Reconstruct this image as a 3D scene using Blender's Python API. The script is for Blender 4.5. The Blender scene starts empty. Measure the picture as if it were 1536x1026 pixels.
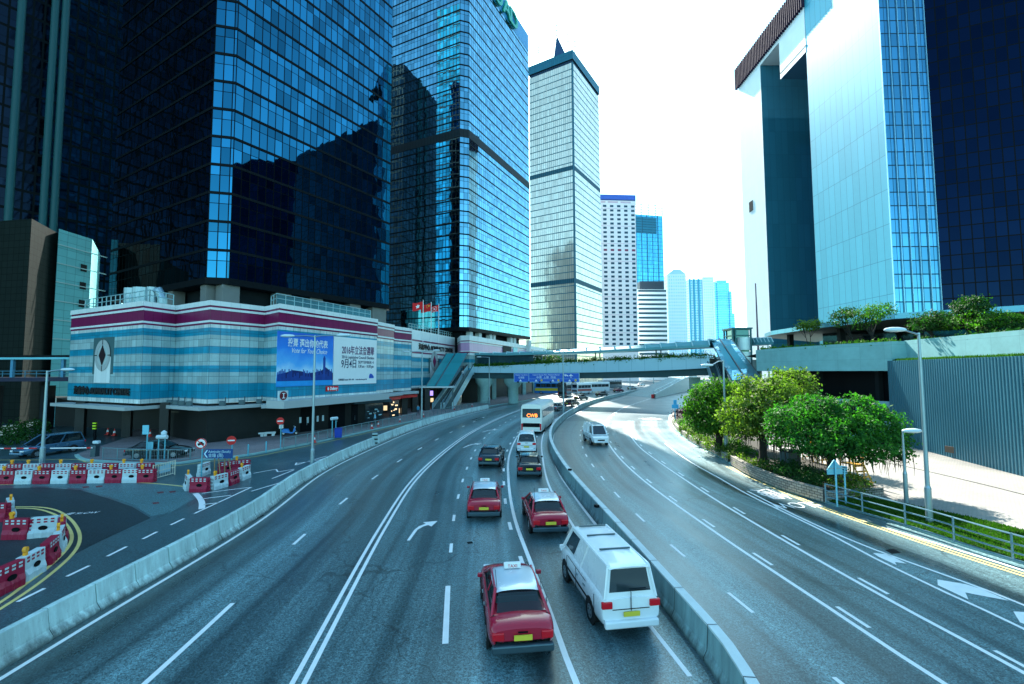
SKY_DUST, SKY_OZ, SKY_S, SUN_S, EXPO = 1.0, 1.0, 0.10, 3.4, 2.4
import bpy, bmesh, math, random
from mathutils import Vector, Matrix
random.seed(7)
R = math.radians
S = bpy.context.scene
COL = S.collection
HEYE = 7.3
PITCH, ROLL, FPX = R(3.597), -0.004, 700.0

# ------------------------------------------------------------------ camera
cd = bpy.data.cameras.new('camera'); cam = bpy.data.objects.new('camera', cd); COL.objects.link(cam)
cd.sensor_width = 36.0; cd.lens = FPX / 1536 * 36; cd.clip_start = 0.1; cd.clip_end = 6000
CAMR = Matrix.Rotation(R(90) + PITCH, 3, 'X') @ Matrix.Rotation(ROLL, 3, 'Z')
cam.matrix_world = Matrix.Translation((0, 0, HEYE)) @ CAMR.to_4x4()
S.camera = cam

def ray(px, py):
    return CAMR @ Vector(((px - 768) / FPX, (513 - py) / FPX, -1.0))
def G(px, py, z=0.0):                      # photo pixel -> point on a horizontal plane
    d = ray(px, py); t = (z - HEYE) / d.z
    return Vector((d.x * t, d.y * t, z))
def V(px, py, Y):                          # photo pixel -> point at depth Y
    d = ray(px, py); t = Y / d.y
    return Vector((d.x * t, Y, HEYE + d.z * t))
def WP(px, py, p0, p1, off=0.0):           # photo pixel -> point on the vertical plane through p0, p1
    n = Vector((p1[1] - p0[1], p0[0] - p1[0], 0)).normalized()
    d = ray(px, py); c = Vector((0, 0, HEYE))
    q = Vector((p0[0], p0[1], 0)) + n * off
    t = n.dot(q - c) / n.dot(d)
    return c + d * t
def GL(l, z=0.0):
    return [G(x, y, z) for x, y in l]

# ------------------------------------------------------------------ objects
def tag(o, label=None, cat=None, group=None, kind=None):
    if label: o['label'] = label
    if cat: o['category'] = cat
    if group: o['group'] = group
    if kind: o['kind'] = kind
    return o
def thing(name, label, cat, loc=(0, 0, 0), rz=0.0, group=None):
    o = bpy.data.objects.new(name, None); COL.objects.link(o)
    o.location = loc; o.rotation_euler = (0, 0, rz); o.empty_display_size = .3
    return tag(o, label, cat, group)
def copy_tree(o, parent=None):
    c = o.copy(); COL.objects.link(c)
    if parent: c.parent = parent
    for ch in [k for k in KIDS.get(o.name, [])]:
        k = copy_tree(ch, c); KIDS.setdefault(c.name, []).append(k)
    return c
KIDS = {}

class MB:
    """collects faces; build() links them as one mesh object"""
    def __init__(s): s.v = []; s.f = []; s.m = []; s.uv = []
    def face(s, pts, mi=0, uv=None):
        i = len(s.v); s.v += [tuple(p) for p in pts]
        s.f.append(list(range(i, i + len(pts)))); s.m.append(mi)
        s.uv += uv if uv else [(0, 0)] * len(pts)
    def grid(s, rows, mi=0, close=False):
        i = len(s.v); n = len(rows[0])
        for r in rows: s.v += [tuple(p) for p in r]
        for a in range(len(rows) - 1):
            for b in range(n if close else n - 1):
                c = (b + 1) % n
                s.f.append([i + a * n + b, i + a * n + c, i + (a + 1) * n + c, i + (a + 1) * n + b]); s.m.append(mi); s.uv += [(0, 0)] * 4
        return i
    def box(s, c, size, rz=0.0, mi=0, taper=1.0):
        x, y, z = size[0] / 2, size[1] / 2, size[2] / 2
        M = Matrix.Rotation(rz, 3, 'Z'); c = Vector(c)
        p = []
        for dz in (-1, 1):
            t = taper if dz > 0 else 1
            for dx, dy in ((-1, -1), (1, -1), (1, 1), (-1, 1)):
                p.append(c + M @ Vector((dx * x * t, dy * y * t, dz * z)))
        i = len(s.v); s.v += [tuple(q) for q in p]
        for f in ((3, 2, 1, 0), (4, 5, 6, 7), (0, 1, 5, 4), (1, 2, 6, 5), (2, 3, 7, 6), (3, 0, 4, 7)):
            s.f.append([i + k for k in f]); s.m.append(mi); s.uv += [(0, 0)] * 4
    def prism(s, poly, z0, z1, mi=0, cap=True, mtop=None, uv0=0.0):
        """vertical walls over a 2D polygon (counter-clockwise), uv in metres"""
        n = len(poly); u = uv0
        if sum(poly[k][0] * poly[(k + 1) % n][1] - poly[(k + 1) % n][0] * poly[k][1] for k in range(n)) < 0:
            poly = poly[::-1]
        for k in range(n):
            a, b = poly[k], poly[(k + 1) % n]
            L = math.hypot(b[0] - a[0], b[1] - a[1])
            s.face([(a[0], a[1], z0), (b[0], b[1], z0), (b[0], b[1], z1), (a[0], a[1], z1)], mi, [(0, z0), (L, z0), (L, z1), (0, z1)])
        if cap:
            s.face([(p[0], p[1], z1) for p in poly], mi if mtop is None else mtop)
            s.face([(p[0], p[1], z0) for p in poly[::-1]], mi if mtop is None else mtop)
    def tube(s, pts, r, n=8, mi=0, cap=True):
        pts = [Vector(p) for p in pts]; rows = []
        rr = r if isinstance(r, (list, tuple)) else [r] * len(pts)
        for k, p in enumerate(pts):
            d = (pts[min(k + 1, len(pts) - 1)] - pts[max(k - 1, 0)]).normalized()
            a = d.cross(Vector((0, 0, 1)) if abs(d.z) < .9 else Vector((1, 0, 0))).normalized(); b = d.cross(a)
            rows.append([p + (a * math.cos(2 * math.pi * j / n) + b * math.sin(2 * math.pi * j / n)) * rr[k] for j in range(n)])
        s.grid(rows, mi, True)
        if cap:
            s.face(rows[0], mi); s.face(rows[-1][::-1], mi)
    def disc(s, c, nrm, r, n=20, mi=0, th=.02, sx=1.0):
        c = Vector(c); nrm = Vector(nrm).normalized()
        a = nrm.cross(Vector((0, 0, 1)) if abs(nrm.z) < .9 else Vector((1, 0, 0))).normalized(); b = nrm.cross(a)
        A = [c + (a * math.cos(2 * math.pi * j / n) * sx + b * math.sin(2 * math.pi * j / n)) * r for j in range(n)]
        B = [p + nrm * th for p in A]
        s.grid([A, B], mi, True); s.face(B, mi); s.face(A[::-1], mi)
    def ribbon(s, pts, w, z, mi=0, off=0.0):
        L, Rr = offset(pts, w / 2 + off), offset(pts, -w / 2 + off)
        s.grid([[(p[0], p[1], z) for p in Rr], [(p[0], p[1], z) for p in L]], mi)
    def build(s, name, mats, parent=None, smooth=False, bevel=0.0, local=False, weld=False):
        me = bpy.data.meshes.new(name); me.from_pydata(s.v, [], s.f)
        ms = mats if isinstance(mats, (list, tuple)) else [mats]
        for m in ms: me.materials.append(m)
        me.polygons.foreach_set('material_index', s.m)
        ul = me.uv_layers.new(name='UVMap'); ul.data.foreach_set('uv', [c for t in s.uv for c in t])
        bm = bmesh.new(); bm.from_mesh(me)
        if weld: bmesh.ops.remove_doubles(bm, verts=bm.verts, dist=.0005)
        bmesh.ops.recalc_face_normals(bm, faces=bm.faces) if weld else None
        bm.to_mesh(me); bm.free()
        if smooth:
            for p in me.polygons: p.use_smooth = True
        o = bpy.data.objects.new(name, me); COL.objects.link(o)
        if parent is not None:
            o.parent = parent; KIDS.setdefault(parent.name, []).append(o)
            if not local and parent.type == 'EMPTY': o.matrix_parent_inverse = parent.matrix_basis.inverted()
        if bevel:
            b = o.modifiers.new('bevel', 'BEVEL'); b.width = bevel; b.segments = 2; b.limit_method = 'ANGLE'
        return o
def offset(pts, d):
    out = []
    for k, p in enumerate(pts):
        a, b = pts[max(k - 1, 0)], pts[min(k + 1, len(pts) - 1)]
        t = Vector((b[0] - a[0], b[1] - a[1])).normalized()
        out.append(Vector((p[0] - t.y * d, p[1] + t.x * d, p[2] if len(p) > 2 else 0)))
    return out
def smooth(pts, step=1.0):
    """Catmull-Rom resampling of a ground line"""
    P = [Vector((p[0], p[1], 0)) for p in pts]; out = []
    for k in range(len(P) - 1):
        p0, p1, p2, p3 = P[max(k - 1, 0)], P[k], P[k + 1], P[min(k + 2, len(P) - 1)]
        d = [max((b - a).length, 1e-3) ** .5 for a, b in ((p0, p1), (p1, p2), (p2, p3))]
        m1 = (p2 - p1) if k == 0 else ((p1 - p0) / d[0] - (p2 - p0) / (d[0] + d[1]) + (p2 - p1) / d[1]) * d[1]
        m2 = (p2 - p1) if k == len(P) - 2 else ((p2 - p1) / d[1] - (p3 - p1) / (d[1] + d[2]) + (p3 - p2) / d[2]) * d[1]
        n = max(2, int((p2 - p1).length / step))
        for j in range(n):
            t = j / n
            out.append((2 * t**3 - 3 * t**2 + 1) * p1 + (t**3 - 2 * t**2 + t) * m1 + (-2 * t**3 + 3 * t**2) * p2 + (t**3 - t**2) * m2)
    out.append(P[-1]); return out
def walk(pts, start, step, count):
    """points every `step` metres along a polyline: (position, heading)"""
    out = []; need = start; acc = 0.0
    for a, b in zip(pts, pts[1:]):
        L = (b - a).length
        while need <= acc + L and len(out) < count:
            out.append((a.lerp(b, (need - acc) / L), math.atan2((b - a).y, (b - a).x))); need += step
        acc += L
    return out
def plength(pts): return sum((b - a).length for a, b in zip(pts, pts[1:]))

def text(body, size, mat, parent, name='lettering', th=.02, align='CENTER', M=None, width=None, kindm='world', shear=0.0, bold=0.0):
    c = bpy.data.curves.new('t', 'FONT'); c.body = body; c.size = size; c.align_x = align; c.align_y = 'CENTER'; c.extrude = th; c.shear = shear; c.offset = bold
    t = bpy.data.objects.new('t', c); COL.objects.link(t)
    dg = bpy.context.evaluated_depsgraph_get(); dg.update()
    me = bpy.data.meshes.new_from_object(t.evaluated_get(dg)); me.name = name
    bpy.data.objects.remove(t); bpy.data.curves.remove(c)
    if width and len(me.vertices):
        xs = [v.co.x for v in me.vertices]; k = width / max(1e-3, max(xs) - min(xs))
        me.transform(Matrix.Diagonal((k, 1, 1, 1)))
    if M is not None: me.transform(M)
    me.materials.clear(); me.materials.append(mat)
    o = bpy.data.objects.new(name, me); COL.objects.link(o)
    if parent is not None:
        o.parent = parent; KIDS.setdefault(parent.name, []).append(o)
        if kindm == 'world' and parent.type == 'EMPTY': o.matrix_parent_inverse = parent.matrix_basis.inverted()
    return o
def wallM(p, p0, p1):
    """frame on a vertical wall running p0->p1 (seen with p0 at the left): x along, y up, z out to the viewer"""
    x = Vector((p1[0] - p0[0], p1[1] - p0[1], 0)).normalized(); z = Vector((x.y, -x.x, 0)); y = Vector((0, 0, 1))
    m = Matrix.Identity(4)
    for i in range(3): m[i][0], m[i][1], m[i][2], m[i][3] = x[i], y[i], z[i], p[i]
    return m
def wquad(mb, x0, z0, x1, z1, M, off, th=.02, mi=0):
    """box on a wall frame"""
    P = [M @ Vector((x, y, o)) for o in (off, off + th) for x, y in ((x0, z0), (x1, z0), (x1, z1), (x0, z1))]
    i = len(mb.v); mb.v += [tuple(p) for p in P]
    for f in ((4, 5, 6, 7), (0, 1, 5, 4), (1, 2, 6, 5), (2, 3, 7, 6), (3, 0, 4, 7), (3, 2, 1, 0)):
        mb.f.append([i + k for k in f]); mb.m.append(mi); mb.uv += [(P[k].x, P[k].z) for k in f]

# ------------------------------------------------------------------ materials
def newmat(name):
    m = bpy.data.materials.new(name); m.use_nodes = True
    nt = m.node_tree; b = nt.nodes['Principled BSDF']
    return m, nt, b
def N(nt, t, **kw):
    n = nt.nodes.new('ShaderNode' + t)
    for k, v in kw.items():
        if k in ('operation', 'interpolation_type', 'data_type', 'blend_type', 'noise_dimensions', 'uv_map', 'feature', 'normalize', 'wave_type', 'bands_direction'): setattr(n, k, v)
        else: n.inputs[k].default_value = v
    return n
def math_(nt, op, a, b=None, c=None):
    n = nt.nodes.new('ShaderNodeMath'); n.operation = op
    for i, x in enumerate((a, b, c)):
        if x is None: continue
        if isinstance(x, (int, float)): n.inputs[i].default_value = x
        else: nt.links.new(x, n.inputs[i])
    return n.outputs[0]
def mixc(nt, fac, a, b, blend='MIX'):
    n = nt.nodes.new('ShaderNodeMix'); n.data_type = 'RGBA'; n.blend_type = blend
    for k, x in ((0, fac), (6, a), (7, b)):
        if isinstance(x, (int, float)): n.inputs[k].default_value = x
        elif isinstance(x, tuple): n.inputs[k].default_value = x if len(x) == 4 else (*x, 1)
        else: nt.links.new(x, n.inputs[k])
    return n.outputs[2]
_pm = {}
def pm(name, col, rough=.6, metal=0.0, var=.18, scale=1.2, bump=0.0, spec=.3, fine=0.0, coat=0.0):
    """plain painted/cast surface with uneven tone"""
    if name in _pm: return _pm[name]
    m, nt, b = newmat(name); L = nt.links.new
    g = N(nt, 'NewGeometry')
    n1 = N(nt, 'TexNoise', Scale=scale, Detail=6, Roughness=.65); L(g.outputs['Position'], n1.inputs['Vector'])
    f = math_(nt, 'MULTIPLY_ADD', n1.outputs[0], 2 * var, 1 - var)
    if fine:
        n2 = N(nt, 'TexNoise', Scale=scale * 22, Detail=3, Roughness=.7); L(g.outputs['Position'], n2.inputs['Vector'])
        f = math_(nt, 'MULTIPLY', f, math_(nt, 'MULTIPLY_ADD', n2.outputs[0], 2 * fine, 1 - fine))
    c = mixc(nt, 1.0, (*col, 1), f, 'MULTIPLY'); L(c, b.inputs['Base Color'])
    b.inputs['Metallic'].default_value = metal; b.inputs['Specular IOR Level'].default_value = spec; b.inputs['Coat Weight'].default_value = coat; b.inputs['Coat Roughness'].default_value = .05
    L(math_(nt, 'MULTIPLY_ADD', n1.outputs[0], .25, rough - .12), b.inputs['Roughness'])
    if bump:
        n3 = N(nt, 'TexNoise', Scale=scale * 14, Detail=4); L(g.outputs['Position'], n3.inputs['Vector'])
        bp = N(nt, 'Bump', Strength=bump, Distance=.02); L(n3.outputs[0], bp.inputs['Height']); L(bp.outputs[0], b.inputs['Normal'])
    _pm[name] = m; return m
def emis(name, col, s):
    m, nt, b = newmat(name); b.inputs['Base Color'].default_value = (0.02, .02, .02, 1)
    b.inputs['Emission Color'].default_value = (*col, 1); b.inputs['Emission Strength'].default_value = s; return m

def facade(name, cw, fh, mull, band, trans, glass, frame, rough=.03, tilt=.008, wave=.014, var=.35, metal=1.0, u0=0.0, v0=0.0, tw=.06, frough=.4, wscale=.35, spand=None):
    """curtain wall: reflective panes in a frame grid, each pane set slightly off true; UV in metres"""
    m, nt, b = newmat(name); L = nt.links.new; out = nt.nodes['Material Output']
    uv = N(nt, 'UVMap'); sp = N(nt, 'SeparateXYZ'); L(uv.outputs[0], sp.inputs[0])
    u = math_(nt, 'DIVIDE', math_(nt, 'ADD', sp.outputs[0], u0), cw); v = math_(nt, 'DIVIDE', math_(nt, 'ADD', sp.outputs[1], v0), fh)
    fu, fv = math_(nt, 'FRACT', u), math_(nt, 'FRACT', v)
    mk = math_(nt, 'MAXIMUM', math_(nt, 'LESS_THAN', fu, mull / cw), math_(nt, 'LESS_THAN', fv, band / fh))
    if trans: mk = math_(nt, 'MAXIMUM', mk, math_(nt, 'LESS_THAN', math_(nt, 'ABSOLUTE', math_(nt, 'SUBTRACT', fv, trans)), tw / fh / 2))
    idv = N(nt, 'CombineXYZ'); L(math_(nt, 'FLOOR', u), idv.inputs[0]); L(math_(nt, 'FLOOR', v), idv.inputs[1])
    L(math_(nt, 'GREATER_THAN', fv, trans if trans else 2.0), idv.inputs[2])
    wn = N(nt, 'TexWhiteNoise'); wn.noise_dimensions = '3D'; L(idv.outputs[0], wn.inputs[0])
    geo = N(nt, 'NewGeometry')
    ns = N(nt, 'TexNoise', Scale=wscale, Detail=2.0); L(geo.outputs['Position'], ns.inputs['Vector'])
    def cen(o, k):
        s = nt.nodes.new('ShaderNodeVectorMath'); s.operation = 'SUBTRACT'; L(o, s.inputs[0]); s.inputs[1].default_value = (.5, .5, .5)
        q = nt.nodes.new('ShaderNodeVectorMath'); q.operation = 'SCALE'; L(s.outputs[0], q.inputs[0]); q.inputs[3].default_value = k; return q.outputs[0]
    a = nt.nodes.new('ShaderNodeVectorMath'); a.operation = 'ADD'; L(cen(wn.outputs['Color'], tilt), a.inputs[0]); L(cen(ns.outputs['Color'], wave), a.inputs[1])
    a2 = nt.nodes.new('ShaderNodeVectorMath'); a2.operation = 'ADD'; L(a.outputs[0], a2.inputs[0]); L(geo.outputs['Normal'], a2.inputs[1])
    nn = nt.nodes.new('ShaderNodeVectorMath'); nn.operation = 'NORMALIZE'; L(a2.outputs[0], nn.inputs[0])
    k = math_(nt, 'MULTIPLY_ADD', wn.outputs['Value'], var, 1 - var / 2)
    base = (*glass, 1)
    if spand is not None:   # opaque spandrel glass in the upper light
        base = mixc(nt, math_(nt, 'GREATER_THAN', fv, trans), base, (*spand, 1))
    L(mixc(nt, 1.0, base, k, 'MULTIPLY'), b.inputs['Base Color'])
    b.inputs['Metallic'].default_value = metal; b.inputs['Roughness'].default_value = rough; L(nn.outputs[0], b.inputs['Normal'])
    fb = N(nt, 'BsdfPrincipled'); fb.inputs['Base Color'].default_value = (*frame, 1); fb.inputs['Roughness'].default_value = frough; fb.inputs['Specular IOR Level'].default_value = .06
    mx = N(nt, 'MixShader'); L(mk, mx.inputs[0]); L(b.outputs[0], mx.inputs[1]); L(fb.outputs[0], mx.inputs[2]); L(mx.outputs[0], out.inputs['Surface'])
    return m
def panels(name, col, cw, fh, gap, line, rough=.3, metal=0.0, var=.12, spec=.25, v0=0.0, col2=None, noise=.1):
    """panelled cladding with thin joints; UV in metres"""
    m, nt, b = newmat(name); L = nt.links.new
    uv = N(nt, 'UVMap'); sp = N(nt, 'SeparateXYZ'); L(uv.outputs[0], sp.inputs[0])
    u = math_(nt, 'DIVIDE', sp.outputs[0], cw); v = math_(nt, 'DIVIDE', math_(nt, 'ADD', sp.outputs[1], v0), fh)
    mk = math_(nt, 'MAXIMUM', math_(nt, 'LESS_THAN', math_(nt, 'FRACT', u), gap / cw), math_(nt, 'LESS_THAN', math_(nt, 'FRACT', v), gap / fh))
    idv = N(nt, 'CombineXYZ'); L(math_(nt, 'FLOOR', u), idv.inputs[0]); L(math_(nt, 'FLOOR', v), idv.inputs[1])
    wn = N(nt, 'TexWhiteNoise'); wn.noise_dimensions = '3D'; L(idv.outputs[0], wn.inputs[0])
    g = N(nt, 'NewGeometry'); ns = N(nt, 'TexNoise', Scale=.9, Detail=7, Roughness=.7); L(g.outputs['Position'], ns.inputs['Vector'])
    k = math_(nt, 'ADD', math_(nt, 'MULTIPLY_ADD', wn.outputs[0], var, 1 - var / 2), math_(nt, 'MULTIPLY_ADD', ns.outputs[0], 2 * noise, -noise))
    c = mixc(nt, 1.0, (*col, 1), k, 'MULTIPLY')
    L(mixc(nt, mk, c, (*line, 1)), b.inputs['Base Color'])
    b.inputs['Roughness'].default_value = rough; b.inputs['Metallic'].default_value = metal; b.inputs['Specular IOR Level'].default_value = spec
    return m

def asphalt(name, col, rough=.5, streak=True, spec=.5, lanes=False):
    m, nt, b = newmat(name); L = nt.links.new
    g = N(nt, 'NewGeometry'); P = g.outputs['Position']
    n2 = N(nt, 'TexNoise', Scale=.16, Detail=6, Roughness=.6); L(P, n2.inputs['Vector'])
    n3 = N(nt, 'TexNoise', Scale=11.0, Detail=8, Roughness=.95); L(P, n3.inputs['Vector'])
    k = math_(nt, 'MULTIPLY_ADD', n2.outputs[0], 1.0, .5)
    rv = math_(nt, 'MULTIPLY_ADD', n2.outputs[0], .3, rough - .15)
    if lanes:
        uvn = N(nt, 'UVMap')
        def band(sx, sy, det):
            mp = N(nt, 'Mapping'); mp.inputs['Scale'].default_value = (sx, sy, 1); L(uvn.outputs[0], mp.inputs['Vector'])
            n = N(nt, 'TexNoise', Scale=1.0, Detail=det, Roughness=.55); L(mp.outputs[0], n.inputs['Vector']); return n.outputs[0]
        b1, b2 = band(.55, .009, 2), band(3.2, .02, 4)       # worn wheel paths, fine tyre streaks
        f = math_(nt, 'MULTIPLY_ADD', b1, 3.4, -.95)
        f = math_(nt, 'MINIMUM', math_(nt, 'MAXIMUM', f, .22), 1.9)
        k = math_(nt, 'MULTIPLY', k, math_(nt, 'MULTIPLY', f, math_(nt, 'MULTIPLY_ADD', b2, 1.6, .2)))
        rv = math_(nt, 'ADD', rv, math_(nt, 'MULTIPLY_ADD', b1, .5, -.25))
    st = N(nt, 'TexNoise', Scale=.75, Detail=3, Roughness=.5); L(P, st.inputs['Vector'])   # oil drips and stains
    k = math_(nt, 'MULTIPLY', k, math_(nt, 'MINIMUM', math_(nt, 'MAXIMUM', math_(nt, 'MULTIPLY_ADD', st.outputs[0], -4, 3.6), .6), 1.0))
    dn = N(nt, 'TexNoise', Scale=.9, Detail=4); L(P, dn.inputs['Vector'])
    ad = nt.nodes.new('ShaderNodeVectorMath'); ad.operation = 'MULTIPLY_ADD'; L(dn.outputs['Color'], ad.inputs[0]); ad.inputs[1].default_value = (1.6, 1.6, 0); L(P, ad.inputs[2])
    cv = N(nt, 'TexVoronoi', Scale=.085, feature='DISTANCE_TO_EDGE'); L(ad.outputs[0], cv.inputs['Vector'])
    k = math_(nt, 'MULTIPLY', k, math_(nt, 'MULTIPLY_ADD', math_(nt, 'GREATER_THAN', cv.outputs['Distance'], .0022), .45, .55))
    gr = N(nt, 'TexVoronoi', Scale=34.0); L(P, gr.inputs['Vector']); sg = N(nt, 'SeparateXYZ'); L(gr.outputs['Color'], sg.inputs[0])
    sp = math_(nt, 'MULTIPLY', math_(nt, 'MULTIPLY_ADD', math_(nt, 'SUBTRACT', n3.outputs[0], .5), 5.0, 1.0), math_(nt, 'MULTIPLY_ADD', sg.outputs[0], 1.3, .35))
    k = math_(nt, 'MULTIPLY', k, math_(nt, 'MAXIMUM', sp, .2))
    L(mixc(nt, 1.0, (*col, 1), k, 'MULTIPLY'), b.inputs['Base Color'])
    L(math_(nt, 'MAXIMUM', rv, .16), b.inputs['Roughness'])
    b.inputs['Specular IOR Level'].default_value = spec
    bp = N(nt, 'Bump', Strength=.12, Distance=.006); L(n3.outputs[0], bp.inputs['Height']); L(bp.outputs[0], b.inputs['Normal'])
    return m

def grimy(name, col, rough=.75):
    """weathered concrete: rain streaks, soot along the foot, chips"""
    m, nt, b = newmat(name); L = nt.links.new
    g = N(nt, 'NewGeometry'); P = g.outputs['Position']; sp = N(nt, 'SeparateXYZ'); L(P, sp.inputs[0])
    mp = N(nt, 'Mapping'); mp.inputs['Scale'].default_value = (3.5, 3.5, .5); L(P, mp.inputs['Vector'])
    n1 = N(nt, 'TexNoise', Scale=1.0, Detail=6, Roughness=.7); L(mp.outputs[0], n1.inputs['Vector'])
    n2 = N(nt, 'TexNoise', Scale=.5, Detail=5); L(P, n2.inputs['Vector'])
    n3 = N(nt, 'TexNoise', Scale=18.0, Detail=5, Roughness=.8); L(P, n3.inputs['Vector'])
    k = math_(nt, 'MULTIPLY', math_(nt, 'MULTIPLY_ADD', n1.outputs[0], 1.3, .35), math_(nt, 'MULTIPLY_ADD', n2.outputs[0], .8, .6))
    soot = math_(nt, 'MINIMUM', math_(nt, 'MAXIMUM', math_(nt, 'ADD', math_(nt, 'MULTIPLY', sp.outputs[2], 2.4), math_(nt, 'MULTIPLY_ADD', n1.outputs[0], 1.4, -.45)), .3), 1.0)
    k = math_(nt, 'MULTIPLY', k, soot)
    k = math_(nt, 'MULTIPLY', k, math_(nt, 'MULTIPLY_ADD', math_(nt, 'GREATER_THAN', n3.outputs[0], .36), .5, .5))
    L(mixc(nt, 1.0, (*col, 1), k, 'MULTIPLY'), b.inputs['Base Color']); b.inputs['Roughness'].default_value = rough
    bp = N(nt, 'Bump', Strength=.3, Distance=.01); L(n3.outputs[0], bp.inputs['Height']); L(bp.outputs[0], b.inputs['Normal'])
    return m

def leafmat(name, c1, c2, trans=.45):
    m, nt, b = newmat(name); L = nt.links.new; out = nt.nodes['Material Output']
    g = N(nt, 'NewGeometry'); n = N(nt, 'TexNoise', Scale=1.6, Detail=3); L(g.outputs['Position'], n.inputs['Vector'])
    w = N(nt, 'TexNoise', Scale=9.0, Detail=1); L(g.outputs['Position'], w.inputs['Vector'])
    f = math_(nt, 'MULTIPLY_ADD', math_(nt, 'ADD', n.outputs[0], w.outputs[0]), 2.2, -1.7)
    f = math_(nt, 'MINIMUM', math_(nt, 'MAXIMUM', f, 0.0), 1.0)
    c = mixc(nt, f, (*c1, 1), (*c2, 1))
    L(c, b.inputs['Base Color']); b.inputs['Roughness'].default_value = .6; b.inputs['Specular IOR Level'].default_value = .12
    t = N(nt, 'BsdfTranslucent'); L(mixc(nt, 1.0, c, (1.3, 1.9, .4, 1), 'MULTIPLY'), t.inputs['Color'])
    mx = N(nt, 'MixShader'); mx.inputs[0].default_value = trans; L(b.outputs[0], mx.inputs[1]); L(t.outputs[0], mx.inputs[2]); L(mx.outputs[0], out.inputs['Surface'])
    return m

M = {}
M['asphalt'] = asphalt('asphalt', (.040, .085, .10), .34, True, .5)
M['asphalt_lane'] = asphalt('asphalt_lane', (.105, .19, .205), .36, True, .75, lanes=True)
M['asphalt_dark'] = asphalt('asphalt_dark', (.016, .032, .040), .55, False, .35)
M['asphalt_pale'] = asphalt('asphalt_pale', (.07, .155, .17), .5, False)
M['white_paint'] = pm('white_paint', (.8, .8, .8), .5, 0, .12, 3.0, fine=.12)
M['yellow_paint'] = pm('yellow_paint', (.72, .56, .2), .5, 0, .18, 3.0, fine=.15)
M['concrete'] = pm('concrete', (.28, .46, .44), .75, 0, .3, 1.6, .25, fine=.16)
M['concrete_grimy'] = grimy('concrete_grimy', (.42, .56, .55))
M['concrete_sooty'] = grimy('concrete_sooty', (.20, .32, .33))
M['concrete_light'] = pm('concrete_light', (.6, .66, .66), .7, 0, .2, 1.3, .15, fine=.1)
M['concrete_teal'] = pm('concrete_teal', (.22, .36, .40), .75, 0, .28, .5, .2, fine=.15)
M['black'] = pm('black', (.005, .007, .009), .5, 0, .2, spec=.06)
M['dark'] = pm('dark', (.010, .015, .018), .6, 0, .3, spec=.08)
M['steel'] = pm('steel', (.28, .38, .42), .38, .7, .15, 2.5)
M['steel_dark'] = pm('steel_dark', (.06, .10, .12), .4, .6, .15, 2.5)
M['teal_paint'] = pm('teal_paint', (.12, .42, .52), .4, .2, .15)
M['sign_back'] = pm('sign_back', (.16, .48, .62), .4, .4, .1)
M['lamp_lens'] = pm('lamp_lens', (.55, .66, .7), .25, 0, .1)
M['red_plastic'] = pm('red_plastic', (.32, .008, .04), .42, 0, .25, 3.0, fine=.08)
M['white_plastic'] = pm('white_plastic', (.50, .60, .62), .45, 0, .22, 3.0, fine=.1)
M['amber'] = pm('amber', (.85, .33, .02), .25, 0, .1)
M['yellow_metal'] = pm('yellow_metal', (.7, .38, .05), .5, .1, .2)
M['red'] = pm('red', (.62, .02, .02), .4, 0, .1)
M['blue_sign'] = pm('blue_sign', (.012, .07, .32), .4, 0, .12)
M['white'] = pm('white', (.8, .8, .8), .45, 0, .06)
M['granite_dark'] = pm('granite_dark', (.018, .020, .019), .5, 0, .4, 2.0, fine=.3)
M['bark'] = pm('bark', (.022, .018, .014), .85, 0, .4, 4.0, .6)
M['soil'] = pm('soil', (.03, .028, .02), .9, 0, .4, 2.0, .5)
M['leaf'] = leafmat('leaf', (.010, .060, .009), (.085, .20, .022), .42)
M['leaf_teal'] = leafmat('leaf_teal', (.006, .050, .014), (.055, .20, .03), .42)
M['leaf_olive'] = leafmat('leaf_olive', (.010, .045, .008), (.20, .27, .05), .42)
M['leaf_dark'] = leafmat('leaf_dark', (.010, .045, .012), (.03, .09, .02), .3)
M['grass'] = leafmat('grass', (.02, .07, .006), (.05, .13, .012), .3)
M['rubber'] = pm('rubber', (.012, .013, .014), .7, 0, .2)
M['rim'] = pm('rim', (.5, .53, .55), .3, .9, .1)
M['glass_dark'] = pm('glass_dark', (.012, .02, .026), .06, 0, .1, spec=1.0)
mg, nt, b = newmat('car_glass'); b.inputs['Base Color'].default_value = (.01, .02, .025, 1); b.inputs['Roughness'].default_value = .04; b.inputs['Specular IOR Level'].default_value = 1.0
tr = N(nt, 'BsdfTransparent'); tr.inputs['Color'].default_value = (.42, .52, .52, 1); mx = N(nt, 'MixShader'); mx.inputs[0].default_value = .45
nt.links.new(tr.outputs[0], mx.inputs[1]); nt.links.new(b.outputs[0], mx.inputs[2]); nt.links.new(mx.outputs[0], nt.nodes['Material Output'].inputs['Surface']); M['car_glass'] = mg
M['tail_red'] = pm('tail_red', (.6, .01, .02), .2, 0, .05)
M['head_white'] = pm('head_white', (.8, .82, .84), .12, 0, .05)
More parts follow.
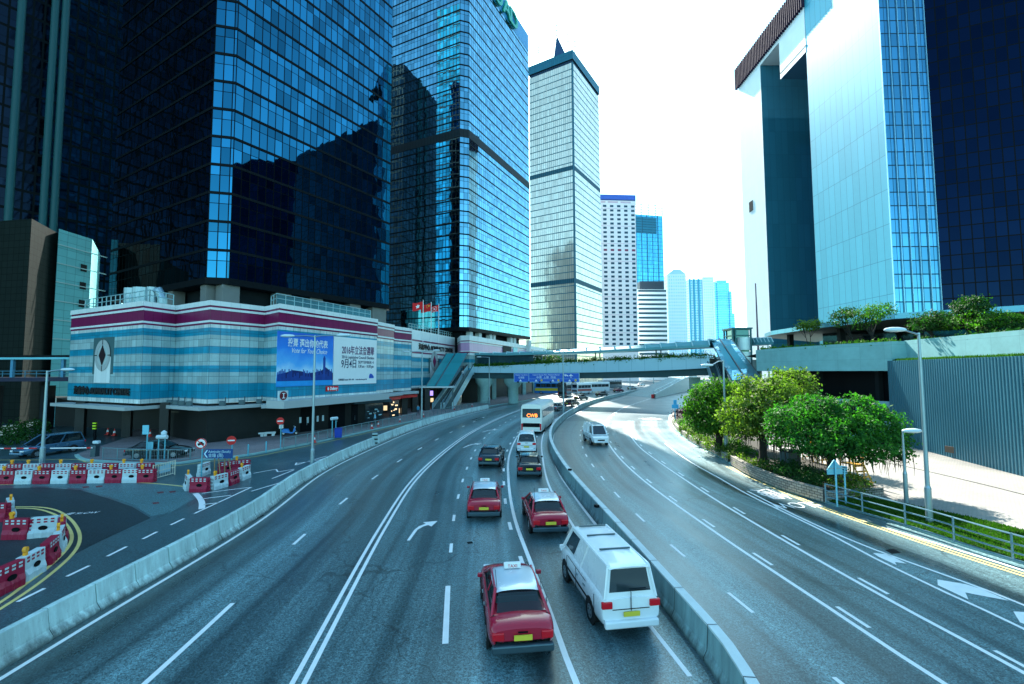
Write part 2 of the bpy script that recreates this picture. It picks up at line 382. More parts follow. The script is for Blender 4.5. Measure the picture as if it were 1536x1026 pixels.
# ================================================================== SKY, SUN
SUN_EL, SUN_AZ = R(40.5), -0.086          # azimuth as x/y slope: almost straight ahead, a touch left
w = bpy.data.worlds.new('World'); S.world = w; w.use_nodes = True
nt = w.node_tree; bg = nt.nodes['Background']
sky = nt.nodes.new('ShaderNodeTexSky'); sky.sky_type = 'NISHITA'; sky.sun_disc = False
sky.sun_elevation = SUN_EL; sky.sun_rotation = math.atan(SUN_AZ)
sky.air_density = 1.0; sky.dust_density = SKY_DUST; sky.ozone_density = SKY_OZ
nt.links.new(mixc(nt, 1.0, sky.outputs[0], (.64, 1.0, .95), 'MULTIPLY'), bg.inputs[0]); bg.inputs[1].default_value = SKY_S
sd = bpy.data.lights.new('sun', 'SUN'); so = bpy.data.objects.new('sun', sd); COL.objects.link(so)
sd.energy = SUN_S; sd.angle = R(.53); sd.color = (1, .95, .86)
to = Vector((SUN_AZ, 1, 0)).normalized() * math.cos(SUN_EL) + Vector((0, 0, math.sin(SUN_EL)))
so.rotation_euler = to.to_track_quat('Z', 'Y').to_euler(); so.location = (0, -20, 80)
S.view_settings.view_transform = 'Standard'; S.view_settings.look = 'None'; S.view_settings.exposure = EXPO; S.view_settings.gamma = 1
S.render.engine = 'CYCLES'
S.cycles.max_bounces = 7; S.cycles.diffuse_bounces = 3; S.cycles.glossy_bounces = 4; S.cycles.transmission_bounces = 3; S.cycles.transparent_max_bounces = 4
S.cycles.caustics_reflective = False; S.cycles.sample_clamp_indirect = 6
S.cycles.use_denoising = True

# ================================================================== GROUND
def struct(o): o['kind'] = 'structure'; return o
mb = MB(); mb.face([(-1500, -60, -.05), (1500, -60, -.05), (1500, 3000, -.05), (-1500, 3000, -.05)])
struct(mb.build('ground', pm('ground', (.12, .15, .16), .8, 0, .3, .05)))
mb = MB(); mb.face([(-130, -30, 0), (70, -30, 0), (70, 160, 0), (260, 700, 0), (60, 700, 0), (-130, 160, 0)])
road = struct(mb.build('road', M['asphalt']))
def surf(name, pts, z, mat, parent=None, kind=True):
    mb = MB(); mb.face([(p[0], p[1], z) for p in pts], 0, [(p[0], p[1]) for p in pts])
    o = mb.build(name, mat, parent)
    if kind and parent is None: struct(o)
    return o

# pale concrete apron and fresh black asphalt by the roadworks
APR = GL([(-40, 728), (65, 729.5), (120, 733), (165, 746), (200, 758), (226, 774.4), (252, 771), (287, 751), (315, 738.6), (300, 728), (250, 726), (120, 724), (0, 725)])
surf('concrete_apron', APR, .004, M['asphalt_pale'])
surf('resurfaced_lane', GL([(-60, 735), (60, 731), (120, 735), (163, 748), (198, 760), (226, 777), (150, 812), (60, 858), (-60, 920)]), .003, M['asphalt_dark'])

LATE = True
# ---- lane lines (traced on the road plane)
def L_(l, step=1.0): return smooth(GL(l), step)
edge = L_([(-200, 1141), (0, 1019), (128, 940.6), (385, 785), (486, 709.5), (555, 675), (633, 642), (700, 622), (760, 609)])
dbl = L_([(400, 1113), (448, 1024), (573, 793), (623, 718), (671, 674), (709, 647.5), (755, 624.7), (800, 608), (850, 595)])
lane1 = L_([(130, 1104), (219, 1024), (349, 905), (440, 817), (530, 740), (593, 695), (650, 662), (690, 642), (735, 622)])
lane3 = L_([(664, 1060), (668, 966), (672, 879), (676, 829), (682, 769), (691, 732), (699.6, 704.6), (717, 669), (740, 645), (775, 624)])
solid4 = L_([(905, 1100), (865, 1026), (822, 910), (793.7, 838), (772, 778), (763, 724), (764, 683), (780, 650), (800, 634), (830, 618)])
inner = L_([(1035, 1015), (960, 920), (892, 838), (850, 773), (823.8, 729), (813.5, 683), (812.5, 664), (815.6, 650), (823, 637), (850, 620), (900, 603)])
rinner = L_([(1130, 1040), (1035, 938), (935.7, 838), (886.5, 778), (856.5, 737), (837, 707), (828.5, 669), (834.7, 642), (852, 627), (890, 610), (940, 595)])
r1 = L_([(1400, 1135), (1129.7, 919.4), (1019.6, 828.7), (957.4, 774), (919.6, 736), (897, 708.5), (882, 688), (874.7, 672.8), (870.8, 660), (870.8, 648), (877, 632.7)])
r2 = L_([(1700, 1195), (1414, 1024), (1242.7, 911.5), (1100, 817), (1042.7, 777.3), (995.8, 744), (960.6, 716.7), (929.4, 687.4), (911, 662), (906, 646), (908, 634), (918, 622.5), (937, 611), (975, 598)])
r3 = L_([(1750, 1140), (1536, 1009.6), (1371, 920.4), (1217.7, 834.8), (1120, 778), (1066, 745), (1023, 716.7), (986, 691.3), (960.6, 671.8), (949, 658), (942, 645)])
r4a = L_([(1700, 991), (1536, 908), (1439, 870.5), (1310.5, 824), (1214, 783), (1121, 736.7)])
r4b = L_([(1700, 1040), (1536, 943.6), (1421, 890), (1310.5, 836.6), (1253.4, 806), (1121, 741.3), (1079.8, 717.7), (1042.7, 697.2), (1017.3, 680.6), (997.7, 665)])
ye = L_([(1700, 915), (1536, 862.6), (1421, 826), (1332, 795.6), (1239, 763.5), (1121, 713.5), (1092, 700)])
rw = L_([(1700, 909), (1536, 856), (1430, 823), (1321, 789.5)])
ZM = .008
def paint(name, items, mat=None):
    """items: (polyline, width, offset)"""
    mb = MB()
    for p, wd, of in items: mb.ribbon(p, wd, ZM, 0, of)
    o = mb.build(name, mat or M['white_paint'], road); return o
def cut(pl, a, b):
    out = []; acc = 0
    for p, q in zip(pl, pl[1:]):
        L = (q - p).length
        if acc + L >= a and acc <= b:
            if not out: out.append(p.lerp(q, max(0, (a - acc) / L)))
            out.append(p.lerp(q, min(1, (b - acc) / L)))
        acc += L
    return out
def dashes(pl, on, period, start=0.0, end=1e9, w=.14, off=0):
    t = start; T = min(end, plength(pl)); its = []
    while t + on < T:
        c = cut(pl, t, t + on)
        if len(c) > 1: its.append((c, w, off))
        t += period
    return its
paint('edge_line', [(edge, .14, 0)])
paint('double_line', [(dbl, .13, .14), (dbl, .13, -.14)])
def at_(pl, px, py):
    g = G(px, py); best = (1e9, 0); acc = 0
    for p, q in zip(pl, pl[1:]):
        if (p - g).length < best[0]: best = ((p - g).length, acc)
        acc += (q - p).length
    return best[1]
paint('lane_line', [(cut(lane1, at_(lane1, 219, 1024) - 3, at_(lane1, 349, 905)), .15, 0)] + dashes(lane1, 1.3, 6.0, at_(lane1, 434, 822)))
s3 = at_(lane3, 668, 966)
paint('lane_line', [(cut(lane3, s3, at_(lane3, 672, 879)), .17, 0)] + dashes(lane3, 1.0, 4.0, at_(lane3, 675, 835)))
paint('solid_line', [(solid4, .16, 0)])
paint('lane_line', dashes(solid4, 1.1, 4.2, at_(solid4, 826, 950) + 0, w=.16, off=.32))
paint('solid_line', [(inner, .13, 0)])
paint('solid_line', [(rinner, .15, 0)])
paint('lane_line', dashes(r1, 1.3, 4.3, at_(r1, 1145, 931) % 4.3, w=.12))
paint('solid_line', [(r2, .15, 0)]); paint('lane_line', dashes(r2, 1.2, 4.3, 1.0, w=.13, off=-.3))
paint('solid_line', [(r3, .15, 0)]); paint('lane_line', dashes(r3, 1.2, 4.3, 2.2, w=.13, off=-.3))
paint('solid_line', [(r4a, .13, 0)]); paint('solid_line', [(r4b, .13, 0)])
paint('solid_line', [(rw, .13, 0)])
paint('yellow_line', [(ye, .12, .14), (ye, .12, -.14)], M['yellow_paint'])
yo = L_([(-60, 762), (19.5, 760.4), (58.4, 760.8), (82.8, 765), (102.3, 776), (114.4, 789.6), (119.8, 804), (117, 819), (104.7, 835.8), (80.4, 857.7), (48.7, 882), (0, 913.8), (-120, 985)], .4)
yi = L_([(-60, 765), (20, 762.5), (50, 763), (80.4, 771), (97.4, 784.7), (107.4, 801.7), (106, 814), (96, 828.5), (73, 850.5), (39, 876), (0, 904), (-120, 972)], .4)
paint('yellow_line', [(yo, .13, 0), (yi, .13, 0)], M['yellow_paint'])
paint('yellow_line', [(L_([(-60, 731), (0, 727.5), (80, 724.5), (170, 723), (240, 726), (285, 731)]), .14, 0)], M['yellow_paint'])
kerbY = L_([(-40, 690), (40, 690), (118, 689.5), (128, 693), (172, 696.5), (222, 699), (272, 698), (306, 693), (345, 689.5), (380, 685.5), (430, 675.5), (500, 661), (560, 647.5), (620, 634.5), (680, 621.5), (740, 611)])
paint('yellow_line', [(kerbY, .13, 0)], M['yellow_paint'])
svc = []
for a, b in (((256, 787.6), (276, 778)), ((214, 808.8), (235.6, 797.8)), ((160.7, 834.7), (190, 820)), ((100, 865), (134, 848.7)), ((26, 903), (67, 882.7))):
    svc.append((GL([a, b]), .13, 0))
paint('lane_line', svc)
hat = [((302.6, 740), (377.5, 730.8)), ((291.7, 770.4), (377.5, 730.8)), ((303, 748.5), (347, 743)), ((306, 757), (328, 754)), ((443, 698), (490, 684)), ((443, 698), (445, 694)), ((445, 695.5), (500, 686)), ((380, 710), (414, 704)), ((414, 704), (417, 708)), ((417, 708), (441, 704)), ((408, 718), (441, 705)), ((377, 737), (441, 718))]
paint('hatching', [(GL(h), .12, 0) for h in hat] + [(smooth(GL([(293, 740), (300, 748), (303, 755), (302.6, 763.5)]), .3), .3, 0)])
def poly(name, pts, mat=None):
    mb = MB(); mb.face([(p[0], p[1], ZM) for p in pts]); return mb.build(name, mat or M['white_paint'], road)
poly('direction_arrow', GL([(1309, 829.6), (1332.6, 831.8), (1359.8, 845.8), (1342.3, 843.2), (1345, 848), (1317.7, 835.3)]))
poly('direction_arrow', GL([(1406, 869.5), (1448.4, 876.5), (1473, 884), (1513.3, 901.4), (1473, 894), (1448, 889), (1452.8, 899.6), (1406.7, 878)]))
poly('direction_arrow', GL([(1520, 917.5), (1570, 920), (1640, 958), (1580, 940), (1575, 950), (1530, 934)]))
def arrow(px, py, hd, s=1.0):
    g = G(px, py); c = Matrix.Rotation(hd, 3, 'Z')
    st = [(-.09, -2.2), (.09, -2.2), (.09, 0), (.25, .7), (.6, 1.15), (.35, 1.55), (1.35, 2.0), (1.15, .7), (.85, .95), (.5, .5), (.42, 0)]
    st = [(-.1, -2.2), (.1, -2.2), (.16, 0), (.45, .8), (.75, 1.1), (1.05, .75), (1.3, 2.1), (.2, 1.75), (.5, 1.4), (.1, .85), (-.08, 0)]
    poly('direction_arrow', [g + c @ Vector((x * s, y * s, 0)) for x, y in st])
arrow(623, 795, R(-1), .62); arrow(703, 668, R(-14), .7); arrow(731, 646, R(-20), .7)
def gtext(body, px, py, hd, size, stretch, name='lettering', bold=0.0):
    g = G(px, py)
    m = Matrix.Translation((g.x, g.y, ZM)) @ Matrix.Rotation(hd, 4, 'Z') @ Matrix.Diagonal((1, stretch, 1, 1))
    return text(body, size, M['white_paint'], road, name, 0.0005, 'CENTER', m, bold=bold)
gtext('SLOW', 1192, 757.5, R(180 + 4), .95, 1.5)
gtext('慢', 1154, 740, R(180 + 6), 1.5, 1.6)
gtext('慢駛', 975, 628, R(180 + 14), 1.5, 2.0)
gtext('慢 SLOW', 123, 770, R(12), .36, 1.3)
mb = MB(); mb.face(GL([(1327, 825), (1341, 823), (1352, 829), (1338, 831)], .005)); mb.build('drain_cover', M['black'], road)
for a in ([(700, 813), (708, 812), (710, 815), (702, 816)], [(370, 779), (388, 771), (397, 773), (379, 781.5)]):
    mb = MB(); mb.face(GL(a, .005)); mb.build('drain_cover', M['dark'], road)
# bus-only red/blue tint scraps on the apron
mb = MB()
for px, py in ((148, 730), (128, 731), (258, 738), (240, 739), (233, 755)):
    mb.face(GL([(px - 5, py - 1), (px + 5, py - 2), (px + 6, py), (px - 3, py + 1.4)], .008))
mb.build('paint_patch', pm('old_red', (.16, .03, .04)), road)

# worn carriageway surfaces that follow the lanes (tyre tracks run along them)
medl = L_([(1120, 1110), (1076, 1024), (985, 902), (918, 815), (868, 752), (838, 709), (822, 672), (824, 652), (834, 638), (851, 624), (886.8, 606), (933.6, 593.3), (971, 584), (1003.7, 570)], .8)
def x_at(pl, Y):
    for p, q in zip(pl, pl[1:]):
        if p.y <= Y <= q.y: return p.x + (q.x - p.x) * (Y - p.y) / max(1e-6, q.y - p.y)
    p, q = (pl[0], pl[1]) if Y < pl[0].y else (pl[-2], pl[-1])
    return p.x + (q.x - p.x) * (Y - p.y) / max(1e-6, q.y - p.y)
KRR = L_([(1700, 903), (1536, 847), (1440, 818), (1340, 784), (1235.6, 753.5), (1180, 737), (1119, 711), (1093.4, 695), (1074, 683), (1035, 662.5), (1015, 647.5), (1007.5, 640), (1003, 627)])
def carriage(name, xl, xr, ys):
    mb = MB(); n = 8; rows = []
    for Y in ys:
        a, b_ = xl(Y), xr(Y); rows.append([((a + (b_ - a) * k / n), Y, .0025) for k in range(n + 1)])
    for r0, r1, Y0, Y1 in zip(rows, rows[1:], ys, ys[1:]):
        for k in range(n):
            W0, W1 = r0[-1][0] - r0[0][0], r1[-1][0] - r1[0][0]
            mb.face([r0[k], r0[k + 1], r1[k + 1], r1[k]], 0, [(k * 1.9, Y0), ((k + 1) * 1.9, Y0), ((k + 1) * 1.9, Y1), (k * 1.9, Y1)])
    return mb.build(name, M['asphalt_lane'], road)
YS = [3 + k * 1.0 for k in range(110)]
carriage('carriageway', lambda Y: x_at(edge, Y) - .3, lambda Y: x_at(medl, Y) - .1, YS)
carriage('carriageway', lambda Y: x_at(medl, Y) + .2, lambda Y: min(x_at(KRR, Y), 40) + .1, [k for k in YS if k < 70])

# ================================================================== PAVEMENTS
def slab(name, pts, h, mat, kerbmat=None, z0=0.0):
    mb = MB(); P = [(p[0], p[1]) for p in pts]; mb.prism(P, z0, h, 0, True)
    return struct(mb.build(name, mat))
brick, nt, b = newmat('paving_brick'); Lk = nt.links.new
g = N(nt, 'NewGeometry'); bt = N(nt, 'TexBrick', Scale=3.2); bt.inputs['Color1'].default_value = (.30, .22, .21, 1); bt.inputs['Color2'].default_value = (.22, .17, .18, 1); bt.inputs['Mortar'].default_value = (.13, .13, .14, 1); bt.inputs['Mortar Size'].default_value = .03
Lk(g.outputs['Position'], bt.inputs['Vector']); ns = N(nt, 'TexNoise', Scale=.7, Detail=8); Lk(g.outputs['Position'], ns.inputs['Vector'])
Lk(mixc(nt, 1.0, bt.outputs[0], math_(nt, 'MULTIPLY_ADD', ns.outputs[0], .7, .6), 'MULTIPLY'), b.inputs['Base Color']); b.inputs['Roughness'].default_value = .75
plaza, nt, b = newmat('paving_pale'); Lk = nt.links.new
g = N(nt, 'NewGeometry'); bt = N(nt, 'TexBrick', Scale=2.2); bt.inputs['Color1'].default_value = (.28, .265, .235, 1); bt.inputs['Color2'].default_value = (.235, .225, .20, 1); bt.inputs['Mortar'].default_value = (.15, .145, .135, 1); bt.inputs['Mortar Size'].default_value = .025
Lk(g.outputs['Position'], bt.inputs['Vector']); ns = N(nt, 'TexNoise', Scale=.5, Detail=8); Lk(g.outputs['Position'], ns.inputs['Vector'])
Lk(mixc(nt, 1.0, bt.outputs[0], math_(nt, 'MULTIPLY_ADD', ns.outputs[0], .5, .75), 'MULTIPLY'), b.inputs['Base Color']); b.inputs['Roughness'].default_value = .7

KL = [(112, 684), (118, 689), (130, 692), (172, 694.5), (222, 697), (270, 696), (303, 691), (342, 687.5), (374, 683.5), (430, 673), (500, 659), (560, 645.5), (620, 632.5), (680, 619.5), (740, 609), (790, 601), (830, 593)]
kl = smooth(GL(KL), 1.5)
slab('left_pavement', kl + [Vector((20, 190, 0)), Vector((-25, 130, 0)), Vector((-36, 75, 0)), Vector((-48, 60, 0)), G(190, 658)], .13, brick)
mb = MB(); k2 = offset(kl, .13)
mb.grid([[(p.x, p.y, 0) for p in kl], [(p.x, p.y, .136) for p in kl], [(p.x, p.y, .136) for p in offset(kl, .28)]])
mb2 = MB(); o1, o2 = offset(kl, -.012), offset(kl, .26)
mb2.grid([[(p.x, p.y, 0) for p in o1], [(p.x, p.y, .136) for p in o1], [(p.x, p.y, .136) for p in o2], [(p.x, p.y, .1) for p in o2]])
struct(mb2.build('kerb', M['concrete']))
KR = [(1700, 903), (1536, 847), (1440, 818), (1340, 784), (1235.6, 753.5), (1180, 737), (1119, 711), (1093.4, 695), (1074, 683), (1035, 662.5), (1015, 647.5), (1007.5, 640), (1003, 627), (1012, 616), (1040, 605), (1080, 596)]
kr = smooth(GL(KR), 1.2)
slab('right_pavement', kr + [Vector((64, 92, 0)), Vector((64, 12, 0))], .13, plaza)
mb2 = MB(); o1, o2 = offset(kr, .012), offset(kr, -.2)
mb2.grid([[(p.x, p.y, 0) for p in o1], [(p.x, p.y, .136) for p in o1], [(p.x, p.y, .136) for p in o2], [(p.x, p.y, .1) for p in o2]])
struct(mb2.build('kerb', M['concrete']))
# slot drain across the pale pavement
mb = MB(); mb.ribbon(smooth([G(1290, 687, .13), G(1340, 696, .13), G(1430, 716, .13), G(1536, 742, .13), G(1700, 785, .13)], 1), .14, .136); struct(mb.build('slot_drain', M['black']))
# ---- lawn beside the railing
lawn_pts = smooth(GL([(1244, 752.5), (1300, 770), (1340, 781), (1440, 813.5), (1536, 842), (1700, 897)], .13), 1)
lawn_back = smooth(GL([(1700, 840), (1536, 797), (1450, 776), (1370, 760), (1325, 751), (1290, 746)], .13), 1)
LAWN = lawn_pts + lawn_back
slab('lawn_soil', LAWN, .17, pm('lawn_soil', (.025, .05, .012), .9, 0, .4, 2.0, .5), z0=.13)
def inside(x, y, P):
    c = False; j = len(P) - 1
    for i in range(len(P)):
        if (P[i][1] > y) != (P[j][1] > y) and x < (P[j][0] - P[i][0]) * (y - P[i][1]) / (P[j][1] - P[i][1]) + P[i][0]: c = not c
        j = i
    return c
def blades(name, P, z, n, h, mat, label):
    mb = MB(); xs = [p[0] for p in P]; ys = [p[1] for p in P]; k = 0; rnd = random.Random(3)
    while k < n:
        x, y = rnd.uniform(min(xs), max(xs)), rnd.uniform(min(ys), max(ys))
        if not inside(x, y, P): continue
        k += 1; a = rnd.uniform(0, 6.28); hh = h * rnd.uniform(.5, 1.3); wv = .03; dx, dy = math.cos(a) * wv, math.sin(a) * wv; lx, ly = rnd.uniform(-.05, .05), rnd.uniform(-.05, .05)
        mb.face([(x - dx, y - dy, z), (x + dx, y + dy, z), (x + lx, y + ly, z + hh)])
    o = mb.build(name, mat); tag(o, label, 'grass', kind='stuff'); return o
blades('grass', LAWN, .165, 26000, .09, M['grass'], 'short green grass growing on the strip behind the railing')
# ================================================================== BUILDINGS
def pt2(v): return (v[0], v[1])
def along(p, d, t): return (p[0] + d[0] * t, p[1] + d[1] * t)
def unit(a, b):
    L = math.hypot(b[0] - a[0], b[1] - a[1]); return ((b[0] - a[0]) / L, (b[1] - a[1]) / L)
def grow(poly, d):
    n = len(poly); A = sum(poly[k][0] * poly[(k + 1) % n][1] - poly[(k + 1) % n][0] * poly[k][1] for k in range(n)); s = 1 if A > 0 else -1
    out = []
    for k in range(n):
        a, b, c = Vector(poly[k - 1]), Vector(poly[k]), Vector(poly[(k + 1) % n])
        t1, t2 = (b - a).normalized(), (c - b).normalized()
        n1, n2 = Vector((t1.y, -t1.x)) * s, Vector((t2.y, -t2.x)) * s
        m = (n1 + n2) / max(.3, 1 + n1.dot(n2)); out.append((b.x + m.x * d, b.y + m.y * d))
    return out
def root(name, label, poly, z0=0, cat='building', group=None):
    cx = sum(p[0] for p in poly) / len(poly); cy = sum(p[1] for p in poly) / len(poly)
    return thing(name, label, cat, (cx, cy, z0), 0, group)
def wallpart(name, poly, z0, z1, mat, parent, mtop=None):
    mb = MB(); mb.prism(poly, z0, z1, 0, True, 1 if mtop else None); return mb.build(name, [mat] + ([mtop] if mtop else []), parent)
def rings(name, poly, zs, h, d, mat, parent):
    mb = MB(); P = grow(poly, d)
    for z in zs: mb.prism(P, z, z + h, 0, True)
    return mb.build(name, mat, parent)

# ---------------------------------------------------------------- left tower (dark blue, nearest)
A1, B1 = V(343, 421, 59), V(583, 458.5, 83); A1, B1 = pt2(A1), pt2(B1)
d1 = unit(A1, B1); dl = (-d1[1], d1[0]); C1 = along(A1, ((dl[0] - d1[0]) / 1.414, (dl[1] - d1[1]) / 1.414), 2.6)
Z1 = 19.0
E1 = along(B1, ((d1[0] + dl[0]) / 1.414, (d1[1] + dl[1]) / 1.414), 2.0)
T1 = [A1, B1, E1, along(E1, dl, 26), along(C1, dl, 29), C1]
fac1 = facade('dark_blue_curtain_wall', 1.12, 3.72, .13, .34, .68, (.022, .155, .25), (.001, .0015, .002), .02, .010, .022, .85, v0=-Z1, tw=.09)
t = root('office_tower', 'dark blue mirror glass office tower rising from the striped podium nearest the road', T1, Z1)
wallpart('glass_wall', T1, Z1 + 4.0 - 4.0, 122, fac1, t, M['dark'])
rings('floor_band', T1, [Z1 + k * 3.72 for k in range(0, 28)], .34, .07, M['black'], t)
rings('soffit_edge', T1, [Z1 - .5], .5, .12, M['black'], t)
inn = grow(T1, -2.2)
wallpart('recessed_storey', inn, 14.3, Z1 - .5, M['dark'], t)
conc_dark = pm('tower_column', (.17, .17, .16), .7, 0, .25, .8, fine=.1)
for f in (.02, .30, .50, .78, .98):
    c = along(A1, d1, f * 26.5); c = along(c, dl, 1.1); mb = MB(); mb.box((c[0], c[1], 16.4), (2.2 if f < .9 else 3.2, 1.6, 4.2), math.atan2(d1[1], d1[0])); mb.build('column', conc_dark, t, bevel=.03)
for f in (.04, .35, .7):
    c = along(C1, dl, f * 28); c = along(c, d1, 1.1); mb = MB(); mb.box((c[0], c[1], 16.4), (1.6, 1.4, 4.2), math.atan2(d1[1], d1[0])); mb.build('column', conc_dark, t, bevel=.03)

# ---------------------------------------------------------------- second tower
A2, B2 = pt2(V(703, 492.5, 110)), pt2(V(795.2, 506.5, 142))
e1 = unit(A2, B2); el = (-e1[1], e1[0]); C2 = along(A2, ((el[0] - e1[0]) / 1.414, (el[1] - e1[1]) / 1.414), 2.3)
Z2 = V(703, 492.5, 110).z; T2 = [A2, B2, along(B2, el, 32), along(C2, el, 31), C2]
ZT2 = V(791, 78, 142).z
fac2 = facade('blue_curtain_wall', 1.0, 2.8, .10, .28, .68, (.15, .36, .46), (.003, .004, .006), .02, .006, .012, .5, v0=-Z2, tw=.08)
t = root('office_tower', 'second blue mirror glass tower with a dark belt halfway and green roof letters', T2, Z2)
wallpart('glass_wall', T2, Z2, ZT2, fac2, t, M['dark'])
nf = int((ZT2 - Z2) / 2.8)
rings('floor_band', T2, [Z2 + k * 2.8 for k in range(nf + 1)], .30, .06, M['black'], t)
zb = V(703, 207.1, 110).z
rings('plant_floor_belt', T2, [zb], V(703, 194.9, 110).z - zb, .10, panels('louvre_black', (.012, .017, .022), .9, 40, .12, (.002, .002, .003), .6), t)
rings('plant_floor_belt', T2, [Z2 - .6], .6, .1, M['black'], t)
wallpart('roof_parapet', grow(T2, .05), ZT2, ZT2 + 5.6, pm('parapet_blue', (.03, .27, .52), .35, .1, .1), t, M['dark'])
inn = grow(T2, -2.5); wallpart('recessed_storey', inn, 12, Z2 - .6, M['dark'], t)
for f in (.06, .17, .31, .36, .62, .68, .95):
    c = along(along(A2, e1, f * 39), el, 1.2); mb = MB(); mb.box((c[0], c[1], Z2 - 2.6), (1.2, 1.2, 4.0), math.atan2(e1[1], e1[0])); mb.build('column', M['concrete_light'], t)
gl = pm('green_letter', (.02, .42, .30), .35, 0, .05)
for ch, px in (('O', 745), ('A', 758), ('D', 768.5)):
    p = WP(px, 30, A2, B2); p.z = ZT2 + 2.4
    text(ch, 6.6, gl, t, 'letter', .25, 'CENTER', wallM(p, A2, B2) @ Matrix.Translation((0, 0, .45)), width=5.0, bold=.12)

# ---------------------------------------------------------------- third tower (pale gold)
A3, B3 = pt2(V(860.5, 250, 244)), pt2(V(900.5, 300, 277))
g1 = unit(A3, B3); gl_ = (-g1[1], g1[0]); ZT3 = V(856, 93.5, 244).z
T3 = [A3, B3, along(B3, gl_, 27), along(A3, gl_, 27)]
fac3 = facade('pale_gold_curtain_wall', 1.25, 3.72, .16, .42, .0, (.95, .76, .60), (.03, .12, .16), .12, .03, .05, .25, v0=-ZT3, tw=.08, wscale=.12, frough=.5, metal=.55)
t = root('office_tower', 'slender pale gold glass tower with teal cap at the end of the row', T3)
wallpart('glass_wall', T3, 0, ZT3, fac3, t)
cap = panels('cap_teal', (.015, .13, .20), 1.25, 5, .14, (.008, .07, .12), .5)
wallpart('roof_cap', grow(T3, .4), ZT3 + 1.9, V(855.5, 75.2, 244).z, cap, t, M['dark'])
wallpart('roof_louvre', grow(T3, -.3), ZT3, ZT3 + 1.9, panels('louvre_navy', (.008, .035, .08), 1.25, 50, .3, (.004, .01, .03), .6), t)
for y0, y1 in ((247.4, 254), (417, 424)):
    za, zb_ = V(860, y1, 244).z, V(860, y0, 244).z; rings('plant_floor_belt', T3, [za], zb_ - za, .12, panels('louvre_teal', (.02, .09, .13), 1.25, 50, .3, (.01, .04, .06), .6), t)
rings('floor_band', T3, [ZT3 - 3.72 * k for k in range(1, 46)], .42, .08, pm('band_teal', (.04, .13, .17), .5, .2), t)
mb = MB()
for p in (A3,): mb.box((p[0], p[1], ZT3 / 2), (.7, .7, ZT3), .5)
mb.build('corner_post', pm('post_teal', (.03, .12, .17), .5, .2), t)
q = V(839, 60, 258); mb = MB(); c = Vector((q.x, q.y, V(839, 80, 258).z - 4))
for k in range(4):
    a, b_ = [c + Vector((math.cos(R(45 + 90 * (k + j))) * 5, math.sin(R(45 + 90 * (k + j))) * 5, 0)) for j in (0, 1)]
    mb.face([a, b_, c + Vector((-1.5, 0, 15))])
mb.build('roof_pyramid', pm('pyr', (.02, .06, .14), .5), t)
mb = MB()
for dx, h in ((-1.5, 24), (5, 18), (-12, 9), (9, 13)):
    mb.tube([c + Vector((dx, 0, 0)), c + Vector((dx, 0, h))], .22, 5)
    for k in range(4): mb.box(c + Vector((dx, 0, h * (.5 + k * .12))), (1.6, .3, .3))
mb.build('antenna', M['steel'], t)

# ---------------------------------------------------------------- white hotel-like tower with square windows
def block(name, label, x0, x1, y_top, Y, depth, mat, y1=None, group=None, dy=0.0):
    a, b_ = V(x0, 500, Y), V(x1, 500, Y + dy); z = V((x0 + x1) / 2, y_top, Y).z
    P = [(a.x, a.y), (b_.x, b_.y), (b_.x + depth * .25, b_.y + depth), (a.x, a.y + depth)]
    t = root(name, label, P, 0, 'building', group); wallpart('wall', P, 0, z, mat, t); return t, P, z
t, P, z = block('hotel_tower', 'white tower with five columns of dark square windows under a blue roof band', 903.5, 957, 300, 330, 22, pm('white_wall', (.82, .80, .84), .6, 0, .05), dy=2)
wm = wallM(Vector((P[0][0], P[0][1], 0)), P[0], P[1]); WL = math.hypot(P[1][0] - P[0][0], P[1][1] - P[0][1])
wallpart('roof_band', grow(P, .4), z + .5, z + 4.2, pm('roof_blue', (.05, .13, .55), .5, 0, .3), t)
winm = pm('window_navy', (.02, .07, .12), .25, 0, .2); pinkm = pm('window_plum', (.20, .03, .09), .4, 0, .2)
rest = MB(); cnt = 0; fhh = 3.22
for r in range(32):
    for c_ in range(5):
        u = WL * (.075 + c_ * .2); zz = z - 5.0 - (r) * fhh
        if cnt < 100:
            m1_ = MB(); wquad(m1_, u, zz, u + 2.5, zz + 1.55, wm, .05, .03); m1_.build('window', pinkm if r in (10, 20) else winm, t); cnt += 1
        else: wquad(rest, u, zz, u + 2.5, zz + 1.55, wm, .05, .03)
tag(rest.build('window', winm, t), kind='stuff')
mb = MB()
for r in range(0, 32, 4): wquad(mb, .1, z - 6.1 - r * fhh, WL - .1, z - 5.8 - r * fhh, wm, .02, .05)
for u in (.4, 5.6, 15): wquad(mb, u, z - 1.9, u + (3.4 if u < 1 else 7.5), z - .6, wm, .03, .04)
mb.build('string_course', pm('pinkish', (.62, .48, .58), .6), t)

# ---------------------------------------------------------------- far blocks along the skyline
fb = facade('cyan_curtain_wall', 1.6, 3.6, .28, .5, 0, (.10, .42, .62), (.06, .26, .36), .12, .02, .03, .25)
t, P, z = block('office_tower', 'bright cyan glass tower with open steel crown behind the white window tower', 955, 998, 321, 420, 30, fb, dy=6)
mb = MB(); a, b_ = Vector((P[0][0], P[0][1], z)), Vector((P[1][0], P[1][1], z))
for k in range(5):
    p = a.lerp(b_, k / 4); mb.tube([p, p + Vector((0, 0, 13 + 2 * (k % 2)))], .35, 5)
for h in (2, 4.5, 7, 9.5): mb.box((a + b_) / 2 + Vector((0, 0, h)), ((b_ - a).length, .4, .45), math.atan2((b_ - a).y, (b_ - a).x))
mb.build('roof_crown', pm('crown_steel', (.35, .62, .72), .5, .2), t)
wm2 = wallM(Vector((P[0][0], P[0][1], 0)), P[0], P[1])
mb = MB()
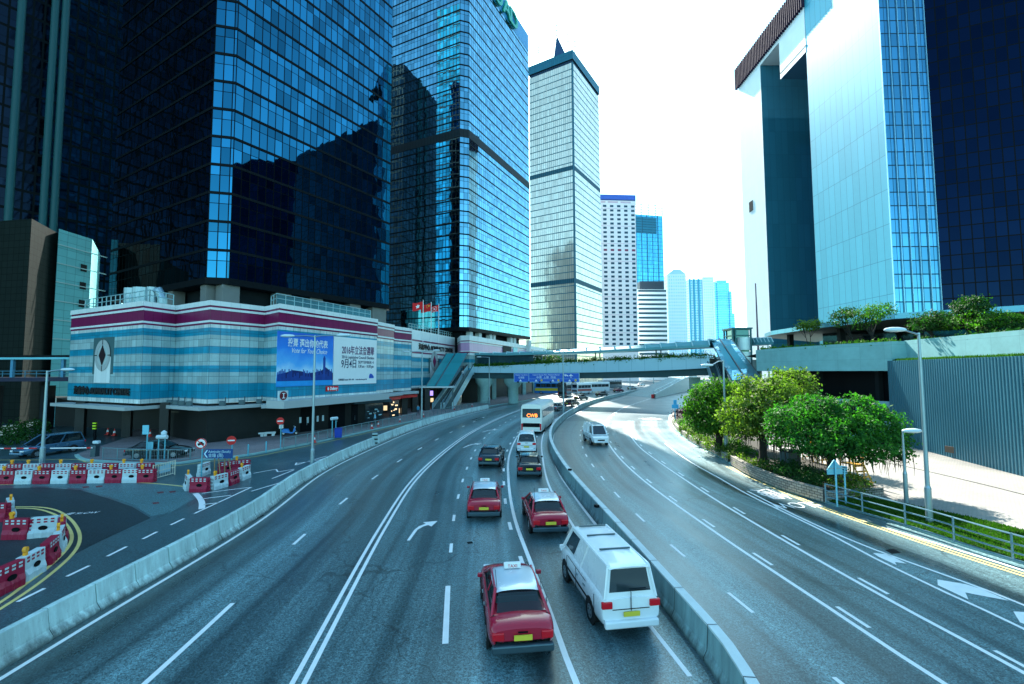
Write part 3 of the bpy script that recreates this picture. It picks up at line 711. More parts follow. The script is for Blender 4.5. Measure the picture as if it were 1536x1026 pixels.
for k in range(5): wquad(mb, 5.5 * k + 1.2, 0, 5.5 * k + 1.6, z, wm2, .1, .3)
mb.build('mullion', pm('mull_blue', (.03, .16, .25), .5), t)
mb = MB(); wquad(mb, 1, z - 17, 22, z - 2, wm2, .1, .2); mb.build('plant_floor', panels('lv', (.02, .17, .27), 40, 2.4, .5, (.01, .06, .10), .5), t)
wb = facade('banded_wall', 400, 3.6, .01, 1.9, 0, (.04, .10, .13), (.85, .86, .86), .2, .01, .01, .3, metal=0.2, frough=.6)
t, P, z = block('office_block', 'low white office block with dark ribbon windows and a grey roof box', 958.5, 1001, 434, 370, 20, wb, dy=1)
mb = MB(); mb.box(((P[0][0] + P[1][0]) / 2, P[0][1] + 9, z + 3.4), (19.5, 16, 6.8)); mb.build('plant_room', panels('plant', (.10, .15, .18), 1.2, 20, .2, (.04, .06, .08), .6), t)
haz1 = facade('pale_wall', 3.0, 4.2, 1.9, 2.4, 0, (.30, .66, .85), (.80, .86, .92), .3, .0, .0, .3, metal=.1, frough=.7)  # haze is put into the pale wall colours of the far towers
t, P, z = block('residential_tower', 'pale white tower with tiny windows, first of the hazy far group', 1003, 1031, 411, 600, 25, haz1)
mb = MB(); cx = (P[0][0] + P[1][0]) / 2; w_ = P[1][0] - P[0][0]
pr = [Vector((P[0][0], P[0][1], z)), Vector((P[0][0] + w_ * .35, P[0][1], z + 6)), Vector((P[0][0] + w_ * .7, P[0][1], z + 6)), Vector((P[1][0], P[1][1], z)), ]
mb.face(pr); mb.face([q_ + Vector((0, 25, 0)) for q_ in pr[::-1]])
for k in range(3): mb.face([pr[k], pr[k] + Vector((0, 25, 0)), pr[k + 1] + Vector((0, 25, 0)), pr[k + 1]])
mb.build('roof', pm('roof_pale', (.5, .72, .8), .6), t)
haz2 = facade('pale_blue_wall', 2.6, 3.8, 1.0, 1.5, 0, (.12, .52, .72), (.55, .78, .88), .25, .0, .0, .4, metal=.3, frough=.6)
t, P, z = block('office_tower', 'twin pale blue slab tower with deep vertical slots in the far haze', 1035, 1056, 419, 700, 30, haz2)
t2 = MB(); a = V(1056, 500, 698); b_ = V(1072.5, 500, 698); t2.prism([(a.x, a.y), (b_.x, b_.y), (b_.x, b_.y + 25), (a.x, a.y + 25)], 0, V(1060, 415.5, 698).z); t2.build('wing', haz1, t)
mb = MB()
for px in (1036.5, 1043, 1050): a = V(px, 500, 699); mb.box((a.x, a.y, z / 2), (2.2, 1.5, z + 1))
mb.build('slot', pm('slot_blue', (.06, .33, .48), .5), t)
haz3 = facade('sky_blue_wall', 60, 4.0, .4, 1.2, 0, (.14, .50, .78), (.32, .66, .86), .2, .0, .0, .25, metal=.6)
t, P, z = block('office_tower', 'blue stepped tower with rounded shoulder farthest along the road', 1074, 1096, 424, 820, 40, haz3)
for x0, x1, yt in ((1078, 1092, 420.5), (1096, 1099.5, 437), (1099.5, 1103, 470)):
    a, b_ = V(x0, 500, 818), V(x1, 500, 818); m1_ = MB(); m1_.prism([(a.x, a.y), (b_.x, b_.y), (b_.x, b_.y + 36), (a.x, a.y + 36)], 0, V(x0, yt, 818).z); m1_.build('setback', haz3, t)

# ---------------------------------------------------------------- far left: dark towers
Lp = [pt2(V(190, 300, 94)), pt2(V(-160, 300, 70)), pt2(V(-1200, 300, 38)), (-190, 60), (-150, 150)]  # unseen left corners drawn out to give the mirror tower dark reflections
facL = facade('black_curtain_wall', 1.5, 3.6, .3, .5, .5, (.006, .012, .022), (.002, .003, .004), .05, .02, .03, .7, metal=.9)
t = root('office_tower', 'black glass tower at the far left with pale vertical fins', Lp)
wallpart('glass_wall', Lp, 0, 125, facL, t)
fin = panels('fin_teal', (.08, .30, .33), 5, 3.6, .12, (.02, .09, .1), .5)
for px in (14, 66, 82):
    p = WP(px, 300, Lp[1], Lp[0]); m1_ = MB(); m1_.tube([(p.x, p.y, 14), (p.x, p.y, 125)], .6, 8); m1_.build('fin', fin, t, smooth=True)
# small teal block with square windows
P = [pt2(V(79, 500, 74)), pt2(V(131, 500, 80)), pt2(V(150, 500, 96)), pt2(V(84, 500, 92))]
t = root('office_block', 'small teal tiled block with a column of square windows behind the podium', P)
zt = V(79, 343, 74).z
wallpart('wall', P, 0, zt, panels('teal_tile', (.16, .52, .54), 1.6, 1.25, .05, (.05, .2, .22), .4), t)
mm = wallM(Vector((P[0][0], P[0][1], 0)), P[0], P[1]); 
for k in range(7):
    m1_ = MB(); wquad(m1_, 4.1, zt - 6 - k * 3.05, 5.2, zt - 4.8 - k * 3.05, mm, .03, .04); m1_.build('window', M['black'], t)
m1_ = MB()
for k in range(8): wquad(m1_, 0, zt - 2.6 - k * 3.05, 9, zt - 2.45 - k * 3.05, mm, .01, .08)
m1_.build('string_course', pm('course', (.45, .62, .62), .5), t)
P = [pt2(V(-260, 500, 66)), pt2(V(-60, 500, 70)), pt2(V(37, 500, 68)), pt2(V(82, 500, 76)), pt2(V(60, 500, 92)), pt2(V(-260, 500, 90))]
t = root('office_block', 'dark brown tiled low block at the left edge below the black tower', P)
wallpart('wall', P, 0, V(37, 328, 68).z, panels('brown_tile', (.014, .020, .018), 1.0, 1.0, .07, (.006, .009, .008), .8, spec=.05), t)

# ---------------------------------------------------------------- striped shopping podium
c0 = pt2(V(104, 540, 56)); c1 = pt2(V(213, 540, 48.4)); c2 = pt2(V(262, 540, 52.0)); c3 = pt2(V(313.5, 540, 48.1)); c4 = pt2(V(395.3, 540, 53)); c5 = pt2(V(416, 540, 50.6)); c6 = pt2(V(565, 540, 66.3))
p7 = pt2(V(565, 540, 69.5)); p8 = pt2(V(590.3, 540, 74.5)); p9 = pt2(V(590.3, 540, 76.5)); p10 = pt2(V(617, 540, 81))
g0 = pt2(V(617, 540, 90)); gA = pt2(V(682, 540, 113))
ZB, ZT = 4.1, 14.8
stripes = [(ZB, (.66, .72, .70)), (4.54, 'b'), (6.10, 'w'), (7.29, 'b'), (8.03, 'w'), (9.29, 'b'), (10.03, 'w'), (11.22, 'b'), (11.96, 'w2')]
mpod, nt, b = newmat('striped_cladding'); Lk = nt.links.new
geo = N(nt, 'NewGeometry'); sp = N(nt, 'SeparateXYZ'); Lk(geo.outputs['Position'], sp.inputs[0])
cr = nt.nodes.new('ShaderNodeValToRGB'); cr.color_ramp.interpolation = 'CONSTANT'; E = cr.color_ramp.elements
cols = {'b': (.004, .26, .40), 'w': (.34, .48, .49), 'w2': (.62, .68, .67)}
first = True
for zc, cc in stripes:
    cc = cols.get(cc, cc); e = E[0] if first else E.new((zc - ZB) / 12.0); first = False
    e.position = (zc - ZB) / 12.0; e.color = (*cc, 1)
for e in list(E)[len(stripes):]: E.remove(e)
Lk(math_(nt, 'DIVIDE', math_(nt, 'SUBTRACT', sp.outputs[2], ZB), 12.0), cr.inputs[0])
uv = N(nt, 'UVMap'); su = N(nt, 'SeparateXYZ'); Lk(uv.outputs[0], su.inputs[0])
u = math_(nt, 'DIVIDE', su.outputs[0], 1.02); v = math_(nt, 'DIVIDE', math_(nt, 'SUBTRACT', sp.outputs[2], 4.54), .78)
mk = math_(nt, 'MAXIMUM', math_(nt, 'LESS_THAN', math_(nt, 'FRACT', u), .035), math_(nt, 'LESS_THAN', math_(nt, 'FRACT', v), .04))
idv = N(nt, 'CombineXYZ'); Lk(math_(nt, 'FLOOR', u), idv.inputs[0]); Lk(math_(nt, 'FLOOR', v), idv.inputs[1])
wn = N(nt, 'TexWhiteNoise'); wn.noise_dimensions = '3D'; Lk(idv.outputs[0], wn.inputs[0])
ns = N(nt, 'TexNoise', Scale=5, Detail=8, Roughness=.8); Lk(geo.outputs['Position'], ns.inputs['Vector'])
mps = N(nt, 'Mapping'); mps.inputs['Scale'].default_value = (1.6, 1.6, .09); Lk(geo.outputs['Position'], mps.inputs['Vector']); nst = N(nt, 'TexNoise', Scale=1.0, Detail=5, Roughness=.7); Lk(mps.outputs[0], nst.inputs['Vector'])
k = math_(nt, 'MULTIPLY', math_(nt, 'MULTIPLY', math_(nt, 'MULTIPLY_ADD', wn.outputs[0], .36, .82), math_(nt, 'MULTIPLY_ADD', nst.outputs[0], .9, .52)), math_(nt, 'MULTIPLY_ADD', ns.outputs[0], .5, .75))
c = mixc(nt, 1.0, cr.outputs[0], k, 'MULTIPLY'); Lk(mixc(nt, mk, c, (.02, .08, .11, 1)), b.inputs['Base Color'])
b.inputs['Roughness'].default_value = .28
maroon = panels('maroon_tile', (.20, .012, .075), 1.02, 30, .03, (.08, .005, .03), .3)
trimw = panels('white_trim', (.72, .75, .74), 1.02, 30, .02, (.4, .43, .43), .5)
POD = [c0, c1, c2, c3, c4, c5, c6, p7, p8, p9, p10, g0, gA, (-20, 125), (-48, 80), (-60, 70)]
pod = root('shopping_podium', 'striped blue and white shopping podium with maroon band along the pavement', POD)
faces = [c0, c1, c2, c3, c4, c5, c6, p7, p8, p9, p10]
mb = MB()
for a, b_ in zip(faces, faces[1:]):
    L = math.hypot(b_[0] - a[0], b_[1] - a[1]); mb.face([(*a, ZB), (*b_, ZB), (*b_, 12.33), (*a, 12.33)], 0, [(0, ZB), (L, ZB), (L, 12.33), (0, 12.33)])
mb.build('striped_wall', mpod, pod)
def band(name, z0, z1, mat, d):
    mb = MB(); o = offset([Vector((*p, 0)) for p in faces], -d)
    for a, b_ in zip(o, o[1:]):
        L = (b_ - a).length
        mb.face([(a.x, a.y, z0), (b_.x, b_.y, z0), (b_.x, b_.y, z1), (a.x, a.y, z1)], 0, [(0, z0), (L, z0), (L, z1), (0, z1)])
    i = offset([Vector((*p, 0)) for p in faces], .4)
    for a, b_, a2, b2 in zip(o, o[1:], i, i[1:]):
        mb.face([(a.x, a.y, z1), (b_.x, b_.y, z1), (b2.x, b2.y, z1), (a2.x, a2.y, z1)]); mb.face([(a.x, a.y, z0), (b_.x, b_.y, z0), (b2.x, b2.y, z0), (a2.x, a2.y, z0)])
    mb.build(name, mat, pod)
band('maroon_band', 12.33, 12.51, maroon, .02); band('white_trim', 12.51, 12.73, trimw, .10); band('maroon_band', 12.73, 13.84, maroon, .02)
band('white_trim', 13.84, 14.08, trimw, .10); band('maroon_band', 14.08, 14.29, maroon, .02); band('parapet', 14.29, 14.8, trimw, .14)
mb = MB(); mb.face([(p[0], p[1], 14.25) for p in [c0, c1, c2, c3, c4, c5, c6, p7, p8, p9, p10, (-30, 100), (-50, 80), (-60, 66)]]); mb.build('roof_deck', M['concrete'], pod)
# ground floor: dark granite walls with doors, set under the canopy
gf = [c3, c4, c5, c6, p7, p8]
mb = MB()
gl0 = [(c3[0], c3[1])] + [along(c3, unit(c3, c6), 6.0)]
gw = [c3, pt2(V(570, 560, 66.3))]
d36 = unit(*gw); L36 = math.hypot(gw[1][0] - gw[0][0], gw[1][1] - gw[0][1])
gwm = wallM(Vector((gw[0][0], gw[0][1], 0)), *gw)
mb = MB(); mb.face([(*gw[0], 0), (*gw[1], 0), (*gw[1], ZB), (*gw[0], ZB)], 0, [(0, 0), (L36, 0), (L36, ZB), (0, ZB)])
mb.face([(*gw[0], 0), (*along(gw[0], (-d36[1], d36[0]), 9), 0), (*along(gw[0], (-d36[1], d36[0]), 9), ZB), (*gw[0], ZB)])
mb.build('granite_wall', panels('granite_tile', (.015, .017, .016), 1.2, .8, .015, (.012, .013, .013), .4, noise=.5), pod)
for u0, w_ in ((10.2, 1.6), (14.0, 2.4), (17.4, 1.0)):
    m1_ = MB(); wquad(m1_, u0, .15, u0 + w_, 3.1, gwm, .01, .04); dr = m1_.build('door', M['black'], pod)
    m1_ = MB(); wquad(m1_, u0 + w_ / 2 - .02, .9, u0 + w_ / 2 + .02, 1.5, gwm, .06, .05); m1_.build('handle', M['steel'], dr)
def shopwin(u0, w_, z0, z1, lit):
    m1_ = MB(); wquad(m1_, u0, z0, u0 + w_, z1, gwm, .01, .05); f_ = m1_.build('shop_window', M['glass_dark'], pod)
    m2_ = MB(); rn = random.Random(int(u0 * 10))
    for k in range(9):
        x, y = u0 + .2 + rn.random() * (w_ - .9), z0 + .2 + rn.random() * (z1 - z0 - .6); wquad(m2_, x, y, x + rn.uniform(.15, .6), y + rn.uniform(.06, .22), gwm, .065, .01)
    m2_.build('window_patch', lit, f_)
shopwin(19.6, 3.0, .5, 2.9, pm('sticker', (.35, .55, .6), .5)); shopwin(23.9, 1.7, .6, 3.2, emis('warm_shop', (1, .72, .4), .35))  # second window: patches glow in place of the lit shop inside
m1_ = MB()
for px, py in ((450, 630), (484, 627), (461, 630), (476, 628)):
    p = WP(px, py, *gw); q_ = gwm.inverted() @ p; wquad(m1_, q_.x - .13, q_.y - .35, q_.x + .13, q_.y + .35, gwm, .06, .02)
m1_.build('door_notice', pm('notice', (.55, .7, .78), .5), pod)
m1_ = MB(); wquad(m1_, 17.0, 3.05, 23.3, 3.5, gwm, .5, .6); m1_.build('signboard', M['steel_dark'], pod)
# left part of the ground floor: driveway opening, columns, inner wall and door bay
back0, back1 = pt2(V(70, 600, 66)), pt2(V(310, 600, 58))
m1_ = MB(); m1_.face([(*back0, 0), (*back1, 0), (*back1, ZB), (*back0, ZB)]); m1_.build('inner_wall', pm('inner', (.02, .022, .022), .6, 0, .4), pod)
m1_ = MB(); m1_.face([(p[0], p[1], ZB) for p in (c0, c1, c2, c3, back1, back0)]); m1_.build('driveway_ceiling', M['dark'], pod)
for px, py in ((190, 655), (246, 660), (120, 655)):
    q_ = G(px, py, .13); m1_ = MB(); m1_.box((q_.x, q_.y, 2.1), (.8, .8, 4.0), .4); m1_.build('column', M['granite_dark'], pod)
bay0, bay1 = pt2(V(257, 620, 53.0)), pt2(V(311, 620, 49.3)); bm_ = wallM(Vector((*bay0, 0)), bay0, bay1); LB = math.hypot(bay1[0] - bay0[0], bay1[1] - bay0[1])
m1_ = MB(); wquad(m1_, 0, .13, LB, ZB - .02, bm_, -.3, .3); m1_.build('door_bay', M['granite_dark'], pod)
for u0 in (1.2, 2.9):
    m1_ = MB(); wquad(m1_, u0, .15, u0 + 1.3, 2.6, bm_, .01, .04); m1_.build('door', pm('door_teal', (.02, .04, .05), .4), pod)
m1_ = MB(); 
for u0 in (2.65, 4.35): wquad(m1_, u0, .13, u0 + .14, 3.0, bm_, .01, .08)
wquad(m1_, .2, 2.85, 4.5, 3.0, bm_, .01, .1); m1_.build('door_frame', pm('frame_bronze', (.14, .13, .11), .5), pod)
m1_ = MB(); wquad(m1_, 1.95, 1.65, 2.25, 2.05, bm_, .06, .02); wquad(m1_, -2.2, 2.2, -1.9, 3.1, bm_, .06, .02); m1_.build('door_notice', pm('notice', (.55, .7, .78), .5), pod)
# canopies
def canopy(pts, out, z0, z1, name='canopy', mat=None):
    o = offset([Vector((*p, 0)) for p in pts], -out); i = [Vector((*p, 0)) for p in pts]; i = offset(i, .3)
    mb = MB()
    rows = [[(p.x, p.y, z0) for p in i], [(p.x, p.y, z0) for p in o], [(p.x, p.y, z1) for p in o], [(p.x, p.y, z1) for p in i]]
    mb.grid(rows)
    for e in (0, -1): mb.face([r[e] for r in rows])
    return mb.build(name, mat or trimw, pod)
canopy([c0, c1, c2, c3, c4, c5], 1.5, 3.5, 3.85)
canopy([along(c5, unit(c6, c5), 1.0), c6], 2.2, 3.5, 4.3)
canopy([p7, p8, p9, p10], 1.6, 3.6, 4.0)
canopy([p7, p8, p9, p10], 1.3, 3.0, 3.45, 'red_fascia', M['red'])
# machines on the canopy ledge
for px, py in ((254, 606), (263, 606), (272, 606), (283, 606), (333, 605), (362, 604.5), (388, 604)):
    a, b_ = (c2, c3) if px < 290 else (c3, c4)
    p = WP(px, py, a, b_, .8); m1_ = MB(); m1_.box((p.x, p.y, 4.1), (.5, .35, .5), .5); m1_.tube([(p.x + .35, p.y, 3.85), (p.x + .35, p.y, 4.75)], .06, 6); m1_.build('floodlight', M['steel_dark'], pod, bevel=.04)
# arcade to the right of the shops
for px, Yc in ((592, 77), (606, 80), (622, 84), (640, 88), (660, 95), (678, 101)):
    q_ = V(px, 600, Yc); m1_ = MB(); m1_.box((q_.x, q_.y, 2.0), (1.0, 1.0, 4.0), .45); m1_.build('column', M['granite_dark'], pod)
ab0, ab1 = pt2(V(570, 600, 71)), pt2(V(690, 600, 112)); sh = along((0, 0), (-.9, .43), 5)
m1_ = MB(); m1_.face([(ab0[0] + sh[0], ab0[1] + sh[1], 0), (ab1[0] + sh[0], ab1[1] + sh[1], 0), (ab1[0] + sh[0], ab1[1] + sh[1], 4.2), (ab0[0] + sh[0], ab0[1] + sh[1], 4.2)]); m1_.face([(*ab0, 4.2), (*ab1, 4.2), (ab1[0] + sh[0], ab1[1] + sh[1], 4.2), (ab0[0] + sh[0], ab0[1] + sh[1], 4.2)])
m1_.build('arcade_wall', pm('arcade', (.05, .045, .04), .6, 0, .5, .6), pod)
m1_ = MB()
for px, py, c_ in ((578, 612, 0), (597, 616, 0), (640, 604, 0), (648, 600, 0)):
    p = V(px, py, 80 if px < 620 else 96); m1_.box((p.x, p.y, p.z), (.6, .1, .8), .5)
m1_.build('lit_panel', emis('arcade_light', (1, .75, .42), .22), pod)
# gate block with the name
gm = wallM(Vector((*g0, 0)), g0, gA); LG = math.hypot(gA[0] - g0[0], gA[1] - g0[1])
GT = 14.9
m1_ = MB(); wquad(m1_, 0, 4.2, LG, GT, gm, -.3, .3); m1_.build('gate_wall', mpod, pod)
m1_ = MB(); wquad(m1_, .02, 10.2, LG - .02, GT + .6, gm, .0, .12); m1_.build('gate_panel', trimw, pod)
m1_ = MB(); wquad(m1_, 0, 10.9, LG, 11.2, gm, .13, .03); wquad(m1_, 0, 13.3, LG, 13.6, gm, .13, .03); m1_.build('maroon_band', maroon, pod)
letm = pm('letter_dark', (.02, .022, .024), .35)
text('海富中心 ADMIRALTY CENTRE', 1.35, letm, pod, 'lettering', .06, 'CENTER', gm @ Matrix.Translation((LG * .52, 12.25, .22)), width=LG * .8, bold=.03)
wm0 = wallM(Vector((*c0, 0)), c0, c1); L01 = math.hypot(c1[0] - c0[0], c1[1] - c0[1])
text('海富中心 ADMIRALTY CENTRE', 1.0, letm, pod, 'lettering', .06, 'CENTER', wm0 @ Matrix.Translation((L01 * .5, 5.25, .12)), width=L01 * .76, bold=.03)
def emblem(Mx, r, dark):
    e1_ = MB(); n = 36
    for r0, r1_, o0, sy in ((r * .68, r, .10, 1.0),):
        for k in range(n):
            a0, a1_ = 2 * math.pi * k / n, 2 * math.pi * (k + 1) / n
            P_ = [Mx @ Vector((math.cos(a) * q, math.sin(a) * q, o0)) for q, a in ((r0, a0), (r1_, a0), (r1_, a1_), (r0, a1_))]
            e1_.face(P_)
    w_ = r * 1.02
    wquad(e1_, -w_, -r * 1.75, w_, -r * .1, Mx, .02, .04)
    ring = e1_.build('emblem_ring', trimw, pod)
    e2_ = MB(); wquad(e2_, -r * 1.35, -r * 1.2, r * 1.35, r * 1.15, Mx, .0, .015); e2_.build('emblem_ground', pm('emblem_green', (.05, .12, .13), .5), pod)
    e2_ = MB(); e2_.disc(Mx @ Vector((0, 0, .066)), Mx.to_3x3() @ Vector((0, 0, 1)), r * .69, 32, 0, .012); e2_.build('emblem_disc', pm('emblem_grey', (.42, .5, .5), .5), pod)
    e2_ = MB(); e2_.face([Mx @ Vector(p) for p in ((0, -r * .66, .125), (r * .45, 0, .125), (0, r * .66, .125), (-r * .45, 0, .125))]); e2_.build('emblem_diamond', dark, pod)
    e2_ = MB()
    for a in range(4):
        q = Mx @ Matrix.Rotation(R(90 * a), 4, 'Z'); wquad(e2_, r * .69, -.05, r * 1.02, .05, q, .11, .015)
    e2_.build('emblem_spoke', M['dark'], pod)
p = WP(155, 533, c0, c1); emblem(wallM(p, c0, c1), 1.75, pm('diamond_dark', (.02, .004, .01), .4))
p = WP(650.5, 542, g0, gA); emblem(wallM(p, g0, gA) @ Matrix.Translation((0, 0, .1)), 2.1, pm('diamond_maroon', (.22, .015, .08), .4))
# roof railings
def rail(name, pts, z, h, parent, gap=1.1, rr=.035, mat=None):
    mb = MB(); P_ = [Vector((p[0], p[1], 0)) for p in pts]
    for a, b_ in zip(P_, P_[1:]):
        n = max(1, int((b_ - a).length / gap))
        for k in range(n + 1):
            q = a.lerp(b_, k / n); mb.tube([(q.x, q.y, z), (q.x, q.y, z + h)], rr, 6)
        for hh in (h, h * .55): mb.tube([(a.x, a.y, z + hh), (b_.x, b_.y, z + hh)], rr, 6)
    return mb.build(name, mat or pm('rail_teal', (.30, .48, .5), .5, .2), parent)
i0 = offset([Vector((*p, 0)) for p in (c0, c1, c2)], .5); rail('roof_railing', [i0[0].lerp(i0[1], .12), i0[1], i0[2]], 14.8, 1.25, pod, 1.0, .05)
i5 = offset([Vector((*p, 0)) for p in (c4, c5, c6)], .5); rail('roof_railing', [i5[0].lerp(i5[1], .2), i5[1], i5[1].lerp(i5[2], .95)], 14.8, 1.15, pod, 1.15, .045)
m1_ = MB(); a, b_ = i5[1], i5[1].lerp(i5[2], .95); m1_.face([(a.x, a.y, 14.85), (b_.x, b_.y, 14.85), (b_.x, b_.y, 15.85), (a.x, a.y, 15.85)]); m1_.build('railing_glass', pm('rail_glass', (.10, .24, .27), .1, .3), pod)
ig = offset([Vector((*p, 0)) for p in (g0, gA)], .6); rail('roof_railing', [ig[0], ig[1]], GT + .6, 1.2, pod, 1.3, .06)
# roof ducts and tanks
for px, py, r_ in ((200, 437, .9), (214, 436, 1.0), (229, 435, .6)):
    q_ = V(px, py, 54); m1_ = MB(); m1_.tube([(q_.x, q_.y, 14.3), (q_.x, q_.y, q_.z + .3)], r_, 14); m1_.build('roof_duct', M['steel'], pod)
q_ = V(238, 436, 54); m1_ = MB(); m1_.tube([(q_.x - 1, q_.y, q_.z - .2), (q_.x, q_.y, q_.z), (q_.x + .5, q_.y, q_.z - 1), (q_.x + .5, q_.y, 14.4)], .5, 10); m1_.build('roof_duct', M['steel'], pod)
# glazed lift lobby and pink block behind the stairs
k0, k1 = pt2(V(682.5, 540, 113.5)), pt2(V(702, 540, 117))
m1_ = MB(); m1_.prism([k0, k1, along(k1, (-.9, .43), 8), along(k0, (-.9, .43), 8)], 4, V(690, 505, 115).z); m1_.build('glass_lobby', facade('lobby_glass', 1.3, 3.2, .2, .3, 0, (.06, .16, .18), (.02, .09, .11), .05), pod)
b0, b1 = pt2(V(704, 540, 103)), pt2(V(820, 540, 167)); bsd = along(b0, (-.9, .43), 3)
P = [b0, b1, along(b1, (-.9, .43), 16), along(along(b0, unit(b0, b1), 22), (-.9, .43), 16), along(b0, (-.9, .43), 2.2)]
pk = root('shopping_podium', 'pale pink banded podium wing behind the escalator under the second tower', P)
ZP = V(704, 503, 103).z
wallpart('wall', P, 6.6, ZP - 3.4, mpod, pk)
wallpart('undercroft_wall', grow(P, -4), 0, 6.6, pm('undercroft', (.035, .035, .03), .6, 0, .5, .5), pk)
for f in (.12, .3, .5, .72, .9):
    c = along(along(b0, unit(b0, b1), f * 62), (-.9, .43), 1.5); mb = MB(); mb.box((c[0], c[1], 3.3), (1.1, 1.1, 6.6), .3); mb.build('column', M['concrete'], pk)
pinkw = panels('pink_tile', (.58, .30, .48), 1.1, 30, .03, (.3, .12, .25), .35)
wallpart('pink_band', grow(P, .03), ZP - 3.4, ZP - 1.6, pinkw, pk)
for z0_, z1_ in ((ZP - 4.4, ZP - 3.9), (ZP - 3.6, ZP - 3.4), (ZP - 1.6, ZP - 1.35), (ZP - 1.1, ZP)): wallpart('white_trim', grow(P, .12), z0_, z1_, trimw, pk)
wallpart('maroon_band', grow(P, .05), ZP - 1.35, ZP - 1.1, maroon, pk); wallpart('maroon_band', grow(P, .05), ZP - 3.9, ZP - 3.6, maroon, pk)
pm_ = wallM(Vector((*b0, 0)), b0, b1)
for px in (760, 772):
    p = WP(px, 523, b0, b1); q_ = pm_.inverted() @ p; m1_ = MB(); wquad(m1_, q_.x - (3.4 if px < 765 else 1.9), ZP - 3.6, q_.x + (3.4 if px < 765 else 1.9), ZP - 1.2, pm_, .14, .1); m1_.build('window', M['dark'] if px < 765 else M['teal_paint'], pk)

# ---------------------------------------------------------------- billboards (hung on the podium: things of their own)
p56 = (c5, c6)
def bb(px0, px1, yt, yb, name, label, mat):
    a, b_ = WP(px0, yt, *p56), WP(px1, yt, *p56); Mx = wallM(Vector((a.x, a.y, 0)), *p56); L = (Vector((b_.x, b_.y, 0)) - Vector((a.x, a.y, 0))).length
    zt_, zb_ = a.z, WP(px0, yb, *p56).z
    t = thing(name, label, 'billboard', (a.x, a.y, zb_)); m1_ = MB(); wquad(m1_, 0, zb_, L, zt_, Mx, .06, .10)
    pn = m1_.build('panel', mat, t); return t, Mx, L, zb_, zt_
mbl, nt, b = newmat('poster_sky'); Lk = nt.links.new     # printed picture: blue sky, white cloud bank
geo = N(nt, 'NewGeometry'); sp = N(nt, 'SeparateXYZ'); Lk(geo.outputs['Position'], sp.inputs[0])
cr = nt.nodes.new('ShaderNodeValToRGB'); E = cr.color_ramp.elements
E[0].position = 0; E[0].color = (.01, .22, .65, 1); E[1].position = 1; E[1].color = (.008, .11, .55, 1)
for ps, cc in ((.12, (.02, .30, .75, 1)), (.3, (.45, .7, .9, 1)), (.45, (.10, .42, .85, 1)), (.65, (.015, .22, .75, 1))): e = E.new(ps); e.color = cc
ns = N(nt, 'TexNoise', Scale=.5, Detail=6); Lk(geo.outputs['Position'], ns.inputs['Vector'])
Lk(math_(nt, 'ADD', math_(nt, 'DIVIDE', math_(nt, 'SUBTRACT', sp.outputs[2], 5.6), 6.2), math_(nt, 'MULTIPLY_ADD', ns.outputs[0], .5, -.25)), cr.inputs[0]); Lk(cr.outputs[0], b.inputs['Base Color']); b.inputs['Roughness'].default_value = .5
t, Mx, L, z0_, z1_ = bb(415.5, 499, 496.3, 580.5, 'election_billboard', 'blue billboard showing a harbour skyline, on the striped podium wall', mbl)
navy = pm('print_navy', (.006, .02, .13), .5, 0, .3, 2.0); navy2 = pm('print_blue', (.012, .06, .30), .5, 0, .3, 2.0); cyanp = pm('print_cyan', (.02, .30, .70), .5, 0, .2)
H = z1_ - z0_
m1_ = MB()
m1_.face([Mx @ Vector((x * L, z0_ + y * H, .167)) for x, y in ((0, .1), (1, .1), (1, .24), (.93, .30), (.85, .36), (.78, .30), (.66, .26), (.5, .24), (.4, .28), (.25, .30), (.15, .26), (0, .22))]); m1_.build('printed_hill', navy, t)
m1_ = MB(); rn = random.Random(5)
for k in range(44):
    x = k / 44 * .98 + .005; h = rn.uniform(.15, .33) if abs(x - .82) > .05 else .22; wquad(m1_, x * L, z0_ + .1 * H, (x + .016) * L, z0_ + h * H, Mx, .168 + .002 * (k % 3), .003)
wquad(m1_, .80 * L, z0_ + .1 * H, .845 * L, z0_ + .55 * H, Mx, .176, .004); wquad(m1_, .81 * L, z0_ + .55 * H, .835 * L, z0_ + .58 * H, Mx, .176, .004)
m1_.build('printed_skyline', navy2, t)
m1_ = MB(); wquad(m1_, 0, z0_ + .01 * H, L, z0_ + .10 * H, Mx, .168, .003); m1_.build('printed_water', cyanp, t)
wp = pm('print_white', (.82, .84, .86), .5, 0, .03)
text('投票 選出你的代表', 1.0, wp, t, 'headline', .01, 'CENTER', Mx @ Matrix.Translation((L * .52, z0_ + H * .80, .19)), width=L * .72, bold=.015)
text('Vote for Your Choice', .8, wp, t, 'headline', .01, 'CENTER', Mx @ Matrix.Translation((L * .54, z0_ + H * .66, .19)), width=L * .64, shear=.35)
t, Mx, L, z0_, z1_ = bb(499.6, 564, 504.5, 577.3, 'election_billboard', 'white billboard of election dates hung on the striped podium wall', M['white']); H = z1_ - z0_
plum = pm('print_plum', (.10, .012, .10), .5); ink = pm('print_ink', (.02, .03, .09), .5)
for s, y, sz, wd, mt, xx in (('2016年立法會選舉', .72, 1.25, .76, plum, .55), ('2016 Legislative Council Election', .58, .55, .76, ink, .55), ('9月4日', .43, 1.3, .33, ink, .335), ('SEPTEMBER 4', .475, .55, .38, ink, .73), ('7:30 am – 10:30 pm', .385, .55, .38, ink, .73), ('查詢熱線 Enquiry 2891 1001', .1, .3, .34, ink, .28), ('www.elections.gov.hk', .1, .3, .27, ink, .62)):
    text(s, sz, mt, t, 'headline', .01, 'CENTER', Mx @ Matrix.Translation((L * xx, z0_ + H * y, .175)), width=L * wd, bold=.012 if sz > 1 else 0)
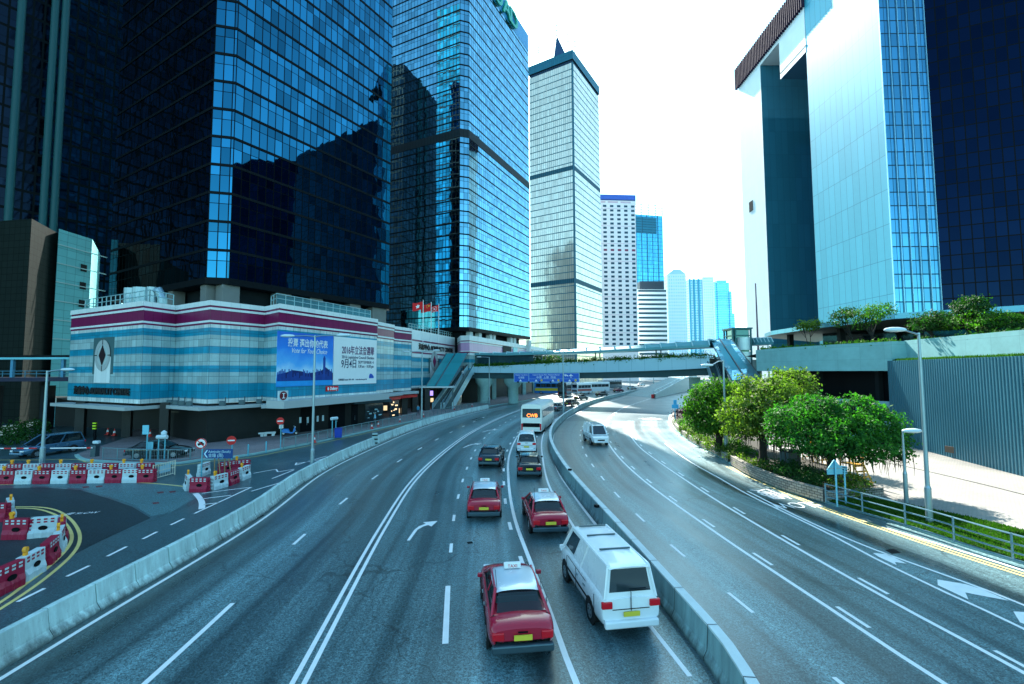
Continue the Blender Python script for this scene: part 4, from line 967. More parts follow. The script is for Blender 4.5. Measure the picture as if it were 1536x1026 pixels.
m1_ = MB(); m1_.face([Mx @ Vector((L * x, z0_ + H * y, .168)) for x, y in ((.81, .12), (.93, .12), (.93, .16), (.88, .22), (.83, .225), (.81, .17))]); m1_.build('logo', pm('logo_blue', (.02, .09, .45), .5), t)
a, b_ = WP(488, 580, *p56), WP(505.7, 580, *p56)
t = thing('shop_sign', 'small red sign with white lettering below the blue billboard', 'sign', (a.x, a.y, a.z)); Mx = wallM(Vector((a.x, a.y, 0)), *p56); L = (b_ - a).length; z0_ = WP(488, 587, *p56).z; z1_ = WP(488, 579.5, *p56).z
m1_ = MB(); wquad(m1_, 0, z0_, L, z1_, Mx, .06, .14); m1_.build('panel', pm('red_bright', (.75, .008, .01), .4, 0, .05), t)
text('Dulamy', .55, M['white'], t, 'lettering', .01, 'CENTER', Mx @ Matrix.Translation((L * .58, (z0_ + z1_) / 2, .215)), width=L * .66, shear=.2, bold=.02)
m1_ = MB(); m1_.disc(Mx @ Vector((L * .14, (z0_ + z1_) / 2, .2)), Mx.to_3x3() @ Vector((0, 0, 1)), .2, 14, 0, .01, .7); m1_.build('logo', M['white'], t)
# round maroon station sign on the canopy
p = WP(425, 594, *p56, 1.6); t = thing('station_sign', 'boxed station sign with maroon roundel standing on the white canopy', 'sign', (p.x, p.y, 4.3)); Mx = wallM(Vector((p.x, p.y, 0)), *p56)
m1_ = MB(); wquad(m1_, -.55, 4.3, .62, 5.35, Mx, -.2, .2); m1_.build('box', pm('sign_case', (.5, .6, .62), .5), t)
m1_ = MB(); m1_.disc(Mx @ Vector((0, 4.83, .005)), Mx.to_3x3() @ Vector((0, 0, 1)), .47, 24, 0, .03); m1_.build('roundel', pm('roundel', (.16, .01, .02), .4), t)
m1_ = MB(); wquad(m1_, -.05, 4.55, .05, 5.11, Mx, .04, .015); wquad(m1_, -.2, 4.55, .2, 4.62, Mx, .04, .016); wquad(m1_, -.2, 5.04, .2, 5.11, Mx, .04, .016); m1_.build('symbol', M['white'], t)

# ---------------------------------------------------------------- three flags on the gate block roof
FL = pm('flag_red', (.72, .008, .012), .6, 0, .1)
for i, (px, yt, yb, lab) in enumerate(((634.5, 450, 497, 'red flag with a white flower, leftmost of the three on the podium roof'), (646.5, 453, 498, 'red flag with yellow stars, middle of the three on the podium roof'), (658, 455.5, 500, 'smaller red flag with a white swirl, rightmost of the three on the podium roof'))):
    Yf = 88 + i * 2.5; a, b_ = V(px, yb, Yf), V(px, yt, Yf)
    t = thing('flag', lab, 'flag', (a.x, a.y, a.z - 2), 0, 'flags on the podium roof')
    m1_ = MB(); m1_.tube([(a.x, a.y, a.z - 2), (a.x, a.y, b_.z)], .07, 8); m1_.build('pole', M['white'], t)
    s = (1.0, 1.0, .82)[i]; rows = []; W_, H_ = 1.9 * s, 1.5 * s
    def fp(u, v, o=0): return Vector((a.x - .08 - u * W_, a.y + .18 * math.sin(u * 5 + i) * u - o, b_.z - .35 - (1 - v) * H_ - u * .28 * s + .07 * math.sin(u * 6 + v)))
    for k in range(11): rows.append([fp(k / 10, j / 5) for j in range(6)])
    m1_ = MB(); m1_.grid(rows); cl = m1_.build('cloth', FL, t, smooth=True)
    m1_ = MB()
    def shape(u, v, pts, mat=None): m1_.face([fp(u + x / W_, v + y / H_, .03) for x, y in pts])
    if i == 0:
        for k in range(5):
            c_, s_ = math.cos(R(90 + 72 * k)), math.sin(R(90 + 72 * k)); shape(.5, .5, [(0, 0), (c_ * .2 - s_ * .14, s_ * .2 + c_ * .14), (c_ * .42, s_ * .42), (c_ * .2 + s_ * .14, s_ * .2 - c_ * .14)])
        m1_.build('emblem', M['white'], cl)
    elif i == 1:
        def star(u, v, r): shape(u, v, [(math.cos(R(90 + 36 * k)) * r * (1 if k % 2 == 0 else .4), math.sin(R(90 + 36 * k)) * r * (1 if k % 2 == 0 else .4)) for k in range(10)])
        star(.2, .72, .24)
        for u, v in ((.36, .9), (.42, .78), (.42, .62), (.36, .5)): star(u, v, .09)
        m1_.build('emblem', pm('star_yellow', (.8, .6, .05), .5), cl)
    else:
        for k in range(4):
            c_, s_ = math.cos(R(45 + 90 * k)), math.sin(R(45 + 90 * k)); shape(.52, .5, [(-s_ * .07, c_ * .07), (c_ * .38, s_ * .38), (s_ * .07, -c_ * .07)])
        for k in range(18):
            a0, a1_ = 2 * math.pi * k / 18, 2 * math.pi * (k + 1) / 18; shape(.52, .5, [(math.cos(q) * r_, math.sin(q) * r_) for r_, q in ((.46, a0), (.52, a0), (.52, a1_), (.46, a1_))])
        m1_.build('emblem', M['white'], cl)
# ================================================================== RIGHT: GOVERNMENT-STYLE TOWERS
X0 = 90.0
def yx(px): return X0 * FPX / (px - 768)
panB = panels('pale_blue_metal', (.07, .36, .47), 2.3, 8.4, .10, (.012, .13, .2), .42, .15, .14, .3, noise=.08)
glB = facade('strip_glass', 1.45, 3.3, .12, .26, 0, (.07, .24, .36), (.02, .05, .08), .03, .02, .05, .4, wscale=.3)
facD = facade('navy_curtain_wall', 2.05, 3.4, .24, .26, 0, (.003, .008, .022), (.002, .003, .006), .03, .012, .03, .35, wscale=.25)
yn, yf = yx(1346), yx(1230)
t = thing('office_tower', 'pale blue metal clad slab with a bright glass strip beside dark navy glass', 'building', (X0, yn, 8))
P = [(X0, yn), (X0 + 11, yn), (X0 + 11, yf), (X0, yf)]
mb = MB(); L = yf - yn
mb.face([(X0, yf, 8), (X0, yn, 8), (X0, yn, 140), (X0, yf, 140)], 0, [(0, 8), (L, 8), (L, 140), (0, 140)]); mb.face([(X0, yf, 8), (X0 + 30, yf, 8), (X0 + 30, yf, 140), (X0, yf, 140)], 0, [(0, 8), (30, 8), (30, 140), (0, 140)]); mb.face([(X0, yn, 140), (X0 + 30, yn, 140), (X0 + 30, yf, 140), (X0, yf, 140)])
mb.build('metal_wall', panB, t)
mb = MB(); mb.face([(X0, yn, 8), (X0 + 11.2, yn, 8), (X0 + 11.2, yn, 140), (X0, yn, 140)], 0, [(.25, 8), (11.45, 8), (11.45, 140), (.25, 140)]); mb.build('glass_strip', glB, t)
mb = MB()
for k in range(6): mb.box((X0 + k * 2.2, yn - .12, 65), (.13, .3, 114))
mb.build('glass_fin', pm('fin_pale', (.30, .55, .66), .35, .5), t)
q0, q1 = (X0 + 11.3, yn + .3), (X0 + 75, yn - 30)
P = [q0, q1, (X0 + 105, yn - 70), (X0 + 130, yn + 30), (X0 + 11.3, yn + 30)]  # unseen near corners added so the blue mirror tower reflects dark glass
t = root('office_tower', 'dark navy glass office tower with square grid at the right edge', P, 8)
wallpart('glass_wall', P, 8, 122, facD, t)
# far leg of the gateway and the beam across
ya, yb_ = yx(1157), yx(1122); zt = V(1122, 105, yb_).z
legw = panels('white_cladding', (.84, .85, .86), 2.3, 4.2, .03, (.7, .72, .74), .4, 0, .03, noise=.02)
legb = panels('blue_cladding', (.05, .20, .29), 2.2, 8.4, .06, (.02, .09, .14), .12, .75, .15, .7)
t = thing('gateway_tower', 'white and blue gateway tower with dark louvred beam across its top', 'building', (X0, ya, 8))
mb = MB(); L = yb_ - ya
mb.face([(X0, yb_, 0), (X0, ya, 0), (X0, ya, zt - 9), (X0, yb_, zt - 9)], 0, [(0, 0), (L, 0), (L, zt - 9), (0, zt - 9)]); mb.build('white_wall', legw, t)
mb = MB(); mb.face([(X0, ya, 0), (X0 + 40, ya, 0), (X0 + 40, ya, zt - 9), (X0, ya, zt - 9)], 0, [(0, 0), (40, 0), (40, zt - 9), (0, zt - 9)]); mb.build('blue_wall', facade('gateway_glass', 2.2, 8.4, .09, .09, 0, (.05, .24, .35), (.02, .09, .14), .08, .012, .03, .15, wscale=.25, metal=.4), t)
mb = MB(); mb.prism([(X0 - .05, yf + .1), (X0 + 40, yf + .1), (X0 + 40, 150), (X0 - .05, 150)], 104.2, zt - 9, 0, True, 1); mb.build('beam', [legw, pm('beam_soffit', (.03, .10, .17), .6)], t)
mb = MB(); mb.prism([(X0, yf + .1), (X0 + 40, yf + .1), (X0 + 40, yb_), (X0, yb_)], zt - 9, zt, 0, True); mb.build('beam', legw, t)
mb = MB(); wquad(mb, 0, 0, 1, 1, Matrix.Identity(4), 0, .01) if False else mb.box((X0 - .07, (yf + 150) / 2, 106.2), (.05, 150 - yf, .35)); mb.build('beam_joint', M['black'], t)
slm = pm('louvre_plum', (.05, .03, .06), .7, 0, .2, spec=.05)
mb = MB(); n = 40
for k in range(n + 1):
    y = yf + (yb_ + .6 - yf) * k / n; mb.box((X0 - .55, y, zt - 3.6), (1.0, .34, 8.4))
mb.build('louvre_slats', slm, t)
for px, y0, y1 in ((1135, 302, 317),):
    a = V(px, y0, yx(px)); b_ = V(px, y1, yx(px)); mb = MB(); mb.box((X0, a.y, (a.z + b_.z) / 2), (.3, 2.6, a.z - b_.z)); mb.build('vent', M['dark'], t)
q = V(1136.5, 500, 150); t = thing('flagpole', 'tall thin dark mast in front of the white gateway tower', 'pole', (q.x, q.y, 8))
mb = MB(); mb.tube([(q.x, q.y, 8), (V(1133, 420, 150).x, q.y, V(1133, 425, 150).z)], [.35, .16], 8); mb.build('pole', pm('pole_plum', (.08, .05, .10), .5), t)

# ---------------------------------------------------------------- concrete podium with planted roof
PAR = smooth([(34.5, 66, 0), (34.4, 61, 0), (34.9, 56.5, 0), (36.0, 52, 0), (37.2, 48.8, 0), (37.9, 46.6, 0)], 1.0)
t = thing('concrete_podium', 'curved concrete parapet podium with a dark void beneath and planting on top', 'building', (36, 55, 0))
conc = panels('board_concrete', (.20, .44, .46), 2.4, 1.4, .018, (.12, .28, .3), .75, 0, .10, noise=.28)
mb = MB(); o = offset(PAR, -0.0); i_ = offset(PAR, .5); u = 0
for a, b_, c_, d_ in zip(o, o[1:], i_, i_[1:]):
    L = (b_ - a).length
    mb.face([(a.x, a.y, 7.2), (b_.x, b_.y, 7.2), (b_.x, b_.y, 10.15), (a.x, a.y, 10.15)], 0, [(u, 7.2), (u + L, 7.2), (u + L, 10.15), (u, 10.15)]); u += L
    mb.face([(a.x, a.y, 10.15), (b_.x, b_.y, 10.15), (d_.x, d_.y, 10.15), (c_.x, c_.y, 10.15)]); mb.face([(a.x, a.y, 7.2), (b_.x, b_.y, 7.2), (d_.x, d_.y, 7.2), (c_.x, c_.y, 7.2)])
e = o[-1]; mb.face([(e.x, e.y, 7.2), (e.x + 1.4, e.y - .4, 7.2), (e.x + 1.4, e.y - .4, 10.15), (e.x, e.y, 10.15)], 0, [(0, 7.2), (1.4, 7.2), (1.4, 10.15), (0, 10.15)])
mb.build('curved_parapet', conc, t)
mb = MB(); bk = [Vector((39.1, 46.4, 0)), Vector((37.4, 33, 0)), Vector((34.8, 12, 0))]
for a, b_ in zip(bk, bk[1:]):
    L = (b_ - a).length; mb.face([(a.x, a.y, 7.9), (b_.x, b_.y, 7.9), (b_.x, b_.y, 10.2), (a.x, a.y, 10.2)], 0, [(0, 7.9), (L, 7.9), (L, 10.2), (0, 10.2)]); mb.face([(a.x, a.y, 10.2), (b_.x, b_.y, 10.2), (b_.x + .5, b_.y, 10.2), (a.x + .5, a.y, 10.2)])
mb.build('rear_parapet', conc, t)
dk = [(p.x, p.y) for p in offset(PAR, .45)] + [(39.2, 46.2), (37.6, 33), (35, 12), (100, 8), (100, 108), (60, 108), (40, 80)]
mb = MB(); mb.face([(x, y, 9.7) for x, y in dk]); mb.build('roof_deck', M['soil'], t)
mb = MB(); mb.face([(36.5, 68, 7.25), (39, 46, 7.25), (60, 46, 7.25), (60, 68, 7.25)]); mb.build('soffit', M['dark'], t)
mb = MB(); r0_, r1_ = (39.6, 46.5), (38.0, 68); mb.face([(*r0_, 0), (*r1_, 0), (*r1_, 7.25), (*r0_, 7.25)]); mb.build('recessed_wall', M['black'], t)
mb = MB(); 
for a, b_ in zip(o, o[1:]): mb.face([(a.x + .6, a.y, 0), (b_.x + .6, b_.y, 0), (b_.x + .6, b_.y, 4.1), (a.x + .6, a.y, 4.1)])
mb.build('low_wall', pm('low_wall', (.20, .36, .42), .7, 0, .2, .6, fine=.1), t)
for k in (3, 9, 15): 
    p = o[min(k, len(o) - 1)]; mb = MB(); mb.box((p.x + 2.2, p.y, 3.6), (.5, .5, 7.2)); mb.build('column', M['dark'], t)
t = thing('ribbed_wall', 'long blue grey ribbed metal wall beside the pale pavement', 'wall', (36, 38, 0))
RW = [Vector((37.75, 47, 0)), Vector((34.05, 31, 0)), Vector((29.6, 12, 0))]
mb = MB(); ribs = []
for a, b_ in zip(RW, RW[1:]):
    n = int((b_ - a).length / .30); d = (b_ - a).normalized(); nn = Vector((d.y, -d.x, 0))
    if nn.x > 0: nn = -nn
    for k in range(n):
        p = a.lerp(b_, k / n)
        ribs += [p, p + d * .12, p + d * .15 + nn * .04, p + d * .27 + nn * .04]
ribs.append(RW[-1]); mb.grid([[(p.x, p.y, .1) for p in ribs], [(p.x, p.y, 8.2) for p in ribs]])
mb.build('ribbed_sheet', pm('ribbed_blue', (.026, .125, .18), .42, .25, .14, .35, fine=.08), t)
mb = MB(); mb.grid([[(p.x, p.y, 8.2) for p in ribs[::4]], [(p.x + 2, p.y, 8.2) for p in ribs[::4]]]); mb.build('wall_top', M['soil'], t)
q = V(1428, 675, 37); mb = MB(); p = WP(1428, 674.5, (37.75, 47), (34.05, 31)); mb.box((p.x - .1, p.y, p.z), (.12, .8, .5), .2); mb.build('vent', pm('vent_bronze', (.12, .09, .07), .5), t)
GS = [(37.8, 46.5), (34.4, 31), (30, 12), (31.6, 12), (36, 31), (39, 46.3)]
blades('grass', GS, 8.2, 9000, .22, M['grass'], 'green grass strip along the top of the ribbed wall')
# flat canopy on the podium in front of the towers
t = thing('roof_canopy', 'flat pale blue canopy roof in front of the gateway towers', 'canopy', (66, 95, 9.7))
ca = [V(1147, 505, 118), V(1156.7, 503, 110), V(1205, 500, 97), V(1342, 484, 76), V(1420, 480, 72), V(1560, 476, 66)]
zc = 15.6
mb = MB(); fr = [Vector((p.x, p.y, 0)) for p in ca]; bk = [Vector((p.x + 26, p.y + 20, 0)) for p in ca]
for a, b_, c_, d_ in zip(fr, fr[1:], bk, bk[1:]):
    L = (b_ - a).length; mb.face([(a.x, a.y, zc), (b_.x, b_.y, zc), (b_.x, b_.y, zc + .95), (a.x, a.y, zc + .95)], 0, [(0, 0), (L, 0), (L, .95), (0, .95)])
    mb.face([(a.x, a.y, zc + .95), (b_.x, b_.y, zc + .95), (d_.x, d_.y, zc + .95), (c_.x, c_.y, zc + .95)])
mb.build('fascia', panels('fascia_blue', (.16, .46, .58), 3.0, 5, .06, (.05, .2, .28), .35, .3), t)
mb = MB()
for a, b_, c_, d_ in zip(fr, fr[1:], bk, bk[1:]): mb.face([(a.x, a.y, zc - .01), (b_.x, b_.y, zc - .01), (d_.x, d_.y, zc - .01), (c_.x, c_.y, zc - .01)])
mb.build('soffit', pm('soffit_pale', (.5, .5, .42), .6), t)
for a, b_ in zip(fr[1:], fr[2:]):
    p = a.lerp(b_, .4); mb = MB(); mb.box((p.x + 4, p.y + 4, 12.6), (1.0, 1.0, 6)); mb.build('column', M['dark'], t)
mb = MB(); mb.face([(fr[2].x + 10, fr[2].y + 9, 9.7), (fr[5].x + 10, fr[5].y + 9, 9.7), (fr[5].x + 10, fr[5].y + 9, zc), (fr[2].x + 10, fr[2].y + 9, zc)]); mb.build('glass_front', M['glass_dark'], t)

# ================================================================== FOOTBRIDGE
t = thing('footbridge', 'pale blue footbridge with planted parapet and ribbed roof across the road', 'bridge', (10, 98, 0)); FB = t
BP = [(700, 550.6, 559.2, 110), (770, 547.6, 559.6, 107.5), (840, 544, 559.3, 104), (900, 541.5, 558.6, 100), (960, 538.5, 557, 95.5), (1020, 535.5, 554.6, 91), (1064, 533.4, 552, 87.5)]
BP = [(x, a, b_, Y * .955) for x, a, b_, Y in BP]; tp = [V(x, yt, Y) for x, yt, yb, Y in BP]; bt_ = [V(x, yb, Y) for x, yt, yb, Y in BP]
top = smooth([(p.x, p.y, 0) for p in tp], 1.0)
def zl(arr, x):
    for a, b_ in zip(arr, arr[1:]):
        if x <= b_.x: return a.z + (b_.z - a.z) * (x - a.x) / (b_.x - a.x)
    return arr[-1].z
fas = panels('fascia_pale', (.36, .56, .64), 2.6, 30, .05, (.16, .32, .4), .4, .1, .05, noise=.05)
mb = MB(); u = 0
for a, b_ in zip(top, top[1:]):
    L = (b_ - a).length
    mb.face([(a.x, a.y, zl(bt_, a.x)), (b_.x, b_.y, zl(bt_, b_.x)), (b_.x, b_.y, zl(tp, b_.x)), (a.x, a.y, zl(tp, a.x))], 0, [(u, 0), (u + L, 0), (u + L, 2), (u, 2)]); u += L
mb.build('fascia', fas, t)
bk_ = offset(top, 6.5)
mb = MB()
rows = [[(p.x, p.y, zl(bt_, p.x)) for p in top], [(p.x, p.y, zl(bt_, p.x) - .05) for p in offset(top, .9)], [(p.x, p.y, zl(bt_, p.x) - 1.25) for p in offset(top, 1.5)], [(p.x, p.y, zl(bt_, q.x) - 1.25) for p, q in zip(offset(top, 5.0), top)], [(p.x, p.y, zl(bt_, q.x)) for p, q in zip(bk_, top)]]
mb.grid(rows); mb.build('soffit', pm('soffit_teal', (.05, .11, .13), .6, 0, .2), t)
mb = MB(); mb.grid([[(p.x, p.y, zl(tp, p.x) - .02) for p in top], [(p.x, p.y, zl(tp, p.x) - .02) for p in offset(top, .12)], [(p.x, p.y, zl(tp, p.x) - .55) for p in offset(top, .12)], [(p.x, p.y, zl(tp, q.x) - .55) for p, q in zip(offset(top, 6.4), top)], [(p.x, p.y, zl(tp, q.x) - .02) for p, q in zip(bk_, top)], [(p.x, p.y, zl(bt_, q.x)) for p, q in zip(bk_, top)]]); mb.build('deck', M['concrete_light'], t)
RF = [(700, 529.5, 532.5, 111), (760, 528.5, 533.2, 108), (830, 525.5, 531, 104.5), (900, 521.5, 528.6, 100), (980, 516, 524.5, 94), (1064, 510, 520.5, 87.5)]
RF = [(x, a, b_, Y * .955) for x, a, b_, Y in RF]; rt, rb_ = [V(x, a, Y) for x, a, b_, Y in RF], [V(x, b_, Y) for x, a, b_, Y in RF]
rl = smooth([(p.x, p.y, 0) for p in rt], 1.4)
mb = MB()
mb.grid([[(p.x, p.y, zl(rb_, p.x)) for p in rl], [(p.x, p.y, zl(rb_, p.x) + .45) for p in rl], [(p.x, p.y, zl(rt, q.x)) for p, q in zip(offset(rl, .7), rl)], [(p.x, p.y, zl(rt, q.x)) for p, q in zip(offset(rl, 4.8), rl)], [(p.x, p.y, zl(rb_, q.x)) for p, q in zip(offset(rl, 5.4), rl)], [(p.x, p.y, zl(rb_, p.x)) for p in rl]])
mb.build('roof', pm('roof_teal', (.10, .30, .34), .4, .2, .15), t)
mb = MB(); o1 = offset(rl, .25)
for a, b_ in list(zip(rl, offset(rl, 5.2)))[::2]:
    mb.tube([(a.x, a.y - .1, zl(rb_, a.x) + .3), (a.x, a.y + .6, zl(rt, a.x) + .12), (b_.x, b_.y, zl(rt, a.x) + .12)], .11, 6)
mb.build('roof_rib', pm('rib_pale', (.42, .60, .62), .4, .2), t)
for a, b_ in list(zip(offset(rl, 1.6), offset(rl, 4.6)))[3::8]:
    mb = MB()
    for q in (a, b_): mb.tube([(q.x, q.y, zl(tp, q.x) - .6), (q.x, q.y, zl(rb_, q.x) + .3)], .13, 8)
    mb.build('roof_post', M['steel_dark'], t)
mb = MB(); gl1 = offset(top, 1.3)
for a, b_ in zip(gl1[:14], gl1[1:15]): mb.face([(a.x, a.y, zl(tp, a.x) - .5), (b_.x, b_.y, zl(tp, b_.x) - .5), (b_.x, b_.y, zl(tp, b_.x) + 2.6), (a.x, a.y, zl(tp, a.x) + 2.6)], 0, [(0, 0), (1, 0), (1, 3), (0, 3)])
mb.build('side_glazing', pm('bridge_glass', (.02, .06, .08), .1, .4), t)
for px, Y in ((727, 107), (770, 106)):
    g = G(px, 600); x = V(px, 590, Y).x; zz = zl(bt_, x) - 1.25
    mb = MB(); mb.tube([(x, Y, .1), (x, Y, zz - 2.1), (x, Y, zz - .9), (x, Y, zz)], [1.15, 1.15, 2.1, 2.2], 18); mb.build('pier', M['concrete'], t, smooth=True)
for px, Y in ((1052, 88),):
    x = V(px, 590, Y).x; mb = MB(); mb.box((x, Y + 3, 3), (1.4, 2.2, 6)); mb.build('pier', M['concrete'], t)
def foliage(mb, lobes, n, size, rnd, flat=.5):
    """leaf quads spread through a crown made of several unequal lobes"""
    W = [l[1][0] * l[1][1] * l[1][2] for l in lobes]; tot = sum(W)
    CL = 22
    for l, w_ in zip(lobes, W):
        c, r_ = Vector(l[0]), l[1]
        for k in range(int(n * w_ / tot)):
            if k % CL:      # leaves gather in sprays round a twig
                p = tw + Vector((rnd.gauss(0, 1), rnd.gauss(0, 1), rnd.gauss(0, .7))) * size * 1.15
                nv = (td + Vector((rnd.uniform(-1, 1), rnd.uniform(-1, 1), rnd.uniform(-1, 1))) * .8).normalized()
                a = nv.cross(Vector((rnd.uniform(-1, 1), rnd.uniform(-1, 1), .3))).normalized(); b_ = nv.cross(a); s = size * rnd.uniform(.55, 1.3)
                mb.face([p - a * s * .5, p + b_ * s * .3, p + a * s * .62, p - b_ * s * .3]); continue
            while True:
                q = Vector((rnd.uniform(-1, 1), rnd.uniform(-1, 1), rnd.uniform(-1, 1)))
                if .35 < q.length < 1: break
            q = q * (1 / q.length) * (q.length ** .45) * rnd.uniform(.86, 1.06)
            p = c + Vector((q.x * r_[0], q.y * r_[1], q.z * r_[2]))
            nv = (Vector((q.x, q.y, q.z + .55)).normalized() + Vector((rnd.uniform(-1, 1), rnd.uniform(-1, 1), rnd.uniform(-1, 1))) * .75).normalized()
            tw, td = p, nv
            a = nv.cross(Vector((rnd.uniform(-1, 1), rnd.uniform(-1, 1), .3))).normalized(); b_ = nv.cross(a); s = size * rnd.uniform(.6, 1.35)
            mb.face([p - a * s * .5, p + b_ * s * .3, p + a * s * .62, p - b_ * s * .3])
def hedge(name, label, line, z, w_, h, n, size, mat, cat='hedge'):
    mb = MB(); rnd = random.Random(len(label)); L = plength(line); lob = []
    k = 0
    for p, hd in walk(line, .3, max(.5, L / 60), 60):
        lob.append(((p.x, p.y + rnd.uniform(-.1, .1), z(p) + h * .4), (max(.5, L / 60) * .9, w_ * rnd.uniform(.7, 1.1), h * rnd.uniform(.5, 1.05))))
    foliage(mb, lob, n, size, rnd); o_ = mb.build(name, mat); tag(o_, label, cat); return o_
hl = smooth([(p.x, p.y, 0) for p in offset(top, .55)], 1.0)
hedge('hedge', 'low green hedge growing along the footbridge parapet', hl, lambda p: zl(tp, p.x) - .1, .4, .5, 11000, .28, M['leaf'])

# ---- escalators with glazed canopies at both ends
def escalator(label, tl, tr, bl, br, Yt, Yb, canmat, gap):
    """canopy corners given in the photo; runs down from the deck to the pavement"""
    a, b_, c_, d_ = V(*tl, Yt), V(*tr, Yt), V(*bl, Yb), V(*br, Yb)
    t = thing('escalator', label, 'escalator', ((a.x + b_.x) / 2, (Yt + Yb) / 2, 0))
    mb = MB(); mb.face([c_, d_, b_, a], 0, [(0, 0), ((d_ - c_).length, 0), ((d_ - c_).length, (a - c_).length), (0, (a - c_).length)]); up = Vector((0, 0, -.12))
    mb.face([a + up, b_ + up, d_ + up, c_ + up]); 
    for p, q in ((a, c_), (c_, d_), (d_, b_), (b_, a)): mb.face([p, q, q + up, p + up])
    mb.build('canopy', canmat, t)
    mb = MB(); f = gap; m0, m1 = a.lerp(b_, f), c_.lerp(d_, f); up2 = Vector((0, 0, .05)); mb.tube([m0 + up2, m1 + up2], .14, 6)
    for p, q in ((a, c_), (b_, d_)): mb.tube([p, q], .10, 6)
    mb.build('canopy_beam', M['steel_dark'], t)
    return t, a, b_, c_, d_
gcan = facade('green_glass_roof', 30, 1.25, .02, .06, 0, (.03, .30, .32), (.02, .16, .18), .25, .01, .01, .2, metal=.25)
t, a, b_, c_, d_ = escalator('escalator under a green glass canopy down to the left pavement', (669.6, 530), (701.8, 529.5), (638, 580.4), (672.6, 580.4), 103, 90, gcan, .42)
def truss(t, p_top, p_bot, wid, mat, hb=1.15):
    """one escalator run: side panels, steps, handrails"""
    dx = Vector((wid, 0, 0))
    for s, nm in ((-1, 'side_panel'), (1, 'side_panel')):
        o_ = dx * (s * .5); mb = MB()
        P_ = [p_bot + o_ + Vector((0, 0, -.5)), p_top + o_ + Vector((0, 0, -.6)), p_top + o_ + Vector((0, 0, hb)), p_bot + o_ + Vector((0, 0, hb))]
        Q_ = [p + Vector((.10 * s, 0, 0)) for p in P_]
        mb.face(P_); mb.face(Q_[::-1])
        for k in range(4): mb.face([P_[k], P_[(k + 1) % 4], Q_[(k + 1) % 4], Q_[k]])
        pn = mb.build(nm, mat, t)
        mb = MB(); mb.tube([P_[3] + Vector((0, 0, .05)), P_[2] + Vector((0, 0, .05))], .07, 6); mb.build('handrail', M['rubber'], pn)
    mb = MB(); n = 40
    for k in range(n):
        p, q = p_bot.lerp(p_top, k / n), p_bot.lerp(p_top, (k + 1) / n)
        h = dx * .42; mb.face([p - h, p + h, Vector((p.x + h.x, p.y, q.z)), Vector((p.x - h.x, p.y, q.z))]); mb.face([Vector((p.x - h.x, p.y, q.z)), Vector((p.x + h.x, p.y, q.z)), q + h, q - h])
    mb.build('steps', M['steel_dark'], t)
for i, (xt, xb) in enumerate(((705, 672), (696, 655))):
    pt = V(xt, 551, 102); pb = V(xb, 606, 89.5); pb.z = .25; pt.z = 7.6
    truss(t, pt, pb, 1.5, pm('esc_panel', (.40, .60, .66), .3, .4, .1))
mb = MB(); q = V(655, 588, 89.5)
mb.box((q.x, q.y + 1.5, 4.35), (6.4, 4, .25)); mb.build('entrance_roof', M['concrete_light'], t)
for dx in (-3, 3): mb = MB(); mb.box((q.x + dx, q.y + .5, 2.2), (.3, .3, 4.2)); mb.build('post', M['steel_dark'], t)
mb = MB(); mb.box((q.x - 1.5, q.y, 3.2), (1.6, .2, .9)); mb.build('lit_sign', emis('sign_violet', (.35, .25, 1), .4), t)
bcan = facade('blue_glass_roof', 30, 1.25, .02, .07, 0, (.30, .66, .78), (.06, .30, .36), .10, .10, .25, .5, metal=.55, wscale=1.2)
t, a, b_, c_, d_ = escalator('escalator under a pale glazed canopy at the right end of the footbridge', (1064, 508.5), (1097, 508.5), (1098, 570.5), (1141, 564.5), 88, 74, bcan, .47)
for xt, xb in ((1064, 1092), (1078, 1106)):
    pt = V(xt, 540, 86); pb = V(xb, 600, 71); pb.z = .6; pt.z = 9.0
    truss(t, pt, pb, 1.4, pm('esc_panel', (.40, .60, .66), .3, .4, .1))
# lift tower
t = thing('lift_tower', 'glass lift tower in teal steel frame beside the right escalator', 'lift', (V(1116, 540, 96).x, 96, 0))
x0, x1 = V(1100, 540, 96).x, V(1127.5, 540, 96).x; zt_ = V(1110, 492.5, 96).z; w_ = x1 - x0
mb = MB()
for x in (x0, x1, x0 + w_ * .16):
    for y in (96, 96 + w_): mb.box((x, y, zt_ / 2), (.28, .28, zt_))
for k in range(8):
    z = zt_ - .2 - k * 1.25
    for y in (96, 96 + w_): mb.box(((x0 + x1) / 2, y, z), (w_, .16, .16))
    for x in (x0, x1): mb.box((x, 96 + w_ / 2, z), (.16, w_, .16))
mb.box(((x0 + x1) / 2, 96 + w_ / 2, zt_), (w_ + .6, w_ + .6, .3))
mb.build('frame', pm('frame_teal', (.02, .10, .11), .4, .3), t)
mb = MB(); mb.box(((x0 + x1) / 2, 96 + w_ / 2, zt_ / 2), (w_ - .5, w_ - .5, zt_ - .5)); mb.build('glazing', pm('lift_glass', (.05, .14, .15), .08, .5), t)
for zc_, h in ((zt_ - 3.2, 2.6), (zt_ - 6.4, 3.0)):
    mb = MB(); mb.tube([((x0 + x1) / 2 + .3, 95.95, zc_ - h / 2), ((x0 + x1) / 2 + .3, 95.95, zc_ + h / 2)], 1.25, 20); mb.build('lift_car', pm('car_pale', (.55, .68, .68), .3, .2), t, smooth=False)
t = thing('pier_wall', 'plain teal concrete stair wall between the lift tower and curved parapet', 'wall', (V(1136, 560, 84).x, 84, 0))
mb = MB(); x = V(1136, 560, 84).x; mb.box((x, 84, 4.6), (1.0, 1.2, 9.2)); mb.build('wall', M['concrete_teal'], t)
t = thing('link_roof', 'short ribbed teal roof from the lift tower to the planted podium', 'canopy', (50, 92, 0)); a, b_ = V(1127, 514, 97), V(1160, 513, 92)
